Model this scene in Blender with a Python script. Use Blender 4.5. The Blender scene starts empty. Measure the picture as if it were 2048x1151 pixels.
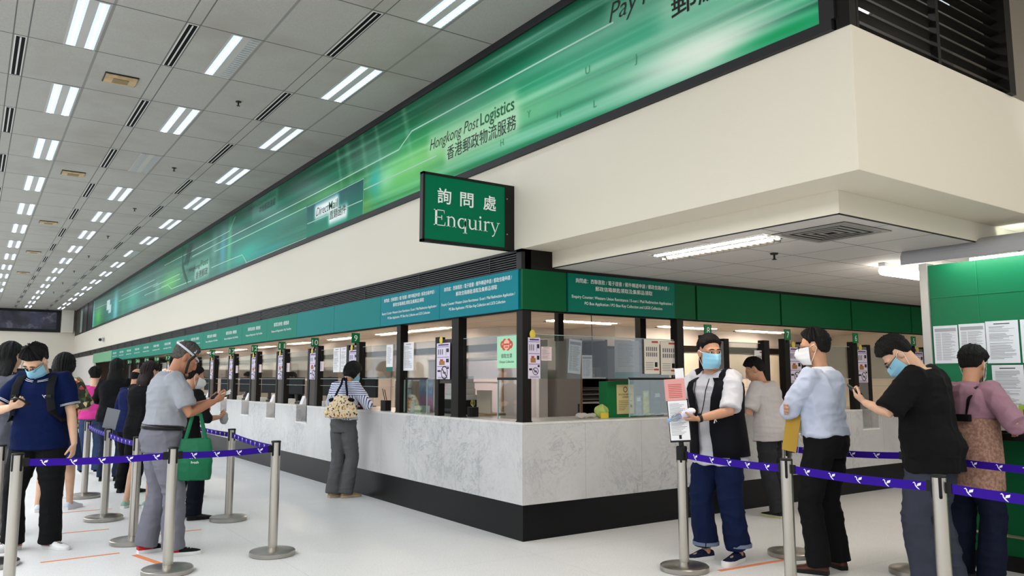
import bpy, math, random
import numpy as np
from mathutils import Vector, Matrix, Euler, noise as mnoise

SC = bpy.context.scene
COL = SC.collection
random.seed(7)
PI = math.pi
CAM = Vector((-4.159, -5.828, 1.45))

# ---------------------------------------------------------------- camera
cd = bpy.data.cameras.new('camera')
cam = bpy.data.objects.new('camera', cd)
COL.objects.link(cam)
cd.sensor_fit = 'HORIZONTAL'
cd.sensor_width = 36.0
cd.lens = 36.0 * 1553.76 / 2048.0
cd.clip_start = 0.05
cd.clip_end = 200
cam.location = CAM
cam.rotation_euler = Euler((PI / 2 + 0.1161, 0, -0.6063), 'XYZ')
SC.camera = cam

# ---------------------------------------------------------------- world, exposure, big lights
w = bpy.data.worlds.new('hall_ambience')
SC.world = w
w.use_nodes = True
w.node_tree.nodes['Background'].inputs[0].default_value = (0.86, 0.93, 1.0, 1)
w.node_tree.nodes['Background'].inputs[1].default_value = 0.42
SC.view_settings.view_transform = 'Standard'
SC.view_settings.look = 'None'
SC.view_settings.gamma = 1.0
SC.view_settings.exposure = 0.92
SC.view_settings.use_curve_mapping = False
SC.cycles.use_denoising = True
SC.cycles.max_bounces = 7
SC.cycles.diffuse_bounces = 4
SC.cycles.glossy_bounces = 3
SC.cycles.transparent_max_bounces = 14
SC.cycles.caustics_reflective = False
SC.cycles.caustics_refractive = False
SC.cycles.sample_clamp_indirect = 6.0
HALL_E = 19.0      # radiance of the hall's tubes
WARM_E = 46.0       # radiance of the tubes behind and beside the counters


def area(name, loc, rot, sx, sy, power, col):
    l = bpy.data.lights.new(name, 'AREA')
    l.shape = 'RECTANGLE'
    l.size = sx
    l.size_y = sy
    l.energy = power
    l.color = col
    o = bpy.data.objects.new(name, l)
    o.location = loc
    o.rotation_euler = rot
    COL.objects.link(o)
    return o


# the rows of ceiling lights that go on outside the picture, over and behind the camera
area('hall_light_rows', (-8.0, 15.0, 4.7), (0, 0, 0), 5.0, 46.0, 1750, (0.93, 0.97, 1.0))
area('hall_light_rows', (-1.5, -9.0, 4.7), (0, 0, 0), 14.0, 8.0, 330, (1.0, 0.93, 0.84))


# ---------------------------------------------------------------- materials
def lin(c):
    if isinstance(c, str):
        c = c.lstrip('#')
        c = [int(c[i:i + 2], 16) / 255 for i in (0, 2, 4)]
        return tuple(x / 12.92 if x <= 0.04045 else ((x + 0.055) / 1.055) ** 2.4 for x in c)
    return tuple(c)


MATS = {}


def newmat(name):
    m = bpy.data.materials.new(name)
    m.use_nodes = True
    nt = m.node_tree
    b = nt.nodes['Principled BSDF']
    return m, nt, b


def mat(name, col=None, rough=0.55, metal=0.0, emit=None, es=0.0, spec=None, var=None, bump=None, alpha=None):
    """Principled material; var = (scale, amount) mottles the colour, bump = (scale, strength) roughens the surface."""
    if name in MATS:
        return MATS[name]
    m, nt, b = newmat(name)
    c = lin(col) if col is not None else (0.5, 0.5, 0.5)
    b.inputs['Base Color'].default_value = (*c, 1)
    b.inputs['Roughness'].default_value = rough
    b.inputs['Metallic'].default_value = metal
    if spec is None:
        spec = 0.5 if metal else (0.12 if rough >= 0.7 else 0.25)
    b.inputs['Specular IOR Level'].default_value = spec
    if emit is not None:
        b.inputs['Emission Color'].default_value = (*lin(emit), 1)
        b.inputs['Emission Strength'].default_value = es
    if var or bump:
        tc = nt.nodes.new('ShaderNodeTexCoord')
    if var:
        n = nt.nodes.new('ShaderNodeTexNoise')
        n.inputs['Scale'].default_value = var[0]
        n.inputs['Detail'].default_value = 5
        nt.links.new(tc.outputs['Object'], n.inputs['Vector'])
        r = nt.nodes.new('ShaderNodeMapRange')
        r.inputs['From Min'].default_value = 0.3
        r.inputs['From Max'].default_value = 0.7
        r.inputs['To Min'].default_value = 1 - var[1]
        r.inputs['To Max'].default_value = 1 + var[1]
        nt.links.new(n.outputs['Fac'], r.inputs['Value'])
        mx = nt.nodes.new('ShaderNodeVectorMath')
        mx.operation = 'SCALE'
        mx.inputs[0].default_value = c
        nt.links.new(r.outputs['Result'], mx.inputs['Scale'])
        nt.links.new(mx.outputs[0], b.inputs['Base Color'])
    if bump:
        n2 = nt.nodes.new('ShaderNodeTexNoise')
        n2.inputs['Scale'].default_value = bump[0]
        n2.inputs['Detail'].default_value = 3
        nt.links.new(tc.outputs['Object'], n2.inputs['Vector'])
        bp = nt.nodes.new('ShaderNodeBump')
        bp.inputs['Strength'].default_value = bump[1]
        bp.inputs['Distance'].default_value = 0.02
        nt.links.new(n2.outputs['Fac'], bp.inputs['Height'])
        nt.links.new(bp.outputs['Normal'], b.inputs['Normal'])
    MATS[name] = m
    return m


class NT:
    """Small helper to write node graphs shortly."""

    def __init__(s, nt):
        s.nt = nt

    def n(s, t, **kw):
        x = s.nt.nodes.new('ShaderNode' + t)
        for k, v in kw.items():
            setattr(x, k, v)
        return x

    def l(s, a, b):
        s.nt.links.new(a, b)

    def val(s, sock, v):
        if hasattr(v, 'is_output') or isinstance(v, bpy.types.NodeSocket):
            s.l(v, sock)
        else:
            sock.default_value = v

    def math(s, op, a, b=0.0, c=None):
        x = s.n('Math', operation=op)
        s.val(x.inputs[0], a)
        s.val(x.inputs[1], b)
        if c is not None:
            s.val(x.inputs[2], c)
        return x.outputs[0]

    def mix(s, f, a, b):
        x = s.n('Mix', data_type='RGBA')
        s.val(x.inputs[0], f)
        for i, v in ((6, a), (7, b)):
            if isinstance(v, bpy.types.NodeSocket):
                s.l(v, x.inputs[i])
            else:
                x.inputs[i].default_value = (*lin(v), 1)
        return x.outputs[2]

    def noise(s, vec, scale, detail=4, rough=0.55, dist=0.0):
        x = s.n('TexNoise')
        s.l(vec, x.inputs['Vector'])
        x.inputs['Scale'].default_value = scale
        x.inputs['Detail'].default_value = detail
        x.inputs['Roughness'].default_value = rough
        x.inputs['Distortion'].default_value = dist
        return x

    def rng(s, v, a, b, c=0.0, d=1.0):
        x = s.n('MapRange')
        s.l(v, x.inputs[0])
        for i, q in enumerate((a, b, c, d)):
            x.inputs[i + 1].default_value = q
        return x.outputs[0]


def ceiling_mat():
    m, nt, b = newmat('ceiling_tiles')
    g = NT(nt)
    geo = g.n('NewGeometry')
    sp = g.n('SeparateXYZ')
    g.l(geo.outputs['Position'], sp.inputs[0])
    x, y = sp.outputs[0], sp.outputs[1]

    def line(v, c, hw):
        d = g.math('ABSOLUTE', g.math('SUBTRACT', v, c))
        return g.math('LESS_THAN', d, hw)
    mx = g.math('MODULO', g.math('ADD', g.math('MULTIPLY', x, -1.0), 134.5), 1.345)
    my = g.math('MODULO', g.math('ADD', y, 123.6 - 0.485 + 0.618), 1.236)
    a = line(mx, 0.61, 0.013)
    e = line(mx, 1.215, 0.006)
    f = line(mx, 1.34, 0.006)
    h = line(my, 0.618, 0.0085)
    bars = g.math('MAXIMUM', e, f)
    dk = g.math('MAXIMUM', h, bars)
    nz = g.noise(geo.outputs['Position'], 160, 2, 0.6)
    big = g.noise(geo.outputs['Position'], 0.9, 3, 0.6)
    c1 = g.mix(g.rng(nz.outputs['Fac'], 0.35, 0.65), '#92918b', '#a2a19b')
    c2 = g.mix(g.rng(big.outputs['Fac'], 0.5, 0.75), c1, '#908d86')
    c3 = g.mix(a, c2, '#7b7a76')
    c4 = g.mix(dk, c3, '#555552')
    g.l(c4, b.inputs['Base Color'])
    b.inputs['Roughness'].default_value = 0.9
    bp = g.n('Bump')
    bp.inputs['Strength'].default_value = 0.25
    bp.inputs['Distance'].default_value = 0.004
    g.l(nz.outputs['Fac'], bp.inputs['Height'])
    g.l(bp.outputs[0], b.inputs['Normal'])
    return m


def grid_mat(name, base, line_c, px, py, ox=0.0, oy=0.0, hw=0.006):
    m, nt, b = newmat(name)
    g = NT(nt)
    geo = g.n('NewGeometry')
    sp = g.n('SeparateXYZ')
    g.l(geo.outputs['Position'], sp.inputs[0])

    def line(v, p, o):
        t = g.math('MODULO', g.math('ADD', v, 100 * p - o + p / 2), p)
        return g.math('LESS_THAN', g.math('ABSOLUTE', g.math('SUBTRACT', t, p / 2)), hw)
    k = g.math('MAXIMUM', line(sp.outputs[0], px, ox), line(sp.outputs[1], py, oy))
    nz = g.noise(geo.outputs['Position'], 120, 2)
    c = g.mix(g.rng(nz.outputs['Fac'], 0.3, 0.7), tuple(v * 0.92 for v in lin(base)), base)
    g.l(g.mix(k, c, line_c), b.inputs['Base Color'])
    b.inputs['Roughness'].default_value = 0.85
    return m


def floor_mat():
    m, nt, b = newmat('speckled_floor')
    g = NT(nt)
    geo = g.n('NewGeometry')
    p = geo.outputs['Position']
    n1 = g.noise(p, 90, 3, 0.7)
    n2 = g.noise(p, 1.4, 4, 0.6)
    n3 = g.noise(p, 260, 1, 0.5)
    c = g.mix(g.rng(n1.outputs['Fac'], 0.4, 0.62), '#dbdad9', '#eeedec')
    c = g.mix(g.rng(n3.outputs['Fac'], 0.62, 0.68), c, '#9b9a9a')
    c = g.mix(g.rng(n2.outputs['Fac'], 0.4, 0.75, 0, 0.5), c, '#dcdbd9')
    # joints of the sheet flooring
    sp = g.n('SeparateXYZ')
    g.l(p, sp.inputs[0])
    t = g.math('MODULO', g.math('ADD', sp.outputs[1], 180.45), 1.8)
    t2 = g.math('MODULO', g.math('ADD', sp.outputs[0], 180.2), 1.8)
    k = g.math('MAXIMUM', g.math('LESS_THAN', t, 0.004), g.math('LESS_THAN', t2, 0.004))
    c = g.mix(g.math('MULTIPLY', k, 0.35), c, '#8f8e8c')
    g.l(c, b.inputs['Base Color'])
    b.inputs['Roughness'].default_value = 0.42
    g.l(g.rng(n2.outputs['Fac'], 0.3, 0.7, 0.34, 0.5), b.inputs['Roughness'])
    return m


def marble_mat(name, base, vein, seams=True):
    m, nt, b = newmat(name)
    g = NT(nt)
    geo = g.n('NewGeometry')
    p = geo.outputs['Position']
    w1 = g.noise(p, 1.6, 5, 0.65, 1.2)
    va = g.n('VectorMath', operation='MULTIPLY_ADD')
    g.l(w1.outputs['Color'], va.inputs[0])
    va.inputs[1].default_value = (0.9, 0.9, 0.9)
    g.l(p, va.inputs[2])
    n2 = g.noise(va.outputs[0], 3.2, 6, 0.6, 0.6)
    r = g.math('ABSOLUTE', g.math('SUBTRACT', n2.outputs['Fac'], 0.5))
    v1 = g.rng(r, 0.0, 0.028, 1.0, 0.0)
    n3 = g.noise(va.outputs[0], 9.0, 5, 0.7, 0.4)
    r3 = g.math('ABSOLUTE', g.math('SUBTRACT', n3.outputs['Fac'], 0.5))
    v2 = g.rng(r3, 0.0, 0.03, 0.55, 0.0)
    cl = g.noise(p, 1.1, 4, 0.6, 0.5)
    c = g.mix(g.rng(cl.outputs['Fac'], 0.35, 0.7), base, tuple(x * 0.84 for x in lin(base)))
    msk = g.rng(g.noise(p, 0.8, 2).outputs['Fac'], 0.38, 0.62)
    vv = g.math('MULTIPLY', g.math('MAXIMUM', v1, v2), g.math('MULTIPLY', msk, 0.7))
    c = g.mix(vv, c, vein)
    if seams:
        sp = g.n('SeparateXYZ')
        g.l(p, sp.inputs[0])
        s = g.math('ADD', sp.outputs[0], sp.outputs[1])
        t = g.math('MODULO', g.math('ADD', s, 74.0 + 0.002), 0.74)
        k = g.math('LESS_THAN', t, 0.004)
        c = g.mix(g.math('MULTIPLY', k, 0.6), c, '#77746e')
    g.l(c, b.inputs['Base Color'])
    b.inputs['Roughness'].default_value = 0.22
    return m


def glass_mat(name, tint, refl=0.07):
    if name in MATS:
        return MATS[name]
    m = bpy.data.materials.new(name)
    m.use_nodes = True
    nt = m.node_tree
    nt.nodes.clear()
    g = NT(nt)
    o = g.n('OutputMaterial')
    t = g.n('BsdfTransparent')
    t.inputs[0].default_value = (*lin(tint), 1)
    gl = g.n('BsdfGlossy')
    gl.inputs[0].default_value = (1, 1, 1, 1)
    gl.inputs['Roughness'].default_value = 0.03
    f = g.n('Fresnel')
    f.inputs[0].default_value = 1.45
    k = g.math('ADD', g.math('MULTIPLY', f.outputs[0], 0.5), refl)
    x = g.n('MixShader')
    g.l(k, x.inputs[0])
    g.l(t.outputs[0], x.inputs[1])
    g.l(gl.outputs[0], x.inputs[2])
    g.l(x.outputs[0], o.inputs[0])
    MATS[name] = m
    return m


def emit_mat(name, col, s):
    if name in MATS:
        return MATS[name]
    m = bpy.data.materials.new(name)
    m.use_nodes = True
    nt = m.node_tree
    nt.nodes.clear()
    g = NT(nt)
    o = g.n('OutputMaterial')
    e = g.n('Emission')
    e.inputs[0].default_value = (*lin(col), 1)
    e.inputs[1].default_value = s
    g.l(e.outputs[0], o.inputs[0])
    MATS[name] = m
    return m


# ---------------------------------------------------------------- mesh building
class MB:
    def __init__(s):
        s.v, s.f, s.m, s.k = [], [], [], 0

    def mi(s, k):
        s.k = k
        return s

    def add(s, vs, fs, M=None):
        o = len(s.v)
        for p in vs:
            s.v.append(tuple(M @ Vector(p)) if M is not None else tuple(p))
        for f in fs:
            s.f.append(tuple(i + o for i in f))
            s.m.append(s.k)
        return s

    def box(s, a, b, M=None):
        x0, y0, z0 = a
        x1, y1, z1 = b
        return s.add([(x0, y0, z0), (x1, y0, z0), (x1, y1, z0), (x0, y1, z0), (x0, y0, z1), (x1, y0, z1), (x1, y1, z1), (x0, y1, z1)],
                     [(0, 3, 2, 1), (4, 5, 6, 7), (0, 1, 5, 4), (1, 2, 6, 5), (2, 3, 7, 6), (3, 0, 4, 7)], M)

    def cbox(s, c, h, M=None):
        return s.box((c[0] - h[0], c[1] - h[1], c[2] - h[2]), (c[0] + h[0], c[1] + h[1], c[2] + h[2]), M)

    def rbox(s, a, b, r, M=None, n=3, axis=2):
        """box with rounded vertical (or other axis) edges"""
        ax = [i for i in range(3) if i != axis]
        u0, u1, v0, v1 = a[ax[0]], b[ax[0]], a[ax[1]], b[ax[1]]
        r = min(r, (u1 - u0) / 2.01, (v1 - v0) / 2.01)
        ring = []
        for cx, cy, a0 in ((u1 - r, v1 - r, 0), (u0 + r, v1 - r, 90), (u0 + r, v0 + r, 180), (u1 - r, v0 + r, 270)):
            for i in range(n + 1):
                t = math.radians(a0 + 90 * i / n)
                ring.append((cx + r * math.cos(t), cy + r * math.sin(t)))
        rs = []
        for h in (a[axis], b[axis]):
            L = []
            for q in ring:
                p = [0, 0, 0]
                p[ax[0]], p[ax[1]], p[axis] = q[0], q[1], h
                L.append(tuple(p))
            rs.append(L)
        return s.loft(rs, M=M)

    def quad(s, a, b, c, d, M=None):
        return s.add([a, b, c, d], [(0, 1, 2, 3)], M)

    def loft(s, rings, cap=True, M=None, closed=True):
        n = len(rings[0])
        vs = [p for r in rings for p in r]
        fs = []
        for i in range(len(rings) - 1):
            for j in range(n if closed else n - 1):
                a, b = i * n + j, i * n + (j + 1) % n
                fs.append((a, b, b + n, a + n))
        if cap and closed:
            fs.append(tuple(range(n - 1, -1, -1)))
            o = (len(rings) - 1) * n
            fs.append(tuple(range(o, o + n)))
        return s.add(vs, fs, M)

    def tube(s, pts, r, n=10, M=None, up=None, cap=True):
        """tube along points; r is a radius, a list of radii or of (across, along-up) pairs"""
        P = [Vector(p) for p in pts]
        rs = r if isinstance(r, (list, tuple)) and len(r) == len(P) and not (len(P) == 2 and not isinstance(r, list)) else [r] * len(P)
        rings = []
        T = []
        for i in range(len(P)):
            a = P[max(i - 1, 0)]
            b = P[min(i + 1, len(P) - 1)]
            d = b - a
            T.append(d.normalized() if d.length > 1e-9 else Vector((0, 0, 1)))
        ref = Vector(up) if up is not None else (Vector((0, 0, 1)) if abs(T[0].z) < 0.9 else Vector((0, 1, 0)))
        N = None
        for i, p in enumerate(P):
            t = T[i]
            base = ref if (N is None or up is not None) else N
            q = base - t * base.dot(t)
            if q.length < 1e-6:
                q = Vector((1, 0, 0)) - t * t.x
            N = q.normalized()
            B = t.cross(N)
            ra, rb = rs[i] if isinstance(rs[i], (tuple, list)) else (rs[i], rs[i])
            rings.append([tuple(p + B * (ra * math.cos(2 * PI * k / n)) + N * (rb * math.sin(2 * PI * k / n))) for k in range(n)])
        return s.loft(rings, cap=cap, M=M)

    def lathe(s, prof, c=(0, 0, 0), n=24, M=None):
        rings = [[(c[0] + r * math.cos(2 * PI * k / n), c[1] + r * math.sin(2 * PI * k / n), c[2] + z) for k in range(n)] for r, z in prof]
        return s.loft(rings, M=M)

    def ell(s, c, r, M=None, nu=16, nv=10, R=None):
        vs, fs = [], []
        for i in range(nv + 1):
            t = PI * i / nv
            for j in range(nu):
                a = 2 * PI * j / nu
                v = Vector((r[0] * math.sin(t) * math.cos(a), r[1] * math.sin(t) * math.sin(a), r[2] * math.cos(t)))
                if R is not None:
                    v = R @ v
                vs.append((c[0] + v.x, c[1] + v.y, c[2] + v.z))
        for i in range(nv):
            for j in range(nu):
                a, b = i * nu + j, i * nu + (j + 1) % nu
                fs.append((a, a + nu, b + nu, b))
        return s.add(vs, fs, M)

    def prism(s, poly, f, d):
        """poly: 2D points; f maps (u, v, depth) to a point; extruded from 0 to d"""
        a = [f(u, v, 0.0) for u, v in poly]
        b = [f(u, v, d) for u, v in poly]
        return s.loft([a, b])

    def mesh(s, name, mats):
        me = bpy.data.meshes.new(name)
        me.from_pydata(s.v, [], s.f)
        for m in mats:
            me.materials.append(m)
        if len(mats) > 1:
            me.polygons.foreach_set('material_index', s.m)
        me.update()
        return me

    def build(s, name, mats, parent=None, smooth=False, bevel=0.0, local=False, flip=True):
        if not isinstance(mats, (list, tuple)):
            mats = [mats]
        me = s.mesh(name, mats)
        return link(name, me, parent, smooth, bevel, local)


WM = {}


def link(name, me, parent=None, smooth=False, bevel=0.0, local=False):
    o = bpy.data.objects.new(name, me)
    COL.objects.link(o)
    if parent is not None:
        o.parent = parent
        if not local:
            me.transform(WM[parent.name].inverted())
        WM[o.name] = WM[parent.name]
    else:
        WM[o.name] = Matrix.Identity(4)
    if smooth:
        me.polygons.foreach_set('use_smooth', [True] * len(me.polygons))
        if smooth != 'all':
            try:
                me.set_sharp_from_angle(angle=math.radians(40))
            except Exception:
                pass
    if bevel:
        b = o.modifiers.new('edge', 'BEVEL')
        b.width = bevel
        b.segments = 2
        b.limit_method = 'ANGLE'
    return o


def thing(name, label, cat, loc=(0, 0, 0), rz=0.0, group=None):
    o = bpy.data.objects.new(name, None)
    COL.objects.link(o)
    o.empty_display_size = 0.1
    o.location = loc
    o.rotation_euler = (0, 0, rz)
    WM[o.name] = Matrix.Translation(Vector(loc)) @ Matrix.Rotation(rz, 4, 'Z')
    tag(o, label, cat, group)
    return o


def tag(o, label, cat, group=None):
    o['label'] = label
    o['category'] = cat
    if group:
        o['group'] = group
    return o


def struct(o):
    o['kind'] = 'structure'
    return o


def dup(root, loc=None, rz=None, label=None, group=None):
    """a copy of a thing with copies of its parts and sub-parts (mesh data shared)"""
    r = root.copy()
    COL.objects.link(r)
    if loc is not None:
        r.location = loc
    if rz is not None:
        r.rotation_euler = (0, 0, rz)
    WM[r.name] = Matrix.Translation(r.location) @ Matrix.Rotation(r.rotation_euler.z, 4, 'Z')
    if label:
        r['label'] = label
    if group:
        r['group'] = group
    for ch in list(root.children):
        c = ch.copy()
        COL.objects.link(c)
        c.parent = r
        WM[c.name] = WM[r.name]
        for gch in list(ch.children):
            d = gch.copy()
            COL.objects.link(d)
            d.parent = c
            WM[d.name] = WM[r.name]
    return r


ORD = ['first', 'second', 'third', 'fourth', 'fifth', 'sixth', 'seventh', 'eighth', 'ninth', 'tenth', 'eleventh', 'twelfth', 'thirteenth',
       'fourteenth', 'fifteenth', 'sixteenth', 'seventeenth', 'eighteenth', 'nineteenth', 'twentieth', 'twenty-first', 'twenty-second',
       'twenty-third', 'twenty-fourth']

# ---------------------------------------------------------------- lettering
_TX = {}


def text2d(body, shear=0.0, bold=0.0, spacing=1.0):
    key = (body, shear, bold, spacing)
    if key in _TX:
        return _TX[key]
    c = bpy.data.curves.new('lettering', 'FONT')
    c.body = body
    c.shear = shear
    c.offset = bold
    c.space_character = spacing
    c.resolution_u = 3
    c.fill_mode = 'FRONT'
    o = bpy.data.objects.new('lettering', c)
    COL.objects.link(o)
    bpy.context.view_layer.update()
    me = o.to_mesh()
    v = [(p.co.x, p.co.y) for p in me.vertices]
    f = [tuple(p.vertices) for p in me.polygons]
    o.to_mesh_clear()
    bpy.data.objects.remove(o)
    bpy.data.curves.remove(c)
    _TX[key] = (v, f)
    return v, f


def text_on(mb, body, f, u0, v0, width=None, height=None, shear=0.0, bold=0.0, align='L', spacing=1.0):
    """letters into mb: f(u, v) gives the point; baseline at v0; height = height of a capital; width stretches"""
    v, fs = text2d(body, shear, bold, spacing)
    if not v:
        return
    xs = [p[0] for p in v]
    x0, x1 = min(xs), max(xs)
    cjk = any(ord(ch) > 0x2e80 for ch in body)
    sy = height / (0.86 if cjk else 0.72)
    dy = 0.08 if cjk else 0.0
    sx = sy if width is None else width / (x1 - x0)
    wd = (x1 - x0) * sx
    off = u0 if align == 'L' else (u0 - wd / 2 if align == 'C' else u0 - wd)
    mb.add([f(off + (x - x0) * sx, v0 + (y + dy) * sy) for x, y in v], fs)
# ================================================================ THE SETTING
ZC, ZB0, ZB1, YB, ZL = 4.815, 2.655, 3.54, -3.36, 2.5      # ceiling, beam underside and top, beam end, passage ceiling
FAR = 38.6
M_cream = mat('cream_paint', '#d6cfbf', 0.6, bump=(60, 0.05))
M_black = mat('black_metal', '#0d0c0c', 0.45, spec=0.3)
M_brown = mat('bronze_metal', '#110d0a', 0.5, spec=0.2)
M_charcoal = mat('charcoal_frame', '#1f1e20', 0.5, spec=0.3)
M_ceil = ceiling_mat()
M_tile = grid_mat('passage_tiles', '#c9c4c0', '#55504c', 0.6, 0.6, 0.35, -3.0, 0.005)
M_itile = grid_mat('office_tiles', '#c4b8a8', '#4c443c', 0.6, 1.2, 0.1, 0.1, 0.006)
M_marble = marble_mat('grey_marble', '#cac9c9', '#8d9097')
M_marble_plain = marble_mat('marble_edge', '#dad9d5', '#a9a8a4', False)
M_plinth = mat('black_plinth', '#09090b', 0.35, spec=0.2)

struct(MB().box((-16, -16, -0.1), (14, FAR + 0.4, 0)).build('floor', floor_mat()))
mb = MB()
mb.box((-16, -16, ZC), (0.35, FAR + 0.4, ZC + 0.1)).box((0.35, -16, ZC), (14, YB, ZC + 0.1))
struct(mb.build('ceiling', M_ceil))
# cream beam that runs over the counters and turns the corner
mb = MB()
pl_ = [(0, YB), (12, YB), (12, -3.004), (0.352, -3.004), (0.352, FAR), (0, FAR)]
mb.loft([[(x, y, ZB0) for x, y in pl_], [(x, y, ZB1) for x, y in pl_]])
struct(mb.build('wall_above_counters', M_cream, bevel=0.004))
# solid wall behind the green banner
mb = MB()
mb.box((0.06, -3.2, ZB1), (0.3, FAR, ZC))
struct(mb.build('wall_behind_banner', M_charcoal))
# lowered ceiling over the passage
mb = MB()
mb.box((0.352, -3.004, ZL + 0.004), (12, 0.0, 2.75))
mb.mi(1).box((0.36, -2.996, ZL - 0.003), (12, -0.004, ZL + 0.006))
mb.mi(2).box((0.352, -3.004, ZL - 0.004), (0.361, 0.0, ZL + 0.004)).box((0.352, -3.004, ZL - 0.004), (12, -2.994, ZL + 0.004))
struct(mb.build('ceiling_passage', [M_cream, M_tile, M_black]))
struct(MB().box((0.03, 0.0, 2.44), (12, 0.12, 2.66)).build('trim_1', M_brown))
# office behind the counters
mb = MB()
mb.box((0.12, 0.12, 2.42), (12, FAR, 2.5))
struct(mb.build('ceiling_office', M_itile))
M_owall = mat('office_wall', '#c9c3bd', 0.7)
M_partition = mat('grey_partition', '#9a9894', 0.6)
mb = MB()
mb.box((3.9, 6.2, 0), (4.0, FAR, 2.42)).box((5.6, 4.9, 0), (12, 5.0, 2.42)).box((4.0, 6.2, 0), (5.7, 6.3, 2.42)).box((5.6, 5.0, 0), (5.7, 6.3, 2.42)).box((0.3, FAR, 0), (4.0, FAR + 0.1, 2.42)).box((0.02, 30.6, 0), (0.1, FAR, 2.44))
struct(mb.build('wall_office', M_owall))
mb = MB()
mb.box((3.86, 6.2, 1.98), (3.9, FAR, 2.1)).box((5.6, 4.86, 1.98), (12, 4.9, 2.1))
struct(mb.build('trim_2', M_brown))
struct(MB().box((12, -8, 0), (12.1, 5, 4.9)).build('wall_passage_end', M_cream))
# far wall of the hall
M_ocre = mat('sandy_stone', '#8a6a45', 0.6)
mb = MB()
mb.box((-16, FAR, 1.95), (0.3, FAR + 0.3, 3.72)).box((-16, FAR + 0.02, 3.72), (0.3, FAR + 0.3, ZC))
mb.mi(1).box((-16, FAR + 0.6, 0), (0.3, FAR + 0.7, 1.95))
mb.mi(0).box((-16, FAR - 0.06, 2.28), (0.0, FAR, 2.33))
mb.mi(2).box((-0.75, FAR - 0.03, 0), (0.0, FAR + 0.2, 2.28))
mb.mi(0).box((-0.62, FAR - 0.4, 3.72), (-0.1, FAR, ZC))
struct(mb.build('wall_far', [M_cream, mat('dark_opening', '#2a2a2a', 0.7), M_ocre]))
# pale column above the beam past the grille, brown casing beside it
struct(MB().box((2.095, YB + .003, ZB1), (3.6, YB + 0.4, ZC)).build('wall_column', mat('stone_column', '#7d7568', 0.7)))
# space behind the upper grille
mb = MB()
mb.box((0.3, -2.5, ZB1), (6.4, -2.42, ZC))
struct(mb.build('wall_plenum', mat('plenum_grey', '#857d75', 0.7)))
# window strips beyond the far end of the banner
mb = MB()
mb.box((-0.012, 31.7, ZB1), (0.06, 38.2, ZC))
mb.mi(1).box((-0.03, 33.4, ZB1), (-0.01, 34.5, ZC)).box((-0.03, 36.2, ZB1), (-0.01, 36.5, ZC))
mb.mi(2).box((-0.02, 35.3, 3.6), (-0.005, 36.15, 4.7))
struct(mb.build('trim_3', [M_black, mat('bronze_mullion', '#2a2524', 0.4), mat('window_glass_green', '#5f8a7d', 0.15)]))

# ---------------------------------------------------------------- purple mural on the far wall
t = thing('wall_mural', 'dark purple mural in black frame high on the far wall', 'mural', (-5, FAR, 3.72))
mb = MB()
mb.box((-12, FAR - 0.08, 3.72), (-0.62, FAR, 3.86)).box((-12, FAR - 0.08, 4.7), (-0.62, FAR, ZC)).box((-0.82, FAR - 0.08, 3.86), (-0.62, FAR, 4.7))
mb.build('frame', M_black, t)
m, nt, b = newmat('mural_art')
g = NT(nt)
geo = g.n('NewGeometry')
n1 = g.noise(geo.outputs['Position'], 0.7, 4, 0.6, 1.5)
n2 = g.noise(geo.outputs['Position'], 2.2, 5, 0.6, 0.6)
c = g.mix(g.rng(n1.outputs['Fac'], 0.35, 0.65), '#26242f', '#4c4a63')
c = g.mix(g.rng(n2.outputs['Fac'], 0.55, 0.75), c, '#7b7a88')
g.l(c, b.inputs['Base Color'])
b.inputs['Roughness'].default_value = 0.3
MB().box((-12, FAR - 0.05, 3.86), (-0.82, FAR, 4.7)).build('picture', m, t)

# ---------------------------------------------------------------- the long green banner
Z0, Z1, YA, YE = 3.605, 4.735, -3.172, 31.6
rng = np.random.RandomState(5)


def vnoise(u, v, seed=0):
    r = np.random.RandomState(seed).rand(257, 257)
    ui, vi = np.floor(u).astype(int), np.floor(v).astype(int)
    fu, fv = u - ui, v - vi
    fu, fv = fu * fu * (3 - 2 * fu), fv * fv * (3 - 2 * fv)
    a = r[ui % 257, vi % 257]
    b_ = r[(ui + 1) % 257, vi % 257]
    c_ = r[ui % 257, (vi + 1) % 257]
    d = r[(ui + 1) % 257, (vi + 1) % 257]
    return (a * (1 - fu) + b_ * fu) * (1 - fv) + (c_ * (1 - fu) + d * fu) * fv


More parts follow.
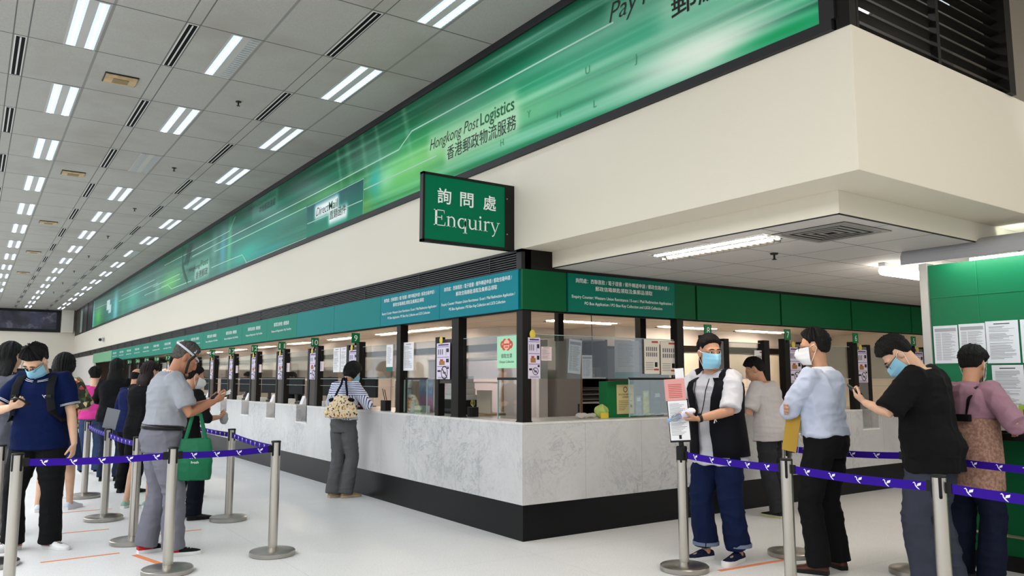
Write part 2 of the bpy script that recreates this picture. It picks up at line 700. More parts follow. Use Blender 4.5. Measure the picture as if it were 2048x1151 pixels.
def art(y, z):
    """printed artwork of the banner: streaks of green light, sRGB 0..255"""
    C = np.zeros(y.shape + (3,))
    t = (z - Z0) / (Z1 - Z0)

    def blend(a, col):
        nonlocal C
        a = np.clip(a, 0, 1)[..., None]
        C = C * (1 - a) + np.array(col, float) * a

    def blob(y0, z0, sy, sz, col, k=1.0):
        blend(k * np.exp(-((y - y0) / sy) ** 2 - ((z - z0) / sz) ** 2), col)
    # ground colour along the banner
    ky = [-3.2, -2.0, -0.5, 0.8, 2.0, 3.4, 4.2, 6, 8, 10, 12, 14, 16, 18, 20, 22, 24, 26, 28, 29.5, 31.6]
    kc = [(40, 160, 110), (70, 170, 130), (30, 140, 92), (36, 140, 90), (50, 150, 80), (40, 140, 85), (22, 105, 65), (40, 118, 92), (45, 125, 108), (52, 120, 105),
          (44, 112, 90), (45, 110, 92), (55, 130, 88), (48, 110, 92), (50, 120, 110), (45, 130, 118), (48, 120, 100), (60, 140, 135), (45, 115, 95), (70, 150, 90), (80, 160, 150)]
    for i in range(3):
        C[..., i] = np.interp(y, ky, [c_[i] for c_ in kc])
    # darker green towards the top
    blend(np.clip((t - 0.5) / 0.4, 0, 1) * 0.85, (4, 66, 44))
    # streaks that run along the banner
    zz = z - 0.018 * y
    s1 = vnoise(y * 0.22 + 40, zz * 16 + 9, 1)
    s2 = vnoise(y * 0.35 + 10, zz * 34 + 3, 2)
    s3 = vnoise(y * 0.12 + 70, zz * 7 + 5, 3)
    near = np.clip((8 - y) / 8, 0.25, 1)
    blend((s1 - 0.52) * 1.7 * near, (150, 215, 185))
    blend((0.46 - s1) * 1.9 * near, (0, 84, 56))
    blend((s2 - 0.6) * 1.1 * near, (190, 235, 215))
    blend((s3 - 0.62) * 1.6, (0, 132, 96))
    # lights in the print
    blob(-2.1, 3.80, 0.75, 0.17, (235, 246, 232), 0.95)
    blob(-2.35, 3.72, 0.35, 0.12, (250, 252, 240), 0.7)
    blob(-0.6, 3.95, 1.3, 0.22, (150, 214, 178), 0.55)
    blob(-1.4, 4.35, 1.4, 0.12, (120, 180, 150), 0.5)
    blob(-2.9, 3.66, 0.5, 0.05, (8, 150, 84), 0.8)
    blob(1.5, 3.98, 1.25, 0.20, (150, 215, 130), 0.75)
    blob(2.5, 3.92, 0.7, 0.24, (120, 210, 110), 0.75)
    blob(0.4, 3.95, 0.7, 0.15, (128, 205, 140), 0.5)
    blob(3.25, 3.98, 0.18, 0.2, (30, 175, 165), 0.85)
    blob(2.95, 3.93, 0.25, 0.15, (170, 240, 190), 0.6)
    blob(3.6, 3.7, 0.3, 0.15, (110, 170, 60), 0.6)
    for y0, wd in ((3.55, 0.07), (4.05, 0.09), (3.1, 0.05), (4.4, 0.05), (2.3, 0.06)):
        blend(0.28 * np.exp(-(((y - y0) - 0.35 * (z - 4.2)) / wd) ** 2) * np.clip((t - 0.1) * 2, 0, 1), (165, 205, 165))
    blob(5.0, 4.18, 1.2, 0.07, (74, 165, 70), 0.6)
    blob(9.0, 3.82, 1.1, 0.18, (32, 190, 165), 0.75)
    blob(7.6, 3.7, 1.0, 0.06, (0, 150, 150), 0.7)
    blob(10.7, 4.1, 0.22, 0.4, (70, 170, 190), 0.8)
    blob(10.2, 4.15, 0.15, 0.5, (90, 205, 140), 0.7)
    blob(11.4, 4.25, 0.25, 0.35, (150, 190, 175), 0.5)
    blob(12.6, 3.8, 1.0, 0.12, (150, 190, 165), 0.5)
    blob(15.9, 3.95, 1.1, 0.2, (110, 205, 95), 0.85)
    blob(17.6, 3.9, 0.35, 0.3, (140, 180, 165), 0.6)
    blob(21.5, 4.0, 0.9, 0.35, (70, 190, 150), 0.7)
    blob(25.2, 4.0, 0.45, 0.6, (120, 215, 215), 0.85)
    blob(23.4, 3.9, 0.5, 0.3, (60, 170, 120), 0.6)
    blob(29.8, 4.0, 0.7, 0.3, (95, 200, 95), 0.8)
    blob(31.4, 4.1, 0.25, 0.6, (140, 220, 205), 0.8)
    # soft white print behind the words

    def halo(y0, y1, z0, z1, s, col, k):
        dy = np.maximum(np.maximum(y0 - y, y - y1), 0)
        dz = np.maximum(np.maximum(z0 - z, z - z1), 0)
        blend(k * np.exp(-(dy * dy + dz * dz) / (s * s)), col)
    halo(0.15, 1.75, 4.05, 4.14, 0.10, (176, 222, 178), 0.7)
    halo(0.1, 1.38, 3.86, 3.96, 0.09, (186, 226, 190), 0.75)
    halo(-2.9, -1.95, 4.16, 4.2, 0.16, (175, 215, 190), 0.6)
    halo(-2.7, -1.3, 4.4, 4.5, 0.1, (130, 180, 155), 0.5)
    halo(7.3, 8.6, 4.45, 4.66, 0.1, (96, 150, 130), 0.5)
    halo(11.9, 13.0, 3.82, 3.96, 0.12, (185, 225, 205), 0.7)
    # the darker inset panel
    ins = (y > 3.62) & (y < 5.74) & (z < 4.1)
    C2 = C.copy()
    tt = np.clip((z - 3.6) / 0.5, 0, 1)[..., None]
    C2 = np.where(np.ones_like(C, bool), np.array((0, 132, 96)) * (1 - tt) + np.array((4, 84, 84)) * tt, C)
    C = np.where(ins[..., None], C2, C)
    s_ = C
    if ins.any():
        halo(4.55, 5.35, 3.90, 4.0, 0.075, (238, 246, 242), 1.0)
        halo(4.22, 4.78, 3.73, 3.80, 0.075, (232, 244, 238), 1.0)
    # white parcel print
    blend(((y > 26.7) & (y < 27.5) & (z > 4.05) & (z < 4.42)).astype(float) * 0.85, (225, 240, 235))
    blend(((y > 26.3) & (y < 27.0) & (z > 3.9) & (z < 4.2)).astype(float) * 0.8, (215, 235, 230))
    return np.clip(C * 0.93 - 4, 0, 255)


ys = [YA]
while ys[-1] < YE:
    ys.append(ys[-1] + 0.012 + 0.0045 * max(0, ys[-1]))
ys[-1] = YE
ys = np.array(ys)
zs = np.linspace(Z0, Z1, 84)
Yg, Zg = np.meshgrid(ys, zs, indexing='ij')
Cg = art(Yg, Zg) / 255.0
Cg = np.where(Cg <= 0.04045, Cg / 12.92, ((Cg + 0.055) / 1.055) ** 2.4)
nY, nZ = Yg.shape
verts = np.stack([np.full(Yg.size, -0.012), Yg.ravel(), Zg.ravel()], 1)
idx = np.arange(nY * nZ).reshape(nY, nZ)
faces = np.stack([idx[:-1, :-1].ravel(), idx[:-1, 1:].ravel(), idx[1:, 1:].ravel(), idx[1:, :-1].ravel()], 1)
bt = thing('banner', 'long green printed banner with streaks of light in a black frame below the ceiling', 'banner', (0, 14, Z0))
me = bpy.data.meshes.new('printed_panel')
me.from_pydata(verts.tolist(), [], faces.tolist())
at = me.color_attributes.new('print', 'FLOAT_COLOR', 'POINT')
at.data.foreach_set('color', np.concatenate([Cg.reshape(-1, 3), np.ones((nY * nZ, 1))], 1).ravel().astype(np.float32))
m, nt, b = newmat('banner_print')
va = nt.nodes.new('ShaderNodeVertexColor')
va.layer_name = 'print'
nt.links.new(va.outputs[0], b.inputs['Base Color'])
nt.links.new(va.outputs[0], b.inputs['Emission Color'])
b.inputs['Emission Strength'].default_value = 0.10      # a light box: the print glows a little
b.inputs['Roughness'].default_value = 0.4
b.inputs['Specular IOR Level'].default_value = 0.15
me.materials.append(m)
link('printed_panel', me, bt)
mb = MB()
mb.box((-0.03, YA - 0.08, ZB1), (0.06, YE, Z0)).box((-0.03, YA - 0.1, Z1), (0.06, YE, ZC)).box((-0.03, YA - 0.1, Z0), (0.06, YA, Z1)).box((-0.03, YE, Z0), (0.06, YE + 0.12, Z1))
mb.build('frame', M_charcoal, bt)
LX = lambda u, v: (-0.016, -u, v)      # letters on the long face, read from the hall
mb = MB()


def poly(pts, wd):
    for (y0, z0), (y1, z1) in zip(pts, pts[1:]):
        d = Vector((y1 - y0, z1 - z0)).normalized() * wd
        n_ = Vector((-d.y, d.x))
        mb.add([(-0.0145, y0 + n_.x, z0 + n_.y), (-0.0145, y0 - n_.x, z0 - n_.y), (-0.0145, y1 - n_.x, z1 - n_.y), (-0.0145, y1 + n_.x, z1 + n_.y)], [(0, 1, 2, 3)])


for pts, wd in (([(-1.31, 4.35), (-0.63, 4.36), (2.25, 4.385), (2.59, 4.24), (5.26, 4.25), (9.52, 4.29), (13.44, 4.32)], 0.012),
                ([(1.63, 3.935), (3.61, 3.945)], 0.011), ([(3.65, 3.81), (5.72, 3.83)], 0.009), ([(5.78, 4.11), (9.49, 4.14), (11.39, 4.16)], 0.012),
                ([(9.84, 4.66), (10.22, 4.43), (13.47, 4.46), (16.72, 4.5)], 0.010), ([(8.93, 3.62), (9.24, 3.81), (10.61, 3.83), (11.59, 3.835)], 0.012),
                ([(13.42, 3.74), (15.65, 3.76), (16.12, 3.91), (16.57, 3.91), (19.5, 3.93)], 0.014), ([(14.74, 4.05), (18.2, 4.06)], 0.014), ([(14.63, 3.92), (17.0, 3.94)], 0.012),
                ([(3.62, 4.1), (5.74, 4.1)], 0.006), ([(3.62, 3.61), (3.62, 4.1)], 0.004), ([(18, 4.25), (24, 4.3)], 0.012), ([(17.5, 4.1), (24.5, 4.16)], 0.012),
                ([(27, 4.3), (30.8, 4.36)], 0.012), ([(5.75, 3.615), (9.0, 3.62)], 0.008)):
    poly(pts, wd * 0.72)
mb.build('light_stripe', mat('pale_print', '#a3cdb4', 0.5), bt)
M_ink = mat('black_ink', '#1c2420', 0.5)
M_inkg = mat('green_ink', '#0d5c33', 0.5)
mb = MB()
text_on(mb, 'Hongkong Post', LX, -1.79, 4.03, 1.04, 0.135, shear=0.28, bold=-0.008)
text_on(mb, '香港郵政物流服務', LX, -1.40, 3.825, 1.32, 0.145)
text_on(mb, 'Pay', LX, 1.26, 4.36, 0.34, 0.17, shear=0.28, bold=-0.006)
text_on(mb, 'ThruPost', LX, 1.63, 4.36, 0.85, 0.17, shear=0.28, bold=-0.006)
text_on(mb, '郵繳通', LX, 1.95, 4.12, 0.78, 0.20, bold=0.008)
text_on(mb, 'Direct', LX, -5.35, 3.885, 0.5, 0.13, shear=0.28, bold=-0.006)
text_on(mb, '直銷函件', LX, -4.80, 3.735, 0.60, 0.125)
text_on(mb, 'Local', LX, -8.95, 4.60, 0.45, 0.10, shear=0.28, bold=-0.006)
text_on(mb, '本地郵政速遞', LX, -8.25, 4.44, 0.92, 0.12)
text_on(mb, 'Hongkong', LX, -13.75, 3.97, 1.15, 0.11, shear=0.28)
text_on(mb, '香港郵政', LX, -13.0, 3.73, 1.12, 0.16)
mb.mi(1)
text_on(mb, 'Logistics', LX, -0.72, 4.03, 0.61, 0.135, bold=0.009)
text_on(mb, 'Mail', LX, -4.84, 3.885, 0.32, 0.13, bold=0.002)
text_on(mb, 'CourierPost', LX, -8.45, 4.60, 1.15, 0.11)
text_on(mb, 'Post', LX, -12.55, 3.97, 0.66, 0.15, bold=0.008)
# faint letters drifting in the print
mb.mi(2)
for ch, y, z in (('U', -0.95, 4.02), ('J', -1.55, 3.92), ('H', -0.55, 3.75), ('Y', -0.1, 3.88), ('H', 0.35, 3.72), ('L', -1.05, 3.70)):
    text_on(mb, ch, LX, -y, z, None, 0.07)
mb.build('lettering', [M_ink, M_inkg, mat('faint_ink', '#3f9468', 0.5)], bt)
# swooping bird emblem in dark print
mb = MB()


def strip(pts, wds, f, into=None):
    mb = into if into is not None else globals()['mb']
    n_ = len(pts)
    L, R = [], []
    for i in range(n_):
        a, b_ = Vector(pts[max(i - 1, 0)]), Vector(pts[min(i + 1, n_ - 1)])
        d = (b_ - a).normalized()
        q = Vector((-d.y, d.x)) * wds[i]
        p = Vector(pts[i])
        L.append(f(p.x + q.x, p.y + q.y))
        R.append(f(p.x - q.x, p.y - q.y))
    k = len(mb.v)
    mb.add(L + R, [(i, i + 1, n_ + i + 1, n_ + i) for i in range(n_ - 1)])


BR = lambda u, v: (-0.017, 14.75 - u * 1.35, 3.72 + v * 1.0)
strip([(0.08, 0.95), (0.16, 1.0), (0.24, 0.9), (0.2, 0.72), (0.22, 0.5), (0.42, 0.25), (0.62, 0.08), (0.7, -0.02)], [0.005, 0.03, 0.04, 0.035, 0.06, 0.06, 0.04, 0.005], BR)
for k in range(4):
    strip([(0.34 + 0.1 * k, 0.5 - 0.02 * k), (0.5 + 0.1 * k, 0.68), (0.68 + 0.09 * k, 0.95)], [0.012, 0.03, 0.03], BR)
mb.build('bird_emblem', mat('emblem_ink', '#22493c', 0.5), bt)

# ---------------------------------------------------------------- upper grille at the beam's end
t = thing('ventilation_grille', 'dark slatted grille above the end of the cream beam', 'grille', (1.0, YB, ZB1))
for a_, b_ in (((0.065, YB, ZB1), (0.09, YB + 0.12, ZC)), ((1.02, YB, ZB1), (1.06, YB + 0.05, ZC)), ((1.99, YB - 0.03, ZB1), (2.09, YB + 0.12, ZC))):
    MB().box(a_, b_).build('mullion', M_brown, t)
mb = MB()
for k in range(15):
    z = ZB1 + 0.03 + 0.088 * k
    mb.add([(0.07, YB + 0.02, z + 0.012), (2.0, YB + 0.02, z + 0.012), (2.0, YB + 0.08, z), (0.07, YB + 0.08, z),
            (0.07, YB + 0.016, z + 0.004), (2.0, YB + 0.016, z + 0.004), (2.0, YB + 0.076, z - 0.008), (0.07, YB + 0.076, z - 0.008)],
           [(0, 1, 2, 3), (7, 6, 5, 4), (0, 4, 5, 1), (1, 5, 6, 2), (2, 6, 7, 3), (3, 7, 4, 0)])
mb.build('slat', M_brown, t)
t = thing('glint_lamp', 'added tube lamp that makes glints behind the dark slatted grille', 'lamp', (0.6, -2.9, 4.0))  # unseen lamp added for the bright glints between the slats
mb = MB()
mb.box((0.35, -2.95, 4.05), (1.0, -2.85, 4.1))
mb.build('housing', M_black, t)
MB().tube([(0.37, -2.9, 4.03), (0.98, -2.9, 4.03)], 0.022).build('tube', emit_mat('glint_tube', '#ffffff', 25), t)
# black corner post between banner and grille
struct(MB().box((-0.01, YB, ZB1), (0.06, YA - 0.1, ZC)).build('trim_4', M_brown))

# ---------------------------------------------------------------- black air grille under the beam (long side)
t = thing('air_grille', 'long black louvred air grille between cream beam and teal signs', 'grille', (0, 15, 2.47))
mb = MB()
mb.box((0.03, 0.0, 2.44), (0.1, FAR, ZB0))
mb.build('backing', M_black, t)
mb = MB()
mb.box((-0.012, 0.0, 2.628), (0.03, FAR, 2.654)).box((-0.012, 0.0, 2.45), (0.03, FAR, 2.465)).box((-0.012, 0.0, 2.44), (0.03, 0.08, ZB0))
for k in range(26):
    mb.box((-0.006, 0.55 + 1.485 * k - 0.006, 2.46), (0.03, 0.55 + 1.485 * k + 0.006, 2.63))
mb.build('frame', M_charcoal, t)
mb = MB()
for k in range(7):
    z = 2.472 + 0.0225 * k
    mb.box((-0.004, 0.08, z), (0.03, FAR, z + 0.008))
mb.build('louvre', mat('grille_blade', '#3b3a3c', 0.4), t)

# ---------------------------------------------------------------- ceiling fixtures
M_white_metal = mat('white_metal', '#c9cac8', 0.4)
M_tube = emit_mat('hall_tube', '#e3eeff', HALL_E)
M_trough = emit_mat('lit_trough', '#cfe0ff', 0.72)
M_dead = mat('dead_trough', '#8f938f', 0.3)
M_blade = mat('louvre_blade', '#dfe6f0', 0.3)


def fixture(lit):
    """a recessed fixture, 0.29 x 1.236, with two louvred troughs; lit = which troughs burn"""
    t = thing('ceiling_light', 'x', 'ceiling light', (0, 0, ZC))
    mb = MB()
    mb.box((-0.30, 0.012, ZC - 0.004), (-0.012, 1.224, ZC + 0.03))
    mb.build('housing', mat('light_housing', '#a3a39e', 0.6), t)
    for i, (a, b_) in enumerate(((-0.276, -0.19), (-0.110, -0.024))):
        m_ = M_trough if lit[i] else M_dead
        o = MB().box((a, 0.03, ZC - 0.006), (b_, 1.206, ZC + 0.02)).build('trough', m_, t)
        mb = MB()
        mb.box(((a + b_) / 2 - 0.012, 0.05, ZC - 0.010), ((a + b_) / 2 + 0.012, 1.186, ZC - 0.0062))
        mb.build('tube', M_tube if lit[i] else M_dead, o)
        mb = MB()
        for k in range(20):
            y = 0.06 + 0.0588 * k
            mb.box((a, y, ZC - 0.0125), (b_, y + 0.003, ZC - 0.0105))
        mb.build('louvre', M_blade, o)
    return t


F_on, F_one, F_off = fixture((1, 1)), fixture((1, 0)), fixture((0, 0))
protos = {'on': F_on, 'one': F_one, 'off': F_off}
usedp = set()
cols = ((-0.62, 'beside the green banner'), (-1.965, 'in the middle line of lights'), (-3.31, 'in the line of lights farthest from the banner'))
for ci, (cx, words_) in enumerate(cols):
    n = 0
    for k in range(-1 if ci == 0 else 1, 30, 2):
        y = 0.485 + 1.236 * k
        if ci == 2 and k > 23:
            continue
        st = 'on'
        if (ci, k) in ((1, 1), (0, 13)):
            st = 'one'
        if (ci, k) == (1, 5):
            st = 'off'
        lab = {'on': 'twin-tube ceiling light %s, %s from the corner', 'one': 'ceiling light with one dead tube %s, %s from the corner', 'off': 'unlit ceiling light %s, %s from the corner'}[st] % (words_, ORD[n])
        n += 1
        if st in usedp:
            dup(protos[st], (cx, y, ZC), 0, lab, 'recessed twin-tube ceiling lights')
        else:
            usedp.add(st)
            protos[st].location = (cx, y, ZC)
            tag(protos[st], lab, 'ceiling light', 'recessed twin-tube ceiling lights')
# slot diffusers in the ceiling strips
sd = None
for si, (sx, par, words_) in enumerate(((-1.275, 0, 'in the strip closest to the banner'), (-2.62, 1, 'in the second strip out from the banner'), (-3.965, 0, 'in the third strip out from the banner'))):
    words_ = words_.replace('closest to', 'next to')
    n = 0
    for k in range(par, 31, 2):
        y = 0.485 + 1.236 * k
        if si == 2 and k > 18:
            continue
        lab = 'black ceiling air slot %s, %s from the corner' % (words_, ORD[n])
        n += 1
        if sd is None:
            sd = thing('air_slot', lab, 'air vent', (sx, y, ZC), 0, 'linear air slots in the ceiling')
            mb = MB()
            mb.box((sx - 0.05, y + 0.02, ZC - 0.003), (sx + 0.05, y + 1.216, ZC + 0.01))
            mb.build('plate', M_white_metal, sd)
            mb = MB()
            mb.box((sx - 0.040, y + 0.03, ZC - 0.005), (sx - 0.008, y + 1.206, ZC - 0.0031)).box((sx + 0.008, y + 0.03, ZC - 0.005), (sx + 0.040, y + 1.206, ZC - 0.0031))
            mb.box((sx - 0.04, y + 0.03, ZC - 0.005), (sx + 0.04, y + 0.04, ZC - 0.0031)).box((sx - 0.04, y + 1.196, ZC - 0.005), (sx + 0.04, y + 1.206, ZC - 0.0031))
            mb.build('slit', mat('slot_black', '#050505', 0.8), sd)
        else:
            dup(sd, (sx, y, ZC), 0, lab)
# tan speaker plates
M_tan = mat('aged_tan_plastic', '#a8906a', 0.5, var=(9, 0.25))
sp0 = None
for i, y in enumerate((3.65, 8.58, 13.5, 18.3, 23.2)):
    lab = 'tan speaker plate on the ceiling, %s from the corner' % ORD[i]
    if sp0 is None:
        sp0 = thing('ceiling_speaker', lab, 'speaker', (-2.98, y, ZC), 0, 'tan speakers along the ceiling')
        mb = MB()
        rs = []
        for i2 in range(7):
            u = -0.145 + 0.29 * i2 / 6
            sag = 0.012 * (1 - (u / 0.145) ** 2)
            rs.append([(-2.98 - 0.16, y + u, ZC), (-2.98 + 0.16, y + u, ZC), (-2.98 + 0.16, y + u, ZC - 0.02 - sag), (-2.98 - 0.16, y + u, ZC - 0.02 - sag)])
        mb.loft(rs)
        mb.build('cover', M_tan, sp0)
        MB().box((-3.06, y - 0.07, ZC - 0.0345), (-2.90, y + 0.07, ZC - 0.028)).build('grille', mat('tan_mesh', '#7d6b45', 0.6), sp0)
        MB().box((-3.15, y - 0.155, ZC - 0.012), (-2.81, y + 0.155, ZC - 0.001)).build('rim', M_black, sp0)
    else:
        dup(sp0, (-2.98, y, ZC), 0, lab)
# sprinklers
s0 = None


def sprinkler(loc, lab, grp='sprinklers on the ceiling'):
    global s0
    if s0 is None:
        s0 = thing('sprinkler', lab, 'sprinkler', loc, 0, grp)
        MB().lathe([(0.0, 0), (0.036, 0.0), (0.03, -0.012), (0.0, -0.012)], loc, 16).build('collar', M_black, s0)
        MB().lathe([(0.008, -0.01), (0.009, -0.045), (0.014, -0.05), (0.008, -0.055), (0.0, -0.055)], loc, 10).build('nozzle', M_black, s0)
        MB().lathe([(0.0, -0.052), (0.022, -0.053), (0.022, -0.056), (0.0, -0.056)], loc, 14).build('deflector', M_black, s0)
        return s0
    return dup(s0, loc, 0, lab, grp)


for i in range(8):
    sprinkler((-1.68, 3.62 + 3.66 * i, ZC), 'black sprinkler head under the hall ceiling, %s from the corner' % ORD[i])
sprinkler((1.33, -1.78, ZL - 0.003), 'black sprinkler head on the low passage ceiling')

# passage ceiling: louvred light, square diffuser, second light
M_wtube = emit_mat('warm_tube', '#ffecd8', WARM_E)
M_ptube = emit_mat('passage_tube', '#fff1e0', 34.0)


def louvre_light(loc, rz, lab, ln=1.2, cat='ceiling light', name='louvre_light', tube=None):
    t = thing(name, lab, cat, loc, rz)
    mb = MB()
    mb.box((-0.15, -ln / 2, -0.003), (0.15, ln / 2, 0.01))
    mb.build('housing', M_white_metal, t, local=True)
    for sx in (-0.075, 0.075):
        o = MB().box((sx - 0.045, -ln / 2 + 0.03, -0.006), (sx + 0.045, ln / 2 - 0.03, -0.0032)).build('trough', mat('mirror_trough', '#8c8a86', 0.25, 0.9), t, local=True)
        MB().box((sx - 0.022, -ln / 2 + 0.04, -0.011), (sx + 0.022, ln / 2 - 0.04, -0.0065)).build('tube', tube or M_wtube, o, local=True)
        if sx < 0:
            continue
        mb = MB()
        for k in range(int(ln / 0.06)):
            y = -ln / 2 + 0.05 + 0.06 * k
            mb.box((sx - 0.045, y, -0.030), (sx + 0.045, y + 0.012, -0.0115))
        mb.build('louvre', mat('mirror_blade', '#77746f', 0.3, 0.8), o, local=True)
    return t


louvre_light((0.66, -1.70, ZL - 0.003), 0, 'louvred strip light in the low passage ceiling beside the square air vent', tube=M_ptube)
louvre_light((5.6, -1.7, ZL - 0.003), 0, 'louvred strip light deep in the passage beyond the noticeboard lamp', tube=M_ptube)
# lamps of the same kind over the rest of the passage, behind the noticeboard
ad = thing('air_diffuser', 'square grey air diffuser with nested vanes in the low passage ceiling', 'air vent', (0.88, -2.6, ZL))
mb = MB()
mb.box((0.59, -2.89, ZL - 0.008), (1.17, -2.31, ZL - 0.004))
mb.build('plate', mat('vent_dark', '#1c1b1a', 0.7), ad)
mb = MB()
for k in range(5):
    r0, r1 = 0.295 - 0.056 * k, 0.295 - 0.056 * k - (0.05 if k == 0 else 0.030)
    z0, z1 = ZL - 0.0095, ZL - 0.0085
    for a in range(4):
        c_, s_ = math.cos(a * PI / 2), math.sin(a * PI / 2)
        R = lambda x, y: (0.88 + c_ * x - s_ * y, -2.6 + s_ * x + c_ * y)
        q = [R(-r0, -r0), R(r0, -r0), R(r1, -r1), R(-r1, -r1)]
        mb.add([(*q[0], z1), (*q[1], z1), (*q[2], z0), (*q[3], z0)], [(0, 1, 2, 3)])
mb.build('vane', mat('vent_grey', '#8e8b87', 0.5), ad)
# office strip lights
n = 0
ol = None
for (x, y, rz) in [(3.2, yy, 0) for yy in (7.6, 9.2, 12.0, 15.0, 18.0, 21.0, 24.0)] + [(xx, 4.4, PI / 2) for xx in (4.4, 7.0, 9.2)] + [(xx, 2.3, PI / 2) for xx in (3.3, 5.6, 8.0)] + [(1.4, yy, 0) for yy in (3.2, 6.4, 9.6, 12.8, 16, 19.2, 22.4, 25.6, 28.8)]:
    run = 'along the back of the long office' if x == 3.2 else ('along the back of the office past the corner' if y == 4.4 else ('over the short counter' if y == 2.3 else 'close behind the long counter'))
    key = (x == 3.2, y == 4.4, y == 2.3)
    if ol is None or key != lastk:
        n = 0
    lastk = key
    lab = 'office strip light %s, %s of its line' % (run, ORD[n])
    n += 1
    if ol is None:
        ol = louvre_light((x, y, 2.417), rz, lab, 1.5, name='office_light')
        ol['group'] = 'strip lights in the office'
    else:
        dup(ol, (x, y, 2.417), rz, lab)
# ================================================================ SERVICE COUNTERS
ZT, ZK = 1.053, 0.317
M_ledge = mat('white_ledge', '#e4e3df', 0.35)
M_inner = mat('counter_inner', '#6d6660', 0.6)
LSLOT = [5.53 + 1.475 * k for k in range(16)]                       # openings in the long front, each 0.46 wide
LY = lambda u, v, d=0.0: (-d, -u, v)                                # long front (x = 0): u = -y, d towards the hall
RX = lambda u, v, d=0.0: (u, -d, v)                                 # short front (y = 0)


def counter(name, label, slots, L, f, loc, wd=0.46, s0=0.0, s1=0.0, sk=0.0):
    """front with rectangular openings down to z = 0.8, worktop slab, black plinth; f maps (s, z, depth inwards)"""
    t = thing(name, label, 'counter', loc)

    def bx(mb, s0, s1, z0, z1, d0, d1):
        a, b = f(s0, z0, d0), f(s1, z1, d1)
        mb.box([min(a[i], b[i]) for i in range(3)], [max(a[i], b[i]) for i in range(3)])
    mb = MB()
    s = s0
    for q in slots + [L]:
        bx(mb, s, q, ZK, ZT - 0.0225 - (0.001 if s0 else 0), 0.0, 0.03)
        if q < L:
            bx(mb, q, q + wd, ZK, 0.80, 0.0, 0.03)
            bx(mb, q - 0.03, q, 0.8, ZT - 0.022, 0.03, 0.22)
            bx(mb, q + wd, q + wd + 0.03, 0.8, ZT - 0.022, 0.03, 0.22)
            bx(mb, q - 0.03, q + wd + 0.03, 0.80, ZT - 0.022, 0.22, 0.25)
        s = q + wd
    mb.build('front_panel', M_marble, t)
    mb = MB()
    for q in slots:
        bx(mb, q - 0.01, q + wd + 0.01, 0.785, 0.802, -0.006, 0.22)
    if slots:
        mb.build('ledge', M_ledge, t)
    mb = MB()
    s = s1
    for q in slots + [L]:
        bx(mb, s, q, ZT - 0.022, ZT, -0.003, 0.25)
        s = q + wd
    bx(mb, s1, L, ZT - 0.022, ZT, 0.25, 0.7)
    mb.build('worktop', M_marble_plain, t)
    mb = MB()
    bx(mb, sk, L, 0, ZK - 0.002, 0.008, 0.06)
    mb.build('plinth', M_plinth, t)
    mb = MB()
    bx(mb, 0.7, L, 0.0, ZT - 0.03, 0.4, 0.42)
    mb.build('back_board', M_inner, t)
    return t


counter('service_counter', 'long grey marble service counter on the hall side with black plinth', LSLOT, 30.4, lambda s, z, d: (d, s, z), (0, 0, 0), s1=-0.003, sk=0.008)
counter('service_counter', 'short marble service counter along the low passage with black plinth', [4.02, 5.44, 6.88, 8.3], 11.5, lambda s, z, d: (s, d, z), (0.7, 0, 0), 0.38, s0=0.0305, s1=0.701, sk=0.061)

# ---------------------------------------------------------------- posts at the counter front
n = 0
for (y0, y1, lab) in ((0.0, 0.105, 'dark square corner post on the marble counter under the teal signs'),
                      (1.15, 1.30, 'dark full-height post between the corner and the hand-sanitiser bottle'),
                      (2.49, 2.60, 'dark full-height post beside the woman in the striped shirt')):
    t = thing('counter_post', lab, 'post', (0.06, y0, ZT), 0, 'dark posts on the counters')
    MB().box((0.005, y0 + 0.005, ZT), (0.105, y1, 2.10)).build('post', M_brown, t, bevel=0.004)
    MB().box((0.001, y0 + 0.001, ZT), (0.109, y1 + 0.004, ZT + 0.012)).build('foot', M_black, t)
t = thing('counter_post', 'dark full-height post behind the paper notice stand on the short counter', 'post', (2.08, 0.06, ZT), 0, 'dark posts on the counters')
MB().box((2.04, 0.006, ZT), (2.14, 0.105, 2.10)).build('post', M_brown, t, bevel=0.004)
MB().box((2.036, 0.002, ZT), (2.144, 0.109, ZT + 0.012)).build('foot', M_black, t)

M_green = mat('sign_green', '#07703f', 0.35)
M_lt_white = mat('letter_white', '#eef3f0', 0.45)
M_paper = mat('white_paper', '#e9e8ea', 0.7)
M_lilac = mat('lilac_paper', '#d9cfe2', 0.7)
M_purple = mat('purple_ink', '#4a2a78', 0.6)
M_grey_ink = mat('grey_ink', '#77767c', 0.6)
M_red_ink = mat('red_ink', '#b5433a', 0.6)
M_box_ink = mat('brown_ink', '#a0743f', 0.6)
M_yellow = mat('yellow_plastic', '#d7c24a', 0.4)
PL = [M_lilac, M_purple, M_grey_ink, M_black, M_box_ink, M_red_ink]


def rect(mb, f, u0, u1, v0, v1, d):
    mb.add([f(u0, v0, d), f(u1, v0, d), f(u1, v1, d), f(u0, v1, d)], [(0, 1, 2, 3)])


def ring(mb, f, u, v, r0, r1, d, n=20):
    vs = []
    for k in range(n):
        a = 2 * PI * k / n
        vs += [f(u + r0 * math.cos(a), v + r0 * math.sin(a), d), f(u + r1 * math.cos(a), v + r1 * math.sin(a), d)]
    mb.add(vs, [(2 * k, 2 * k + 1, (2 * k + 3) % (2 * n), (2 * k + 2) % (2 * n)) for k in range(n)])


def slab(mb, f, u0, u1, v0, v1, d0, d1):
    p = [f(u, v, d) for d in (d0, d1) for u, v in ((u0, v0), (u1, v0), (u1, v1), (u0, v1))]
    mb.add(p, [(3, 2, 1, 0), (4, 5, 6, 7), (0, 1, 5, 4), (1, 2, 6, 5), (2, 3, 7, 6), (3, 0, 4, 7)])


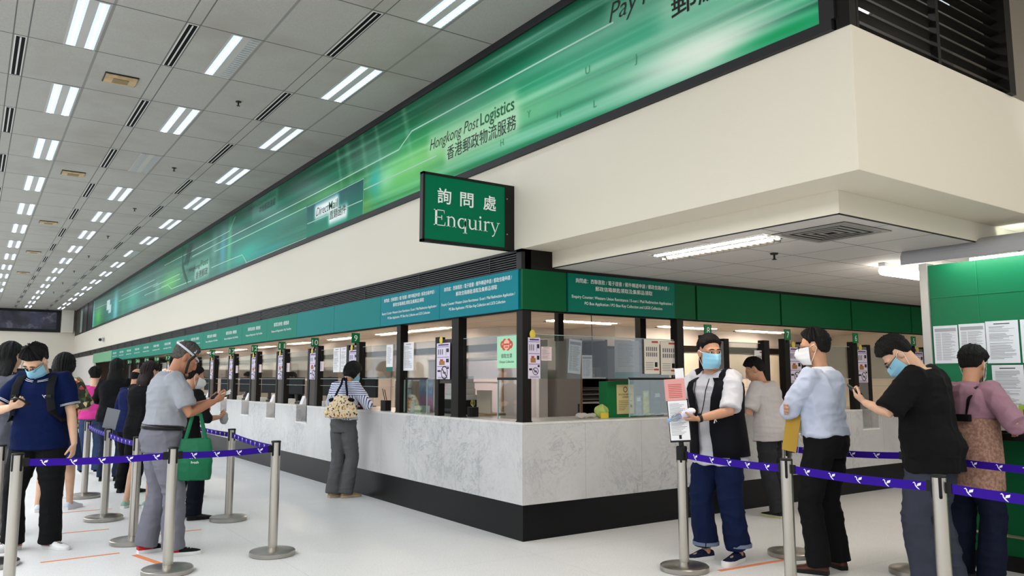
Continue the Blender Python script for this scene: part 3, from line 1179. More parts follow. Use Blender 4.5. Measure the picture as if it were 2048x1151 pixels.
def strip_print(mb, f, u0, w_, v0, h):
    """the three-picture guidance strip: heading, counter, parcel, no-parcel ring"""
    U = lambda a: u0 + a * w_
    V = lambda a: v0 + a * h
    mb.mi(1)
    rect(mb, f, U(.12), U(.9), V(.93), V(.965), 0.003)
    for y in (.89, .60, .345):
        rect(mb, f, U(.05), U(.95), V(y), V(y + .012), 0.003)
    mb.mi(2)
    for k in range(3):
        rect(mb, f, U(.1 + .15 * k), U(.18 + .15 * k), V(.68), V(.83), 0.003)
    mb.mi(3)
    rect(mb, f, U(.74), U(.92), V(.74), V(.84), 0.003)
    rect(mb, f, U(.7), U(.72), V(.66), V(.84), 0.003)
    mb.mi(4)
    rect(mb, f, U(.2), U(.62), V(.39), V(.50), 0.003)
    mb.mi(5)
    rect(mb, f, U(.26), U(.5), V(.50), V(.55), 0.003)
    mb.mi(3)
    rect(mb, f, U(.72), U(.92), V(.46), V(.56), 0.003)
    rect(mb, f, U(.08), U(.32), V(.2), V(.25), 0.003)
    rect(mb, f, U(.78), U(.94), V(.28), V(.33), 0.003)
    r = w_ * .25
    ring(mb, f, U(.6), V(.18), r * .82, r, 0.003)
    a = math.radians(-40)
    c, s_ = math.cos(a), math.sin(a)
    q = [(-r, -r * .1), (r, -r * .1), (r, r * .1), (-r, r * .1)]
    mb.add([f(U(.6) + x * c - y * s_, V(.18) + x * s_ + y * c, 0.0035) for x, y in q], [(0, 1, 2, 3)])
    mb.mi(2)
    rect(mb, f, U(.48), U(.72), V(.15), V(.2), 0.003)
    for k in range(3):
        rect(mb, f, U(.12), U(.88), V(.02 + .018 * k), V(.028 + .018 * k), 0.003)


def notice_strip(label, f, u0, u1, v0, v1, badge=True, d=0.0, group='lilac guidance strips on the counter posts'):
    p = f((u0 + u1) / 2, v0, d)
    t = thing('notice_strip', label, 'notice', p, 0, group)
    g_ = lambda u, v, e: f(u, v, d + e)
    mb = MB()
    slab(mb, g_, u0, u1, v0, v1, 0.0, 0.002)
    mb.build('sheet', M_lilac, t)
    mb = MB()
    strip_print(mb, g_, u0, u1 - u0, v0, v1 - v0)
    mb.build('print', PL, t)
    if badge:
        mb = MB()
        uc = u0 + (u1 - u0) * .35
        rs = []
        for dd, k in ((0.0, .9), (0.008, 1), (0.014, .6)):
            rs.append([g_(uc + 0.034 * k * math.cos(a), v1 + 0.03 + 0.042 * k * math.sin(a), dd) for a in [2 * PI * i / 16 for i in range(16)]])
        mb.loft(rs)
        mb.build('badge', M_yellow, t, smooth=True)
    return t


def digits_sign(num, label, loc, f, w_=0.115, h=0.13):
    t = thing('number_sign', label, 'sign', loc, 0, 'green counter number signs')
    mb = MB()
    slab(mb, f, 0, w_, 0, h, -0.012, 0.0)
    mb.build('plate', M_green, t)
    mb = MB()
    text_on(mb, num, lambda u, v: f(u, v, 0.003), w_ / 2, h * 0.2, None if len(num) == 1 else w_ * 0.78, h * 0.6, align='C')
    text_on(mb, num, lambda u, v: f(w_ - u, v, -0.015), w_ / 2, h * 0.2, None if len(num) == 1 else w_ * 0.78, h * 0.6, align='C')
    mb.build('lettering', M_lt_white, t)
    mb = MB()
    slab(mb, f, w_ * 0.4, w_ * 0.6, -0.03, 0.0, -0.01, -0.002)
    mb.build('bracket', M_brown, t)
    return t


# pillars of the long counter: main post, second post, guidance strip between them
GLASS = glass_mat('clear_screen', '#f4f8f6', 0.004)
GLASSD = glass_mat('tinted_screen', '#eceff0', 0.012)
pil = None
for k in range(15):
    y = 3.70 + 1.475 * k
    num = 9 + k
    lab = 'pair of dark posts under number %d on the long marble counter' % num
    lab2 = ['nine', 'ten', 'eleven', 'twelve', 'thirteen', 'fourteen', 'fifteen', 'sixteen', 'seventeen', 'eighteen', 'nineteen', 'twenty', 'twenty-one', 'twenty-two', 'twenty-three'][k]
    lab = 'pair of dark posts at counter %s of the long marble front' % lab2
    if pil is None or k == 1:
        pil = thing('screen_post', lab, 'post', (0.05, y, ZT), 0, 'paired dark posts of the long counter')
        MB().box((0.01, y - 0.005, ZT + .001), (0.10, y + 0.095, 1.93)).build('main_post', M_brown, pil, bevel=0.003)
        MB().box((0.02, y + 0.365, 0.81 if k else ZT + .001), (0.10, y + 0.445, 1.90)).build('rear_post', M_brown, pil, bevel=0.003)
        MB().box((0.03, y + 0.095, ZT + .001), (0.06, y + 0.36, 1.87)).build('infill', mat('dark_infill', '#3a332c', 0.5), pil)
    else:
        dup(pil, (0.05, y, ZT), 0, lab)
    digits_sign(str(num), 'small green number sign reading %d on a post of the long counter' % num if False else 'small green sign numbered %s above the long counter' % lab2, (0.0, y, 1.915),
                lambda u, v, d, y=y: (-0.085 + u, y + 0.03 - d, 1.915 + v))
    if k < 10:
        notice_strip('lilac guidance strip on the posts of counter %s' % lab2, LY, -(y + 0.362), -(y + 0.10), 1.44, 1.83, True, -0.028)
# pillars of the short counter
for k, (x, nm) in enumerate(((2.47, 'eight'), (3.89, 'seven'), (5.33, 'six'), (6.77, 'five'))):
    t = thing('screen_post', 'pair of dark posts at counter %s of the short marble front' % nm, 'post', (x, 0.05, ZT), 0, 'paired dark posts of the short counter')
    MB().box((x, 0.01, ZT + .001), (x + 0.10, 0.10, 1.93)).build('main_post', M_brown, t, bevel=0.003)
    MB().box((x + 0.34, 0.02, ZT + .001), (x + 0.42, 0.10, 1.90)).build('rear_post', M_brown, t, bevel=0.003)
    MB().box((x + 0.10, 0.03, ZT + .001), (x + 0.34, 0.06, 1.87)).build('infill', mat('grey_infill', '#6d6a68', 0.5), t)
    digits_sign(str(8 - k), 'small green sign numbered %s above the short counter' % nm, (x, 0.0, 1.915), lambda u, v, d, x=x: (x + 0.05 - d * 0 - 0.058 + u, -0.004 - d, 1.915 + v))
    if k:
        notice_strip('lilac guidance strip on the posts of counter %s' % nm, RX, x + 0.105, x + 0.337, 1.40, 1.83, True, -0.028)
notice_strip('lilac guidance strip on the first full-height post from the corner', LY, -1.60, -1.315, 1.445, 1.83, True, 0.002)
notice_strip('lilac guidance strip on the dark corner post', RX, 0.06, 0.20, 1.45, 1.83, True, 0.002)
t = thing('screen_post', 'short dark post holding the guidance strip near the corner', 'post', (0.05, 1.6, ZT), 0, 'paired dark posts of the long counter')
MB().box((0.01, 1.58, ZT), (0.09, 1.66, 1.90)).build('main_post', M_brown, t, bevel=0.003)
MB().box((0.02, 1.30, 1.40), (0.05, 1.58, 1.87)).build('infill', mat('dark_infill'), t)
t = thing('screen_post', 'short dark post between the corner bay and counter seven', 'post', (3.55, 0.05, ZT), 0, 'paired dark posts of the short counter')
MB().box((3.50, 0.01, ZT), (3.60, 0.10, 1.90)).build('main_post', M_brown, t, bevel=0.003)

# ---------------------------------------------------------------- glass screens
M_rail = mat('dark_rail', '#171412', 0.35)
M_edge = mat('glass_edge', '#9fb3ad', 0.2)


def screen(label, f, u0, u1, hatch=None, top=1.862, rail=1.449, tint=None):
    """upper pane down to the rail, lower pane beside the hatch opening"""
    p = f((u0 + u1) / 2, ZT, -0.06)
    t = thing('glass_screen', label, 'screen', p, 0, 'clear screens of the counters')
    g_ = lambda u, v, d: f(u, v, d - 0.06)
    mb = MB()
    slab(mb, g_, u0, u1, rail, top, -0.006, 0.0)
    mb.build('upper_pane', tint or GLASSD, t)
    mb = MB()
    slab(mb, g_, u0, u1, top, top + 0.006, -0.008, 0.002)
    mb.build('top_edge', M_edge, t)
    if hatch:
        a, b = hatch
        mb = MB()
        slab(mb, g_, a, b, rail - 0.012, rail + 0.012, -0.012, 0.006)
        mb.build('rail', M_rail, t)
        mb = MB()
        slab(mb, g_, a, b, ZT + 0.02, rail - 0.012, -0.006, 0.0)
        mb.build('lower_pane', GLASS, t)
        mb = MB()
        for q in (a, b):
            slab(mb, g_, q - 0.004, q + 0.004, ZT + 0.01, rail, -0.008, 0.002)
        mb.build('pane_edge', M_edge, t)
    else:
        mb = MB()
        slab(mb, g_, u0, u1, rail - 0.004, rail + 0.004, -0.012, 0.004)
        slab(mb, g_, u0, u1, rail - 0.1, rail - 0.095, -0.012, 0.004)
        mb.build('pane_edge', M_edge, t)
    return t


screen('clear screen between the corner post and the first post of the long counter', LY, -1.145, -0.11, (-0.5, -0.11))
screen('clear screen in front of the sanitiser bottle on the long counter', LY, -2.485, -1.665, (-2.485, -1.93))
screen('clear screen beside the woman in the striped shirt', LY, -3.69, -2.61)
for k in range(9):
    y = 3.70 + 1.475 * k
    screen('clear screen between counters %s and the next one on the long front' % ['nine', 'ten', 'eleven', 'twelve', 'thirteen', 'fourteen', 'fifteen', 'sixteen', 'seventeen'][k], LY, -(y + 1.465), -(y + 0.445))
screen('wide clear screen of the enquiry bay on the short counter', RX, 0.11, 2.035, (1.38, 2.035))
screen('clear screen between counters eight and seven', RX, 2.9, 3.49)
screen('clear screen between counters seven and six', RX, 4.32, 5.32)
screen('clear screen beyond counter six', RX, 5.76, 6.76)

# ---------------------------------------------------------------- sheets of paper on the screens


def sheet(label, f, u0, u1, v0, v1, d=0.0, style='lines', paper=None, group=None, cat='notice', name='paper_notice', tilt=0.0):
    if d < 0:          # hung just behind the front plane
        k_ = abs(d) * (-0.8 if f is LY else 0.8)
        u0, u1 = u0 + k_, u1 + k_
    p = f((u0 + u1) / 2, v0, d)
    t = thing(name, label, cat, p, 0, group)
    uc, vc = (u0 + u1) / 2, (v0 + v1) / 2
    ct, st = math.cos(tilt), math.sin(tilt)
    g_ = lambda u, v, e: f(uc + (u - uc) * ct - (v - vc) * st, vc + (u - uc) * st + (v - vc) * ct, d + e)
    mb = MB()
    slab(mb, g_, u0, u1, v0, v1, 0.0, 0.0015)
    mb.build('sheet', paper or M_paper, t)
    W_, H_ = u1 - u0, v1 - v0
    U = lambda a: u0 + a * W_
    V = lambda a: v0 + a * H_
    r = random.Random(label)
    mb = MB()
    mats = [M_grey_ink, M_black, M_red_ink, mat('teal_ink', '#1d6f5e', 0.5), mat('pale_ink', '#a9a8ae', 0.6)]
    if style == 'lines':
        mb.mi(1)
        rect(mb, g_, U(.25), U(.75), V(.92), V(.94), 0.002)
        y = .86
        while y > .08:
            if r.random() < .12:
                y -= .03
            mb.mi(0 if r.random() < .7 else 4)
            rect(mb, g_, U(.1), U(.1 + .8 * (r.uniform(.5, 1))), V(y), V(y + .010), 0.002)
            y -= .028
    elif style == 'table':
        mb.mi(4)
        rect(mb, g_, U(.06), U(.94), V(.84), V(.93), 0.0018)
        for k in range(32):
            mb.mi(0 if k % 3 else 4)
            rect(mb, g_, U(.08), U(.3), V(.8 - .023 * k), V(.808 - .023 * k), 0.002)
            rect(mb, g_, U(.34), U(.34 + r.uniform(.3, .58)), V(.8 - .023 * k), V(.808 - .023 * k), 0.002)
    elif style == 'poster':
        mb.mi(2)
        rect(mb, g_, U(.5), U(.92), V(.9), V(.95), 0.002)
        mb.mi(0)
        for j in range(2):
            for k in range(6):
                rect(mb, g_, U(.12 + .13 * k), U(.20 + .13 * k), V(.5 + .16 * j), V(.62 + .16 * j), 0.002)
        for k in range(5):
            rect(mb, g_, U(.08), U(.6), V(.12 + .05 * k), V(.135 + .05 * k), 0.002)
        mb.mi(1)
        rect(mb, g_, U(.68), U(.86), V(.2), V(.34), 0.002)
        mb.mi(2)
        rect(mb, g_, U(.62), U(.94), V(.1), V(.15), 0.002)
    elif style == 'foot':
        mb.mi(0)
        for k in range(18):
            rect(mb, g_, U(.12), U(.12 + .7 * r.uniform(.6, 1)), V(.3 + .035 * k), V(.31 + .035 * k), 0.002)
        mb.mi(3)
        rect(mb, g_, U(0), U(1), V(0), V(.16), 0.002)
    mb.build('print', mats, t)
    return t


sheet('white printed sheet with teal foot on the screen beside the striped shirt', LY, -2.92, -2.74, 1.54, 1.865, -0.05, 'foot')
sheet('white printed sheet on the screen above the brochure stand', LY, -2.46, -2.20, 1.545, 1.875, -0.05)
sheet('first printed sheet on the screen of counter ten', LY, -4.63, -4.39, 1.54, 1.88, -0.05)
sheet('second printed sheet on the screen of counter ten, next to its post', LY, -4.37, -4.14, 1.54, 1.88, -0.05)
sheet('small pink notice beside the dark corner post', RX, 0.21, 0.335, 1.62, 1.75, -0.05, 'lines', mat('pale_pink_paper', '#e2cfd2', 0.7))
sheet('first white poster with red heading on the enquiry screen', RX, 1.55, 1.77, 1.50, 1.86, -0.05, 'poster', mat('cream_paper', '#e6ddcf', 0.7))
sheet('second white poster with red heading, next to the full-height post', RX, 1.79, 2.03, 1.49, 1.85, -0.05, 'poster', mat('cream_paper'))
sheet('long office list hung behind the enquiry screen', RX, 0.54, 0.70, 1.50, 1.83, -0.0685, 'table', tilt=-0.08)
sheet('small office list below the long list behind the enquiry screen', RX, 0.71, 0.84, 1.455, 1.68, -0.0685, 'table')
sheet('large blank-looking sheet hung behind the enquiry screen', RX, 1.14, 1.48, 1.455, 1.84, -0.0685, 'foot', mat('grey_paper', '#b8b1aa', 0.7))
sheet('small coloured notice behind the screen at counter seven', RX, 3.33, 3.52, 1.50, 1.78, -0.05, 'poster')
for k in range(4):
    y = 3.70 + 1.475 * (k + 1)
    sheet('small pale notice on the screen past counter %s' % ['ten', 'eleven', 'twelve', 'thirteen'][k], LY, -(y - 0.04), -(y - 0.18), 1.56, 1.70, -0.05, 'lines', mat('pale_pink_paper'))
# mint poster about cheques
t = thing('poster', 'mint green cheque collection poster with red seal on the corner screen', 'poster', (0.05, 0.25, 1.55))
g_ = lambda u, v, d: LY(u, v, d - 0.05)
mb = MB()
slab(mb, g_, -0.495, -0.165, 1.55, 1.857, 0, 0.002)
mb.build('sheet', mat('mint_paper', '#a8dcb8', 0.6), t)
mb = MB()
for k in range(7):
    a = PI * k / 6.5
    ring(mb, g_, -0.33 + 0.07 * math.cos(a * 2.1), 1.775 + 0.025 * math.sin(a * 2.1), 0.012, 0.036, 0.0022 + 0.0001 * k, 14)
mb.mi(1)
ring(mb, g_, -0.33, 1.775, 0.0, 0.05, 0.0032, 18)
mb.mi(0)
rect(mb, g_, -0.375, -0.285, 1.768, 1.785, 0.004)
rect(mb, g_, -0.36, -0.30, 1.745, 1.757, 0.004)
mb.mi(2)
text_on(mb, '領取支票', lambda u, v: g_(u, v, 0.003), -0.33, 1.645, 0.19, 0.04, align='C')
text_on(mb, 'Cheque Collection', lambda u, v: g_(u, v, 0.003), -0.33, 1.60, 0.25, 0.024, align='C')
mb.build('print', [mat('seal_red', '#c8503c', 0.6), mat('seal_pale', '#eab8a0', 0.6), M_black], t)

# ================================================================ FASCIA SIGNS
M_tealb = mat('teal_blue_film', '#007a86', 0.5, spec=0.1)  # long-side film tints: light effects and fading put into the colour
M_teal = mat('teal_film', '#007a78', 0.5, spec=0.1)
M_tealg = mat('teal_green_film', '#037a66', 0.5, spec=0.1)
M_lgreen = mat('light_green_film', '#5e9f78', 0.4)
M_dgreen = mat('dark_green_film', '#03542f', 0.5, spec=0.1)
M_tealr = mat('dark_teal_film', '#026a58', 0.5, spec=0.1)
FZ0, FZ1 = 2.088, 2.462


def fascia(label, f, u0, u1, m_, lines=None, d=0.03, group=None):
    p = f((u0 + u1) / 2, FZ0, 0)
    t = thing('fascia_sign', label, 'sign', p, 0, group)
    mb = MB()
    slab(mb, f, u0 + 0.003, u1 - 0.003, FZ0, FZ1, d - 0.04, d)
    mb.build('panel', m_, t, bevel=0.002)
    if lines:
        mb = MB()
        for (s, uc, v, w_, h) in lines:
            text_on(mb, s, lambda u, v: f(u, v, d + 0.002), uc, v, w_, h, align='C')
        mb.build('lettering', M_lt_white, t)
    return t


C1, C2 = '詢問處：西聯匯款 / 電子證書 / 郵件轉遞申請 / 郵政信箱申請 /', '郵政信箱鎖匙領取及集郵品領取'
E1, E2 = 'Enquiry Counter: Western Union Remittance / E-cert / Mail Redirection Application /', 'PO Box Application / PO Box Key Collection and LSOS Collection'


def enq(c, w_=1.0):
    return [(C1, c, 2.375, 1.28 * w_, 0.042), (C2, c, 2.308, 0.78 * w_, 0.042), (E1, c, 2.225, 1.38 * w_, 0.030), (E2, c, 2.165, 1.06 * w_, 0.030)]


fascia('teal enquiry counter sign next to the corner on the hall side', LY, -1.505, -0.025, M_tealb, enq(-0.765))
fascia('teal enquiry counter sign, second from the corner on the hall side', LY, -2.985, -1.505, M_tealb, enq(-2.245))
fascia('blank teal sign panel next to the enquiry signs', LY, -4.49, -2.985, M_teal)
fascia('blank teal sign panel next to the first stamps sign', LY, -6.0, -4.49, M_teal)
for k in range(13):
    y = 6.0 + 1.49 * k
    c = -(y + 0.745)
    fascia('teal stamps and registration sign, %s along from the enquiry signs' % ORD[k], LY, -(y + 1.49), -y, M_tealg,
           [('郵票及掛號 / 郵繳通', c, 2.31, 0.74, 0.06), ('Stamps and Registration / Pay ThruPost', c, 2.22, 0.98, 0.036)], group='teal stamps signs of the long counter')
fascia('light green blank sign panel next to the last stamps sign', LY, -(25.37 + 2.7), -25.37, M_lgreen)
fascia('light green blank sign panel at the far end of the hall', LY, -30.5, -28.07, M_lgreen)
fascia('narrow dark green blank panel at the corner over the short counter', RX, -0.02, 0.50, M_dgreen)
fascia('dark teal enquiry counter sign over the short counter', RX, 0.515, 1.97, M_tealr, enq(1.245), d=0.04)
fascia('narrow dark green panel beside the dark teal enquiry sign', RX, 1.973, 2.30, M_dgreen)
for k in range(6):
    x = 2.325 + 1.475 * k
    fascia('blank dark green panel over the short counter, %s past the enquiry sign' % ORD[k], RX, x, x + 1.452, M_dgreen, group='dark green panels over the short counter')
struct(MB().box((0.02, 0.05, 2.08), (11.8, 0.10, 2.46)).box((0.03, 0.05, 2.08), (0.10, 30.4, 2.46)).box((0.015, 0.015, 2.075), (0.1, 0.1, 2.1)).build('trim_5', M_brown))

# ---------------------------------------------------------------- projecting enquiry sign
t = thing('hanging_sign', 'green projecting enquiry sign in black frame fixed to the cream beam', 'sign', (-0.5, 0.15, 2.65))
f = lambda u, v, d=0.0: (u, 0.14 - d, v)
mb = MB()
slab(mb, f, -0.982, -0.045, 2.648, 2.672, -0.05, 0.008)
slab(mb, f, -0.982, -0.045, 3.252, 3.276, -0.05, 0.008)
slab(mb, f, -0.982, -0.960, 2.648, 3.276, -0.05, 0.008)
slab(mb, f, -0.105, 0.0, 2.648, 3.276, -0.05, 0.010)
mb.build('frame', M_black, t, bevel=0.002)
mb = MB()
slab(mb, f, -0.962, -0.10, 2.66, 3.262, -0.042, 0.002)
mb.build('face', mat('enquiry_green', '#006f4c', 0.5, spec=0.1), t)
mb = MB()
for v in (2.80, 3.14):
    mb.tube([f(-0.085, v, 0.009), f(-0.085, v, 0.015)], 0.006, 10)
mb.build('screw', mat('steel_screw', '#b8b8b5', 0.3, 0.8), t)
mb = MB()
for ch, a in (('詢', -0.833), ('問', -0.597), ('處', -0.347)):
    text_on(mb, ch, lambda u, v: f(u, v, 0.004), a, 3.008, 0.142, 0.128, bold=0.012)


def arc(cx, cy, rx, ry, a0, a1, n=14):
    return [(cx + rx * math.cos(math.radians(a0 + (a1 - a0) * i / n)), cy + ry * math.sin(math.radians(a0 + (a1 - a0) * i / n))) for i in range(n + 1)]


def serif_word(mb, fm, u0, v0, sx, sy):
    G = {
        'E': (.68, [([(.14, 0), (.14, .72)], [.055] * 2), ([(.02, .703), (.56, .703)], [.018] * 2), ([(.545, .72), (.565, .55)], [.024, .006]), ([(.14, .375), (.43, .375)], [.018] * 2),
                    ([(.43, .48), (.43, .27)], [.016] * 2), ([(.02, .018), (.59, .018)], [.018] * 2), ([(.58, 0), (.615, .19)], [.028, .006])]),
        'n': (.57, [([(.1, 0), (.1, .44)], [.042] * 2), ([(0, .425), (.13, .47)], [.012, .02]), ([(0, .012), (.2, .012)], [.012] * 2),
                    ([(.1, .34), (.17, .43), (.27, .462), (.36, .42), (.41, .32), (.41, .15), (.41, 0)], [.012, .02, .026, .036, .042, .042, .042]), ([(.31, .012), (.51, .012)], [.012] * 2)]),
        'q': (.56, [(arc(.24, .225, .185, .225, 60, 400, 24), [.018 + .03 * abs(math.cos(math.radians(30 + 340 * i / 24 + 30))) for i in range(25)]), ([(.42, .47), (.42, -.22)], [.042] * 2), ([(.3, -.21), (.53, -.21)], [.012] * 2)]),
        'u': (.58, [([(.1, .45), (.1, .17), (.13, .07), (.2, .02), (.29, .03), (.37, .09), (.42, .16)], [.042, .042, .04, .034, .026, .02, .012]), ([(.42, .46), (.42, 0)], [.042] * 2),
                    ([(.0, .452), (.12, .452)], [.012] * 2), ([(.32, .452), (.44, .452)], [.012] * 2), ([(.42, .012), (.53, .02)], [.012] * 2)]),
        'i': (.28, [([(.1, 0), (.1, .44)], [.042] * 2), ([(0, .425), (.13, .47)], [.012, .02]), ([(0, .012), (.2, .012)], [.012] * 2), (arc(.1, .62, .028, .03, 0, 360, 12), [.028] * 13)]),
        'r': (.40, [([(.1, 0), (.1, .44)], [.042] * 2), ([(0, .425), (.13, .47)], [.012, .02]), ([(0, .012), (.22, .012)], [.012] * 2), ([(.1, .32), (.17, .42), (.25, .45), (.33, .425)], [.012, .02, .034, .045])]),
        'y': (.5, [([(.05, .45), (.25, .0)], [.042, .03]), ([(.43, .45), (.25, 0), (.17, -.16), (.08, -.2)], [.016, .018, .02, .036]), ([(-.04, .456), (.15, .456)], [.012] * 2), ([(.34, .456), (.52, .456)], [.012] * 2)]),
    }
    x = 0
    for ch in 'Enquiry':
        adv, st = G[ch]
        for pts, wd in st:
            strip(pts, wd, lambda a, b_, x=x: fm(u0 + (x + a) * sx, v0 + b_ * sy))
        x += adv


serif_word(mb, lambda u, v: f(u, v, 0.004), -0.872, 2.805, 0.198, 0.198)
mb.build('lettering', M_lt_white, t)

# ================================================================ CAMERA ON THE BEAM
t = thing('security_camera', 'small white bullet security camera on the cream beam above the far counters', 'camera', (-0.05, 27.9, 2.93))
MB().tube([(0.0, 27.9, 2.86), (-0.03, 27.9, 2.93)], 0.03, 10).build('bracket', M_white_metal, t)
MB().tube([(-0.03, 27.9, 2.97), (-0.16, 27.55, 2.93)], 0.07, 12).build('housing', mat('white_plastic', '#d8d8d6', 0.4), t)
MB().tube([(-0.158, 27.555, 2.93), (-0.166, 27.53, 2.928)], 0.055, 12).build('lens', M_black, t)

# ================================================================ QUEUE BARRIERS
M_steel = mat('brushed_steel', '#b9b4ac', 0.28, 1.0)
M_steelb = mat('steel_base', '#a8a49d', 0.33, 1.0)
M_cass = mat('belt_cassette', '#0d0d0e', 0.45)
M_belt = mat('purple_belt', '#2f0f8a', 0.75)
post0 = None


def belt_post(x, y, label):
    global post0
    if post0 is not None:
        return dup(post0, (x, y, 0), 0, label)
    t = thing('barrier_post', label, 'barrier post', (x, y, 0), 0, 'steel queue barrier posts')
    L = dict(local=True)
    MB().lathe([(0.0, 0.0), (0.178, 0.0), (0.184, 0.004), (0.184, 0.034), (0.178, 0.040), (0.10, 0.050), (0.042, 0.062), (0.0, 0.062)], n=48).build('base', M_steelb, t, smooth=True, **L)
    MB().lathe([(0.0, 0.05), (0.038, 0.05), (0.038, 0.80), (0.0, 0.80)], n=28).build('pole', M_steel, t, smooth=True, **L)
    MB().lathe([(0.0, 0.80), (0.0385, 0.80), (0.0385, 0.918), (0.0, 0.918)], n=28).build('head', M_steel, t, smooth=True, **L)
    MB().lathe([(0.0, 0.918), (0.041, 0.918), (0.041, 0.925), (0.036, 0.931), (0.0, 0.931)], n=28).build('cap', M_cass, t, smooth=True, **L)
    mb = MB()
    for k in range(4):
        a = k * PI / 2 + 0.6
        M = Matrix.Rotation(a, 4, 'Z')
        mb.box((0.030, -0.0085, 0.815), (0.0400, 0.0085, 0.918), M)
        mb.tube([M @ Vector((0.030, 0, 0.815)), M @ Vector((0.0400, 0, 0.815))], 0.0085, 10)
    mb.build('slot', M_cass, t, **L)
    post0 = t
    return t


def bird(mb, f, u, v, s):
    """small white swooping bird: bar of a wing over a curved body"""
    mb.add([f(u + x * s, v + y * s) for x, y in ((-.05, -.12), (.42, .02), (.5, .32), (.08, .2))], [(0, 1, 2, 3)])
    strip([(u + x * s, v + y * s) for x, y in ((-.5, .22), (-.34, .3), (-.22, .18), (-.2, .0), (-.05, -.2), (.12, -.34), (.28, -.46))], [q * s for q in (.01, .06, .06, .06, .065, .055, .01)], f, mb)


def belt(a, b, label, sag=0.012, z=0.866, n0=0.13, h=0.05):
    """flat belt between two posts with white birds printed on both faces"""
    A, B = Vector((*a, z)), Vector((*b, z))
    d = (B - A)
    Ln = d.length
    d.normalize()
    A, B = A + d * 0.03, B - d * 0.03
    Ln -= 0.06
    nrm = Vector((-d.y, d.x, 0))
    t = thing('barrier_belt', label, 'barrier belt', tuple((A + B) / 2), 0, 'purple barrier belts')

    def f(u, v, e=0.0):
        s = u / Ln
        return tuple(A + d * u + Vector((0, 0, v - sag * 4 * s * (1 - s))) + nrm * e)
    mb = MB()
    N = 16
    rs = []
    for i in range(N + 1):
        u = Ln * i / N
        rs.append([f(u, -h / 2, -0.0012), f(u, -h / 2, 0.0012), f(u, h / 2, 0.0012), f(u, h / 2, -0.0012)])
    mb.loft(rs)
    mb.build('webbing', M_belt, t)
    mb = MB()
    # print both sides so that the birds read the right way round from either side
    u = n0
    while u < Ln - 0.06:
        bird(mb, lambda p, q: f(p, q, -0.0020), u, 0.0, h * 1.0)
        bird(mb, lambda p, q: f(Ln - p, q, 0.0020), u, 0.0, h * 1.0)
        u += 0.183
    mb.build('bird_print', mat('belt_print', '#e6e2ee', 0.5), t)
    mb = MB()
    for s, q in ((A, d), (B, -d)):
        c = s + q * 0.022
        mb.box((-0.018, -0.006, -h / 2 - 0.004), (0.018, 0.006, h / 2 + 0.004), Matrix.Translation(c) @ Matrix.Rotation(math.atan2(d.y, d.x), 4, 'Z'))
    mb.build('end_clip', M_cass, t)
    return t


BP = {}
for key, x, y, lab in (('a', -3.845, 0.715, 'steel barrier post in front of the man in navy polo where the long belt starts'), ('b', -3.92, 1.62, 'steel barrier post behind the first post at the edge of the queue'),
                       ('c', -2.84, 0.63, 'steel barrier post in front of the grey-haired man'), ('d', -2.0, 0.775, 'steel barrier post standing alone nearest the open floor'),
                       ('e', -1.868, 2.62, 'steel barrier post with belt beside the man in black'), ('f', -2.875, 1.945, 'steel barrier post right behind the grey-haired man'),
                       ('g', -2.925, 3.37, 'steel barrier post with grey card holder in the middle of the queue'), ('h', -2.91, 5.22, 'steel barrier post deep in the queue by the floral blouse'),
                       ('i', -1.864, 4.52, 'steel barrier post hidden behind the man in black'),
                       ('j', 0.42, -1.535, 'steel barrier post carrying the paper notice stand'), ('k', 0.274, -2.588, 'steel barrier post between the man in vest and the man in pale shirt'),
                       ('l', 1.515, -1.69, 'steel barrier post farther back behind the pale shirt'), ('m', 0.208, -3.603, 'steel barrier post in front of the man in black T-shirt'),
                       ('n', 1.76, -2.60, 'steel barrier post seen between the legs of the man in black T-shirt'), ('o', 0.12, -4.75, 'steel barrier post past the frame edge')):
    if key == 'o':
        BP[key] = (x, y)
        continue
    lab = lab.replace('right behind', 'just behind')
    belt_post(x, y, lab.replace('nearest the open floor', 'on the open floor'))
    BP[key] = (x, y)
BP['p'] = (1.42, -4.3)
for a, b, lab in (('a', 'c', 'purple belt with white birds across the man in the navy polo'), ('c', 'd', 'purple belt with white birds past the green shopping bag'),
                  ('d', 'e', 'purple belt running back to the post beside the man in black'), ('e', 'i', 'purple belt beside the counter behind the man in black'),
                  ('h', 'g', 'dark purple belt deep in the queue, farther stretch'), ('g', 'f', 'dark purple belt in the queue behind the grey-haired man'),
                  ('j', 'k', 'purple belt with white birds across the man in the vest'), ('k', 'm', 'purple belt with white birds across the pale-shirted man'),
                  ('m', 'o', 'purple belt with white birds crossing the legs of the woman in pink'), ('l', 'n', 'purple belt behind the pale-shirted man'),
                  ('n', 'p', 'purple belt across the woman in pink at her waist')):
    belt(BP[a], BP[b], lab)

# notice stand on the post
t = thing('notice_stand', 'upright paper notice board clipped on a steel barrier post', 'notice stand', (0.42, -1.535, 0.931))
dirn = Vector((-0.86, -0.51, 0))
sd_ = Vector((0.51, -0.86, 0))
Mx = Matrix((( sd_.x, dirn.x * -1, 0, 0.42), (sd_.y, dirn.y * -1, 0, -1.535), (0, 0, 1, 0.93), (0, 0, 0, 1))) @ Matrix.Rotation(math.radians(-4), 4, 'Y')
F = lambda u, v, d=0.0: tuple(Mx @ Vector((u, -d, v)))
MB().tube([F(0, 0.0), F(0, 0.03)], 0.02, 12).build('mount', M_black, t)
MB().lathe([(0.0, 0.0), (0.042, 0.0), (0.042, -0.10), (0.0, -0.10)], (0.42, -1.535, 0.925), 20).build('collar', M_cass, t, smooth=True)
mb = MB()
slab(mb, F, -0.083, 0.083, 0.03, 0.36, -0.008, 0.002)
mb.build('board', M_cass, t, bevel=0.002)
mb = MB()
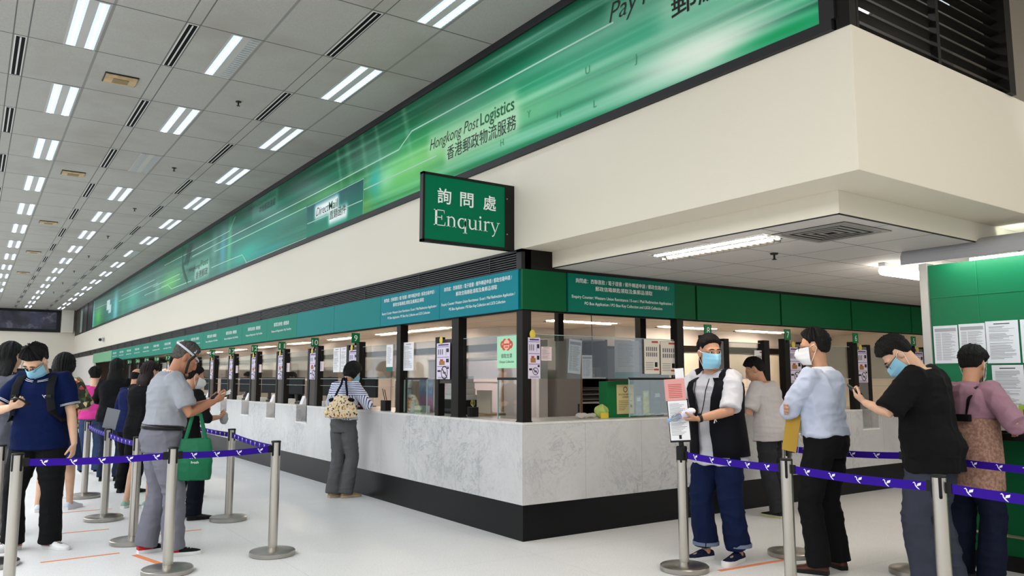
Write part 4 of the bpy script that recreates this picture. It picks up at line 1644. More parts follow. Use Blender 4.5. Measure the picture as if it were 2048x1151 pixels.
slab(mb, F, -0.076, 0.076, 0.045, 0.35, 0.002, 0.004)
mb.build('paper', M_paper, t)
mb = MB()
mb.mi(0)
for k in range(24):
    v = 0.325 - 0.0105 * k
    rect(mb, F, -0.065, -0.065 + 0.13 * (0.6 + 0.4 * ((k * 37) % 10) / 10), v, v + 0.003, 0.0048)
mb.mi(1)
rect(mb, F, -0.01, 0.01, 0.055, 0.085, 0.0048)
mb.build('print', [M_grey_ink, M_black], t)
mb = MB()
slab(mb, F, -0.09, 0.072, 0.352, 0.52, 0.003, 0.005)
mb.build('pink_card', mat('pink_card', '#d99a96', 0.6), t)
mb = MB()
for k in range(8):
    rect(mb, F, -0.06, 0.045, 0.375 + 0.014 * k, 0.380 + 0.014 * k, 0.0056)
mb.build('card_print', M_red_ink, t)
mb = MB()
slab(mb, F, 0.0, 0.07, 0.46, 0.60, -0.006, -0.004)
mb.build('rear_card', M_paper, t)
# grey card holder on a queue post
t = thing('card_holder', 'grey tilted card holder on a barrier post in the queue', 'card holder', (-2.925, 3.37, 0.93))
Mg = Matrix.Translation((-2.925, 3.37, 0.93)) @ Matrix.Rotation(math.radians(-35), 4, 'Z') @ Matrix.Rotation(math.radians(12), 4, 'Y')
mb = MB()
mb.box((-0.07, -0.008, 0.0), (0.07, 0.0, 0.21), Mg)
mb.build('card', mat('grey_card', '#777a80', 0.5), t)
MB().box((-0.02, -0.01, -0.06), (0.02, 0.01, 0.0), Mg).build('clip', M_black, t)

# floor tape
M_tape = mat('orange_tape', '#e08a5c', 0.6)
n = 0
for (a, b, wd, lab) in (((-3.60, 1.55), (-3.03, 1.57), 0.035, 'orange floor tape line in front of the white sneakers'), ((-3.40, 2.80), (-2.95, 2.79), 0.03, 'orange floor tape line behind the navy man'),
                        ((-2.72, 2.245), (-2.22, 2.25), 0.03, 'orange floor tape line beside the grey trousers'), ((0.62, -1.70), (1.34, -1.76), 0.045, 'orange floor tape line behind the slip-on shoes'),
                        ((-2.94, 1.42), (-2.80, 0.86), 0.05, 'orange floor tape strip under the black and red sneakers'), ((-3.25, 4.1), (-2.75, 4.1), 0.03, 'orange floor tape line at the silver sandals'),
                        ((-3.3, 5.3), (-2.8, 5.3), 0.03, 'orange floor tape line deep in the queue')):
    A, B = Vector((*a, 0)), Vector((*b, 0))
    d = (B - A).normalized()
    q = Vector((-d.y, d.x, 0)) * wd / 2
    mb = MB()
    lo = [A + q, A - q, B - q, B + q]
    mb.loft([[tuple(p + Vector((0, 0, 0.0002))) for p in lo], [tuple(p + Vector((0, 0, 0.0016))) for p in lo]])
    o = mb.build('floor_tape', M_tape)
    tag(o, lab, 'floor tape')

# ================================================================ NOTICEBOARD WITH WRITING SHELF
M_alu = mat('pale_aluminium', '#b8b6b2', 0.35, 0.6)
M_bgreen = mat('board_green', '#0a7048', 0.4)  # more teal than the lower panel: light on it put into the colour
M_lgreen2 = mat('lower_board_green', '#0a5a33', 0.45)
t = thing('noticeboard', 'tall green noticeboard with lamp hood, writing shelf and foot rail', 'noticeboard', (2.6, -3.5, 0))
BX = 2.45
mb = MB()
mb.box((BX - 0.02, -2.48, 0), (BX + 0.10, -2.41, 2.42))
mb.build('post', M_alu, t, bevel=0.004)
MB().box((BX + 0.0, -5.4, 1.15), (BX + 0.08, -2.48, 2.40)).build('back_panel', M_bgreen, t)
mb = MB()
for k in range(4):
    mb.box((BX - 0.004, -2.86 - 0.44 * k - 0.004, 1.15), (BX, -2.86 - 0.44 * k + 0.004, 2.40))
mb.box((BX - 0.004, -5.4, 2.12), (BX, -2.48, 2.128))
mb.build('panel_joint', mat('board_joint', '#0d7a50', 0.4), t)
MB().box((BX + 0.0, -5.4, 0.11), (BX + 0.08, -2.50, 0.98)).build('lower_panel', M_lgreen2, t)
MB().box((BX - 0.03, -5.4, 0.0), (BX + 0.08, -2.50, 0.11)).build('kick_board', M_black, t)
MB().tube([(BX - 0.09, -2.50, 0.272), (BX - 0.09, -5.4, 0.272)], 0.012, 10).build('foot_rail', mat('brass_rail', '#c8bfa8', 0.3, 0.8), t)
mb = MB()
for y in (-2.52, -3.6, -4.7):
    mb.tube([(BX - 0.09, y, 0.272), (BX + 0.01, y, 0.272)], 0.009, 8)
mb.build('rail_bracket', M_alu, t)
MB().box((BX - 0.29, -5.4, 0.995), (BX + 0.02, -2.56, 1.035)).build('shelf', M_black, t, bevel=0.004)
MB().box((BX - 0.16, -5.4, 1.10), (BX + 0.02, -2.56, 1.13)).build('upper_shelf', M_black, t, bevel=0.004)
# lamp hood: curved section extruded along the board
prof = []
for k in range(9):
    a = math.radians(180 - 90 * k / 8)
    prof.append((BX - 0.16 + 0.16 * math.cos(a), 2.43 + 0.115 * math.sin(a)))
prof = [(BX - 0.32, 2.395)] + prof + [(BX + 0.10, 2.545), (BX + 0.10, 2.525)]
inner = [(p[0] + 0.006, p[1] - 0.010) for p in prof[::-1]]
ringp = prof + inner[1:]
MB().loft([[(x, -2.42, z) for x, z in ringp], [(x, -5.4, z) for x, z in ringp]]).build('lamp_hood', mat('hood_grey', '#a6a6aa', 0.35), t)
MB().tube([(BX - 0.17, -2.62, 2.43), (BX - 0.17, -5.3, 2.43)], 0.016, 10).build('lamp_tube', emit_mat('board_tube', '#f4fff8', 16), t)
MB().tube([(BX + 0.16, -2.75, 2.43), (BX + 0.16, -5.3, 2.43)], 0.016, 10).build('rear_lamp_tube', emit_mat('board_tube'  , '#f4fff8', 16), t)
BF = lambda u, v, d=0.0: (BX - 0.006 - d, -u, v)
for i, (u0, u1, v0, v1, st, lab) in enumerate(((2.495, 2.69, 1.575, 1.885, 'table', 'printed list pinned on the green noticeboard, first in the top row'), (2.70, 2.90, 1.575, 1.89, 'table', 'printed list pinned on the green noticeboard, second in the top row'),
                                               (2.905, 3.14, 1.57, 1.90, 'lines', 'printed list pinned on the green noticeboard, third in the top row'), (3.155, 3.40, 1.57, 1.90, 'lines', 'printed list pinned on the green noticeboard, fourth in the top row'),
                                               (2.93, 3.155, 1.20, 1.555, 'lines', 'printed list pinned in the lower row of the green noticeboard'))):
    sheet(lab, BF, u0, u1, v0, v1, 0.0, st, mat('cool_paper', '#dfe3ea', 0.6), 'printed lists on the noticeboard', name='pinned_list')
t = thing('leaflet', 'small green and yellow leaflet with red patch on the noticeboard shelf', 'leaflet', (BX - 0.08, -3.19, 1.13))
LF = lambda u, v, d=0.0: (BX - 0.05 - d, -u, v)
mb = MB()
slab(mb, LF, 3.12, 3.30, 1.131, 1.255, 0, 0.002)
mb.build('sheet', mat('leaflet_green', '#a9c65a', 0.6), t)
mb = MB()
rect(mb, LF, 3.15, 3.22, 1.18, 1.22, 0.003)
mb.mi(1)
rect(mb, LF, 3.12, 3.30, 1.131, 1.16, 0.003)
mb.build('print', [M_red_ink, mat('leaflet_pale', '#cfe7d6', 0.6)], t)
for k in range(3):
    t = thing('document_tray', 'black document tray on the noticeboard writing shelf, %s along' % ORD[k], 'tray', (BX - 0.2, -2.8 - 0.32 * k, 1.035))
    y = -2.8 - 0.32 * k
    MB().box((BX - 0.28, y - 0.13, 1.036), (BX - 0.17, y + 0.13, 1.052)).build('tray', mat('tray_black', '#222326', 0.4), t, bevel=0.004)
    MB().box((BX - 0.27, y - 0.05, 1.052), (BX - 0.22, y + 0.05, 1.066)).build('pen_clip', M_black, t, bevel=0.004)
# batten lamp on the back of the board
t = thing('batten_lamp', 'bright white batten lamp under the passage ceiling behind the noticeboard hood', 'lamp', (3.2, -2.0, 2.42))
MB().box((2.58, -2.03, 2.463), (3.9, -1.97, 2.4965)).build('housing', M_white_metal, t)
MB().tube([(2.60, -2.0, 2.425), (3.88, -2.0, 2.425)], 0.042, 14).build('tube', emit_mat('batten_tube', '#fff6ea', 14), t)
# ================================================================ PEOPLE: builder
_lat = np.random.RandomState(11).rand(64, 64, 64)


def n3(p):
    """vectorised value noise, -1..1"""
    i = np.floor(p).astype(int)
    f = p - i
    f = f * f * (3 - 2 * f)
    out = 0
    for dx in (0, 1):
        for dy in (0, 1):
            for dz in (0, 1):
                w_ = (f[:, 0] if dx else 1 - f[:, 0]) * (f[:, 1] if dy else 1 - f[:, 1]) * (f[:, 2] if dz else 1 - f[:, 2])
                out = out + w_ * _lat[(i[:, 0] + dx) % 64, (i[:, 1] + dy) % 64, (i[:, 2] + dz) % 64]
    return out * 2 - 1


def remesh(mb, voxel, smooth=6, folds=None, seed=0):
    """unite the overlapping closed pieces of mb into one continuous surface"""
    me = mb.mesh('tmp', [])
    o = bpy.data.objects.new('tmp', me)
    COL.objects.link(o)
    r = o.modifiers.new('r', 'REMESH')
    r.mode = 'VOXEL'
    r.voxel_size = voxel
    if smooth:
        s = o.modifiers.new('s', 'SMOOTH')
        s.factor = 0.5
        s.iterations = smooth
    dg = bpy.context.evaluated_depsgraph_get()
    dg.update()
    out = bpy.data.meshes.new_from_object(o.evaluated_get(dg))
    bpy.data.objects.remove(o)
    bpy.data.meshes.remove(me)
    if folds:
        n_ = len(out.vertices)
        co = np.empty(n_ * 3)
        out.vertices.foreach_get('co', co)
        co = co.reshape(-1, 3)
        no = np.empty(n_ * 3)
        out.vertices.foreach_get('normal', no)
        no = no.reshape(-1, 3)
        for amp, fr in folds:
            q = co * np.array(fr) + seed * 7.3
            v = n3(q)
            v = 1 - 2 * np.abs(v) ** 0.8 if amp < 0 else v
            co = co + no * (abs(amp) * v)[:, None]
        out.vertices.foreach_set('co', co.ravel())
        out.update()
    return out


def ik(a, c, l1, l2, pole):
    a, c, pole = Vector(a), Vector(c), Vector(pole)
    d = c - a
    L = min(d.length, (l1 + l2) * 0.998)
    d.normalize()
    x = (l1 * l1 - l2 * l2 + L * L) / (2 * L)
    h = math.sqrt(max(l1 * l1 - x * x, 0))
    q = pole - d * pole.dot(d)
    q.normalize()
    return a + d * x + q * h, a + d * L


def superring(c, X, Y, a, b_, n=22, e=0.86):
    out = []
    for k in range(n):
        t = 2 * PI * k / n
        cs, sn = math.cos(t), math.sin(t)
        out.append(tuple(c + X * (a * math.copysign(abs(cs) ** e, cs)) + Y * (b_ * math.copysign(abs(sn) ** e, sn))))
    return out


SKIN = mat('skin', '#b98a6e', 0.55, var=(14, 0.06))
SKIN2 = mat('skin_light', '#cfa58a', 0.55, var=(14, 0.06))
SKIN3 = mat('skin_tan', '#a8755a', 0.55, var=(14, 0.07))
HAIRB = mat('black_hair', '#080707', 0.6, spec=0.25, bump=(220, 0.6))
HAIRBR = mat('brown_hair', '#1c0f0d', 0.6, spec=0.25, bump=(260, 0.5))
HAIRG = mat('grey_hair', '#55524f', 0.8, var=(90, 0.55), bump=(260, 0.6))
HAIRD = mat('greying_hair', '#1b1817', 0.7, var=(90, 0.4), bump=(260, 0.6))
MASKB = mat('blue_mask', '#8fc4dc', 0.75)
MASKW = mat('white_mask', '#d8d9dc', 0.75)
EYE = mat('dark_eye', '#1b1412', 0.2)
EYEW = mat('eye_white', '#cfc5bd', 0.3)
BROW = mat('brow_hair', '#1f1917', 0.8)


def person(label, loc, heading, H=1.7, bw=1.0, belly=0.0, lean=0.0, side=0.0, twist=0.0, head=(0, 0, 0), arms=None, feet=None, drop=0.0, pelvis=(0, 0),
           skin=SKIN, voxel=0.0065, fold_seed=1, top=None, bottom=None, shoes=None, hair=None, mask=None, glasses=False, face=True, shoulder_up=0.0, hands=True):
    hx, hy = Vector(heading[:2]).normalized()
    rz = math.atan2(-hx, hy)
    root = thing('person', label, 'person', (*loc, 0), rz)
    W = WM[root.name]
    s = H / 1.72
    V = lambda x, y, z: Vector((x * s, y * s, z * s))
    P = V(pelvis[0], pelvis[1], 0.93 - drop)
    la, sa = math.radians(lean), math.radians(side)
    tw = math.radians(twist)

    def rot(k):
        return Matrix.Rotation(tw * k, 3, 'Z') @ Matrix.Rotation(sa * k, 3, 'Y') @ Matrix.Rotation(-la * k, 3, 'X')

    knots = [(-0.14, 0.0), (0.0, 0.15), (0.12, 0.55), (0.32, 0.9), (0.5, 1.0)]

    def spine(t):
        """position and frame of the trunk at height t above the pelvis"""
        if t <= 0:
            R = rot(0.15)
            return P + R @ V(0, 0, t), R
        p = P.copy()
        u = 0.0
        while u < t - 1e-6:
            dt = min(0.04, t - u)
            k = np.interp(u + dt / 2, [a for a, _ in knots], [b_ for _, b_ in knots])
            p = p + rot(k) @ V(0, 0, dt)
            u += dt
        return p, rot(np.interp(t, [a for a, _ in knots], [b_ for _, b_ in knots]))

    prof = [(-0.13, .10, .085, 0), (-0.08, .155, .108, -.006), (-0.02, .168, .118, -.01), (0.05, .158, .112, -.004), (0.12, .145, .102, .004), (0.20, .150, .106, .006), (0.28, .160, .114, .006),
            (0.36, .168, .118, .004), (0.42, .160, .104, -.004), (0.455, .125, .082, -.008), (0.485, .072, .066, -.008), (0.50, .058, .058, -.004)]

    def trunk(mb, t0, t1, ease=0.0, extra=(), wide=1.0, flare=0.0, n=24):
        ts = sorted(set([t0, t1] + [q[0] for q in prof if t0 < q[0] < t1] + list(extra)))
        rs = []
        for t in ts:
            a = np.interp(t, [q[0] for q in prof], [q[1] for q in prof]) * s * bw
            b_ = np.interp(t, [q[0] for q in prof], [q[2] for q in prof]) * s * bw
            y = np.interp(t, [q[0] for q in prof], [q[3] for q in prof]) * s
            bl = belly * math.exp(-((t - 0.1) / 0.13) ** 2) * s
            if t < 0.0 and t0 < -0.05 and ease > 0:
                a = max(a, 0.158 * s * bw)
                b_ = max(b_, 0.108 * s * bw)
            fl = flare * max(0.0, (0.2 - t)) * s
            c, R = spine(t)
            rs.append(superring(c + R @ Vector((0, y + bl * 0.5, 0)), R @ Vector((1, 0, 0)), R @ Vector((0, 1, 0)), (a + ease + fl) * wide, b_ + ease + bl * 0.6 + fl, n))
        mb.loft(rs)

    # ---- joints
    neck, Rn = spine(0.485)
    J = {}
    feet = feet or {}
    arms = arms or {}
    for sg, k in ((-1, 'L'), (1, 'R')):
        hip = P + rot(0.15) @ V(sg * 0.088, 0, -0.05)
        fx, fy, toe = feet.get(k, (sg * 0.10, 0.0, sg * 8))
        ank = V(fx, fy, 0.088)
        knee, ank2 = ik(hip, ank, 0.41 * s, 0.395 * s, (sg * 0.12 + math.sin(math.radians(toe)) * 0.5, 1, 0))
        J[k] = dict(hip=hip, knee=knee, ank=ank2, toe=toe)
        c, R = spine(0.437)
        sh = c + R @ V(sg * 0.158 * bw, -0.006, shoulder_up)
        a = arms.get(k, {})
        wr = Vector(a['wrist']) * s if 'wrist' in a else sh + V(sg * 0.06, 0.03, -0.52)
        elb, wr2 = ik(sh, wr, 0.285 * s, 0.25 * s, a.get('pole', (sg * 0.5, -1, -0.2)))
        d = Vector(a['dir']).normalized() if 'dir' in a else (wr2 - elb).normalized()
        nn = Vector(a.get('palm', (-sg, 0, 0)))
        nn = (nn - d * nn.dot(d)).normalized()
        J[k].update(sh=sh, elb=elb, wr=wr2, d=d, n=nn, curl=a.get('curl', 22), spread=a.get('spread', 1.0), thumb=a.get('thumb', 28))
    hy_, hp_, hr_ = (math.radians(q) for q in head)
    Rh = Rn @ Matrix.Rotation(hy_, 3, 'Z') @ Matrix.Rotation(hr_, 3, 'Y') @ Matrix.Rotation(-hp_, 3, 'X')
    Rneck = Rn @ Matrix.Rotation(-hp_ * 0.5, 3, 'X')
    hc = neck + Rneck @ V(0, 0.022, 0.10) + Rh @ V(0, 0.006, 0.068)
    hs = s * 1.0
    HM = Matrix.Translation(hc) @ Rh.to_4x4() @ Matrix.Scale(hs, 4)

    # ---- body, one continuous surface
    b = MB()
    trunk(b, -0.12, 0.50)
    b.tube([spine(0.43)[0] + Rn @ V(0, -0.01, 0), neck + Rneck @ V(0, 0.008, 0.045), hc + Rh @ V(0, -0.02, -0.03)], [.062 * s, .057 * s, .058 * s], 16)
    # head
    for c, r in (((0, -.012, .028), (.0755, .094, .093)), ((0, .022, -.030), (.064, .072, .092)), ((0, .036, -.082), (.042, .048, .036)), ((0, .060, .022), (.058, .036, .030)), ((0, .078, -.062), (.030, .022, .022)),
                 ((-.038, .052, -.025), (.024, .034, .026)), ((.038, .052, -.025), (.024, .034, .026)), ((0, .086, -.108), (.018, .014, .014))):
        b.ell(c, r, HM, 18, 12)
    b.tube([HM @ Vector((0, .088, .012)), HM @ Vector((0, .104, -.018)), HM @ Vector((0, .108, -.034)), HM @ Vector((0, .085, -.044))], [.009 * hs, .012 * hs, .016 * hs, .014 * hs], 10)
    for sg in (-1, 1):
        b.ell((sg * .079, -.006, -.008), (.010, .020, .031), HM, 12, 8, R=Matrix.Rotation(sg * 0.35, 3, 'Z'))
        b.ell((sg * .072, .0, -.008), (.014, .012, .020), HM, 10, 8)
    for k, sg in (('L', -1), ('R', 1)):
        j = J[k]
        c, R = spine(0.42)
        b.tube([c + R @ V(sg * 0.07, 0, 0.0), j['sh'], j['sh'].lerp(j['elb'], .35), j['sh'].lerp(j['elb'], .75), j['elb'], j['elb'].lerp(j['wr'], .3), j['elb'].lerp(j['wr'], .7), j['wr']],
               [.058 * s, .052 * s * bw, .047 * s * bw, .041 * s, .037 * s, .037 * s, .030 * s, .024 * s], 14)
        b.tube([j['hip'] + V(0, 0, .05), j['hip'].lerp(j['knee'], .2), j['hip'].lerp(j['knee'], .6), j['knee'], j['knee'].lerp(j['ank'], .3), j['knee'].lerp(j['ank'], .7), j['ank'], j['ank'] - V(0, 0, .04)],
               [.085 * s * bw, .084 * s * bw, .068 * s * bw, .054 * s, .053 * s, .040 * s, .034 * s, .036 * s], 16)
        ta = math.radians(j['toe'])
        td = Vector((math.sin(ta), math.cos(ta), 0))
        b.tube([j['ank'] + td * (-.03 * s) - V(0, 0, .045), j['ank'] + td * (.06 * s) - V(0, 0, .045), j['ank'] + td * (.13 * s) - V(0, 0, .058)], [(.032 * s, .032 * s), (.036 * s, .03 * s), (.034 * s, .018 * s)], 12, up=(0, 0, 1))
        # hand: palm, four bent fingers of different lengths, thumb from the side of the palm
        d, n_ = j['d'], j['n']
        sd2 = d.cross(n_) * (1 if k == 'R' else -1)          # towards the thumb
        b.tube([j['wr'] - d * .02 * s, j['wr'] + d * .012 * s, j['wr'] + d * .045 * s, j['wr'] + d * .088 * s], [(.022 * s, .019 * s), (.026 * s, .017 * s), (.039 * s, .0155 * s), (.040 * s, .012 * s)], 14, up=n_)
        j['palm'] = j['wr'] + d * .055 * s
        if hands:
            for i, (off, ln, r) in enumerate(((.030, .070, .0090), (.010, .078, .0093), (-.010, .073, .0088), (-.029, .058, .0078))):
                p = j['wr'] + d * .082 * s + sd2 * off * s
                pts, rr = [p - d * .015 * s, p], [r * s, r * s]
                ang = 0.0
                base = (d + sd2 * (off * 3.0 * j['spread'])).normalized()
                cu = j['curl'] * (1 + .12 * i)
                for q, w2 in ((.45, .8), (.30, 1.1), (.25, .8)):
                    ang += math.radians(cu * w2)
                    dr = (base * math.cos(ang) + n_ * math.sin(ang)).normalized()
                    p = p + dr * (ln * q * s)
                    pts.append(p)
                    rr.append(r * s * (.92 if q > .28 else .8))
                b.tube(pts, rr, 9)
            p = j['wr'] + d * .022 * s + sd2 * .024 * s + n_ * .006 * s
            th = math.radians(j['thumb'])
            d1 = (d * .72 + sd2 * .62 + n_ * .25 * math.sin(th) * 2).normalized()
            d2 = (d * .92 + sd2 * .18 + n_ * math.sin(th)).normalized()
            b.tube([p - d1 * .012 * s, p, p + d1 * .040 * s, p + d1 * .040 * s + d2 * .028 * s, p + d1 * .040 * s + d2 * .048 * s], [.013 * s, .0145 * s, .0105 * s, .0095 * s, .0075 * s], 9)
    body = link('body', remesh(b, voxel, 3), root, 'all', local=True)
    body.data.materials.clear()
    body.data.materials.append(skin)

    L_ = dict(local=True)
    # ---- eyes, brows
    if face:
        for sg in (-1, 1):
            mb = MB()
            mb.ell((sg * .031, .0875, .010), (.0145, .0075, .0062), HM, 14, 8)
            mb.mi(1).ell((sg * .031, .0925, .0095), (.0066, .0045, .0056), HM, 12, 8)
            mb.mi(1).tube([HM @ Vector((sg * (.031 + .017 * q), .0925 - .006 * q * q, .0165 - .004 * q * q)) for q in (-1, -.5, 0, .5, 1)], [.0012, .002, .0022, .002, .0012], 6)
            mb.build('eye', [EYEW, EYE], root, smooth=True, **L_)
            MB().tube([HM @ Vector((sg * (.031 + .021 * q), .0935 - .008 * max(q, 0) ** 2, .031 + .004 * (1 - q * q) - .004 * max(0, q))) for q in (-1, -.4, .2, .7, 1)], [.0025, .0042, .0042, .0035, .0015], 8).build('eyebrow', BROW, root, smooth=True, **L_)
    if glasses:
        mb = MB()
        for sg in (-1, 1):
            pts = [HM @ Vector((sg * (.033 + .024 * math.cos(a)), .107 - .004 * math.cos(a) ** 2, .004 + .017 * math.sin(a))) for a in [2 * PI * i / 16 for i in range(17)]]
            mb.tube(pts, .0016 * s, 6, cap=False)
            mb.tube([HM @ Vector((sg * .057, .103, .010)), HM @ Vector((sg * .080, .06, .010)), HM @ Vector((sg * .084, -.005, .008))], .0017 * s, 6)
        mb.tube([HM @ Vector((-.009, .110, .008)), HM @ Vector((0, .114, .010)), HM @ Vector((.009, .110, .008))], .0015 * s, 6)
        mb.build('glasses', M_black, root, smooth=True, **L_)
    if mask:
        mb = MB()
        nu, nv = 21, 11

        def mpt(u, v, off):
            a = math.radians(74) * u
            z = .002 - .118 * v - .012 * (abs(u) ** 2) * (0.5 - v) * -1.2
            k = math.exp(-(u / .30) ** 2)
            R_ = (.074, .099 + .030 * k * math.sin(min(1, max(0, (v + .15) * 1.05)) * PI) + .006 * math.sin(v * PI))
            drop_ = max(0, v - .72)
            r_in = 1 - .55 * drop_
            pl = .0022 * math.sin(v * PI * 7) * (1 - abs(u) ** 4)
            return HM @ Vector((math.sin(a) * (R_[0] + off + pl) * r_in, math.cos(a) * (R_[1] + off + pl) * r_in * (1 - .08 * abs(u)) + .004, z))
        for off in (0.004, 0.0015):
            vs = [mpt(-1 + 2 * i / (nu - 1), q / (nv - 1), off) for q in range(nv) for i in range(nu)]
            mb.add(vs, [(q * nu + i, q * nu + i + 1, (q + 1) * nu + i + 1, (q + 1) * nu + i) for q in range(nv - 1) for i in range(nu - 1)])
        mk = mb.build('face_mask', mask, root, smooth=True, **L_)
        mb = MB()
        for sg in (-1, 1):
            e1, e2 = mpt(sg * .97, .06, .003), mpt(sg * .97, .92, .003)
            mb.tube([e1, HM @ Vector((sg * .083, .02, .006)), HM @ Vector((sg * .088, -.012, .018)), HM @ Vector((sg * .090, -.026, -.006)), HM @ Vector((sg * .085, -.012, -.034)), e2], .0018 * s, 6)
        mb.build('ear_loop', mat('ear_loop_white', '#e4e2dc', 0.7), mk, smooth=True, **L_)
    # ---- hair: a shell that sinks under the scalp where there is none
    if hair:
        st, hm = hair[0], hair[1]
        vol = hair[2] if len(hair) > 2 else 1.0
        mb = MB()
        nu, nv = 144, 56
        vs = []
        rr = np.random.RandomState(fold_seed + 3)
        jit = rr.rand(nv + 1, nu)
        strk = rr.rand(nu)
        strk = (strk + np.roll(strk, 1)) / 2
        for i in range(nv + 1):
            th = PI * i / nv
            for q in range(nu):
                a = 2 * PI * q / nu          # 0 = right, 90 = front
                dx, dy, dz = math.sin(th) * math.cos(a), math.sin(th) * math.sin(a), math.cos(th)
                front = math.sin(a)
                # hairline: lowest elevation of hair in this direction
                if st == 'bald':
                    line = np.interp(front, [-1, -.2, .25, .5, 1], [-.62, -.45, -.15, .95, 1.2])
                    hi_ = np.interp(front, [-1, 0, .4, 1], [.35, .25, .1, -1])
                elif st == 'bob':
                    line = np.interp(front, [-1, -.2, .2, .6, 1], [-.98, -.98, -.85, .30, .45])
                    hi_ = 9
                else:
                    line = np.interp(front, [-1, -.5, -.22, -.05, .18, .34, .48, .8, 1], [-.64, -.58, -.36, .16, .16, -.05, .26, .52, .60] if st == 'short' else [-.64, -.58, -.36, .16, .16, -.05, .24, .46, .52]) + .06 * (strk[q] - .5)
                    hi_ = 9
                el = dz
                inside = np.clip((el - line) / .20 + .6, 0, 1) ** 1.4 * np.clip((hi_ - el) / .15 + .5, 0, 1)
                thick = {'bald': .005, 'short': .013, 'thick': .020, 'bob': .024, 'long': .018}[st] * vol
                topk = 1 + .55 * max(0, dz) * (st in ('short', 'thick'))
                if st in ('short', 'thick') and dz < .1:
                    topk = np.interp(dz, [-.6, .1], [.35, .8])
                if st in ('short', 'thick') and dz < .45 and front > -.5:
                    topk *= np.interp(dz, [.1, .45], [.35, 1])
                r_ = -.014 + inside * (.014 + thick * topk * (.42 + .85 * strk[q] + .25 * jit[i, q]))
                ex, ey, ez = .0765 + r_, .0955 + r_, .0945 + r_
                z = dz * ez + .028
                if dz < 0:
                    z = dz * (ez + .02) + .028
                vs.append(HM @ Vector((dx * ex, dy * ey - .012, z)))
        mb.add(vs, [(i * nu + q, (i + 1) * nu + q, (i + 1) * nu + (q + 1) % nu, i * nu + (q + 1) % nu) for i in range(nv) for q in range(nu)])
        if st == 'long':
            ln = hair[3] if len(hair) > 3 else .45
            rs = []
            for i in range(9):
                k = i / 8
                c = HM @ Vector((0, -.035 - .02 * k, 0.0)) - Vector((0, 0, ln * k * s)) + (Rn @ Vector((0, -.055 * min(1, k * 2), 0)) * s)
                wd = np.interp(k, [0, .3, .7, 1], [.088, .105, .10, .05]) * s
                dp = np.interp(k, [0, .3, .7, 1], [.075, .05, .035, .015]) * s
                rs.append(superring(c, Rh @ Vector((1, 0, 0)), Rh @ Vector((0, 1, 0)), wd, dp, 20))
            mb.loft(rs)
        elif st == 'bob':
            rs = []
            for i in range(5):
                k = i / 4
                c = HM @ Vector((0, -.025, .01 - .085 * k))
                rs.append(superring(c, Rh @ Vector((1, 0, 0)), Rh @ Vector((0, 1, 0)), (.098 + .012 * math.sin(k * PI) - .014 * k * k) * s * vol ** .3, (.088 - .01 * k) * s, 22))
            mb.loft(rs)
        hm_ = remesh(mb, 0.0055, 1, [(-.0022, (70, 70, 14)), (.002, (26, 26, 12))], fold_seed) if st in ('long', 'bob') else mb.mesh('hair', [])
        ho = link('hair', hm_, root, 'all', local=True)
        hm_.materials.clear()
        hm_.materials.append(hm)
    # ---- clothes
    if top:
        mb = MB()
        ez = top.get('ease', .018)
        trunk(mb, top.get('hem', -.10), top.get('neck', .478), ez, flare=top.get('flare', 0.06), wide=top.get('wide', 1.0))
        sl = top.get('sleeve', 0.62)
        se = top.get('sleeve_ease', .018)
        for k, sg in (('L', -1), ('R', 1)):
            j = J[k]
            c, R = spine(0.415)
            if sl <= 0:
                mb.tube([c + R @ V(sg * 0.07, 0, 0.0), j['sh'] + (j['sh'] - c) * .05], [.085 * s, .07 * s], 14)
                continue
            path = [c + R @ V(sg * 0.08, 0, 0.0), j['sh'] - (j['elb'] - j['sh']).normalized() * .005]
            rad = [.088 * s, (.056 * bw + .012) * s + se * .4]
            tot = (.285 + .25)
            e_ = sl * .285 if sl <= 1 else .285 + (sl - 1) * .25
            for u in (.25, .5, .75, 1.0):
                L = e_ * u
                if L <= .285:
                    p = j['sh'].lerp(j['elb'], L / .285)
                    r0 = np.interp(L / .285, [0, .35, .75, 1], [.052 * bw, .048 * bw, .041, .038])
                else:
                    p = j['elb'].lerp(j['wr'], (L - .285) / .25)
                    r0 = np.interp((L - .285) / .25, [0, .3, .7, 1], [.038, .037, .031, .026])
                    if path and e_ * (u - .25) < .285:
                        path.append(j['elb'].copy())
                        rad.append((.040) * s + se)
                path.append(p)
                rad.append(r0 * s + se * (1.0 if sl > 1 else .8 + .5 * u))
            mb.tube(path, rad, 16)
        fa = top.get('folds', .005)
        me_ = remesh(mb, max(voxel, .0075), 5, [(fa * 1.4, (6, 6, 8)), (-fa * 1.3, (9, 9, 5)), (-fa * .8, (7, 13, 19)), (fa * .5, (24, 24, 30))], fold_seed)
        nm = top.get('name', 'shirt')
        to = link(nm, me_, root, 'all', local=True)
        me_.materials.clear()
        me_.materials.append(top['mat'])
        if top.get('collar'):
            c, R = spine(.478)
            mb = MB()
            rs = []
            for t_, rr_, up in ((.478, .096, 0), (.495, .080, 0), (.512, .070, 0), (.509, .080, 0), (.468, .124, 0)):
                c2, R2 = spine(t_)
                rs.append([tuple(c2 + R2 @ Vector((math.cos(a) * rr_ * s * 1.04, math.sin(a) * rr_ * s * (1.0) + .004 - (.010 if math.sin(a) > .9 else 0), -.03 * s * max(0, math.sin(a)) ** 2))) for a in [2 * PI * q / 28 for q in range(28)]])
            mb.loft(rs, cap=False)
            mb.build('collar', top['collar'], to, smooth='all', **L_)
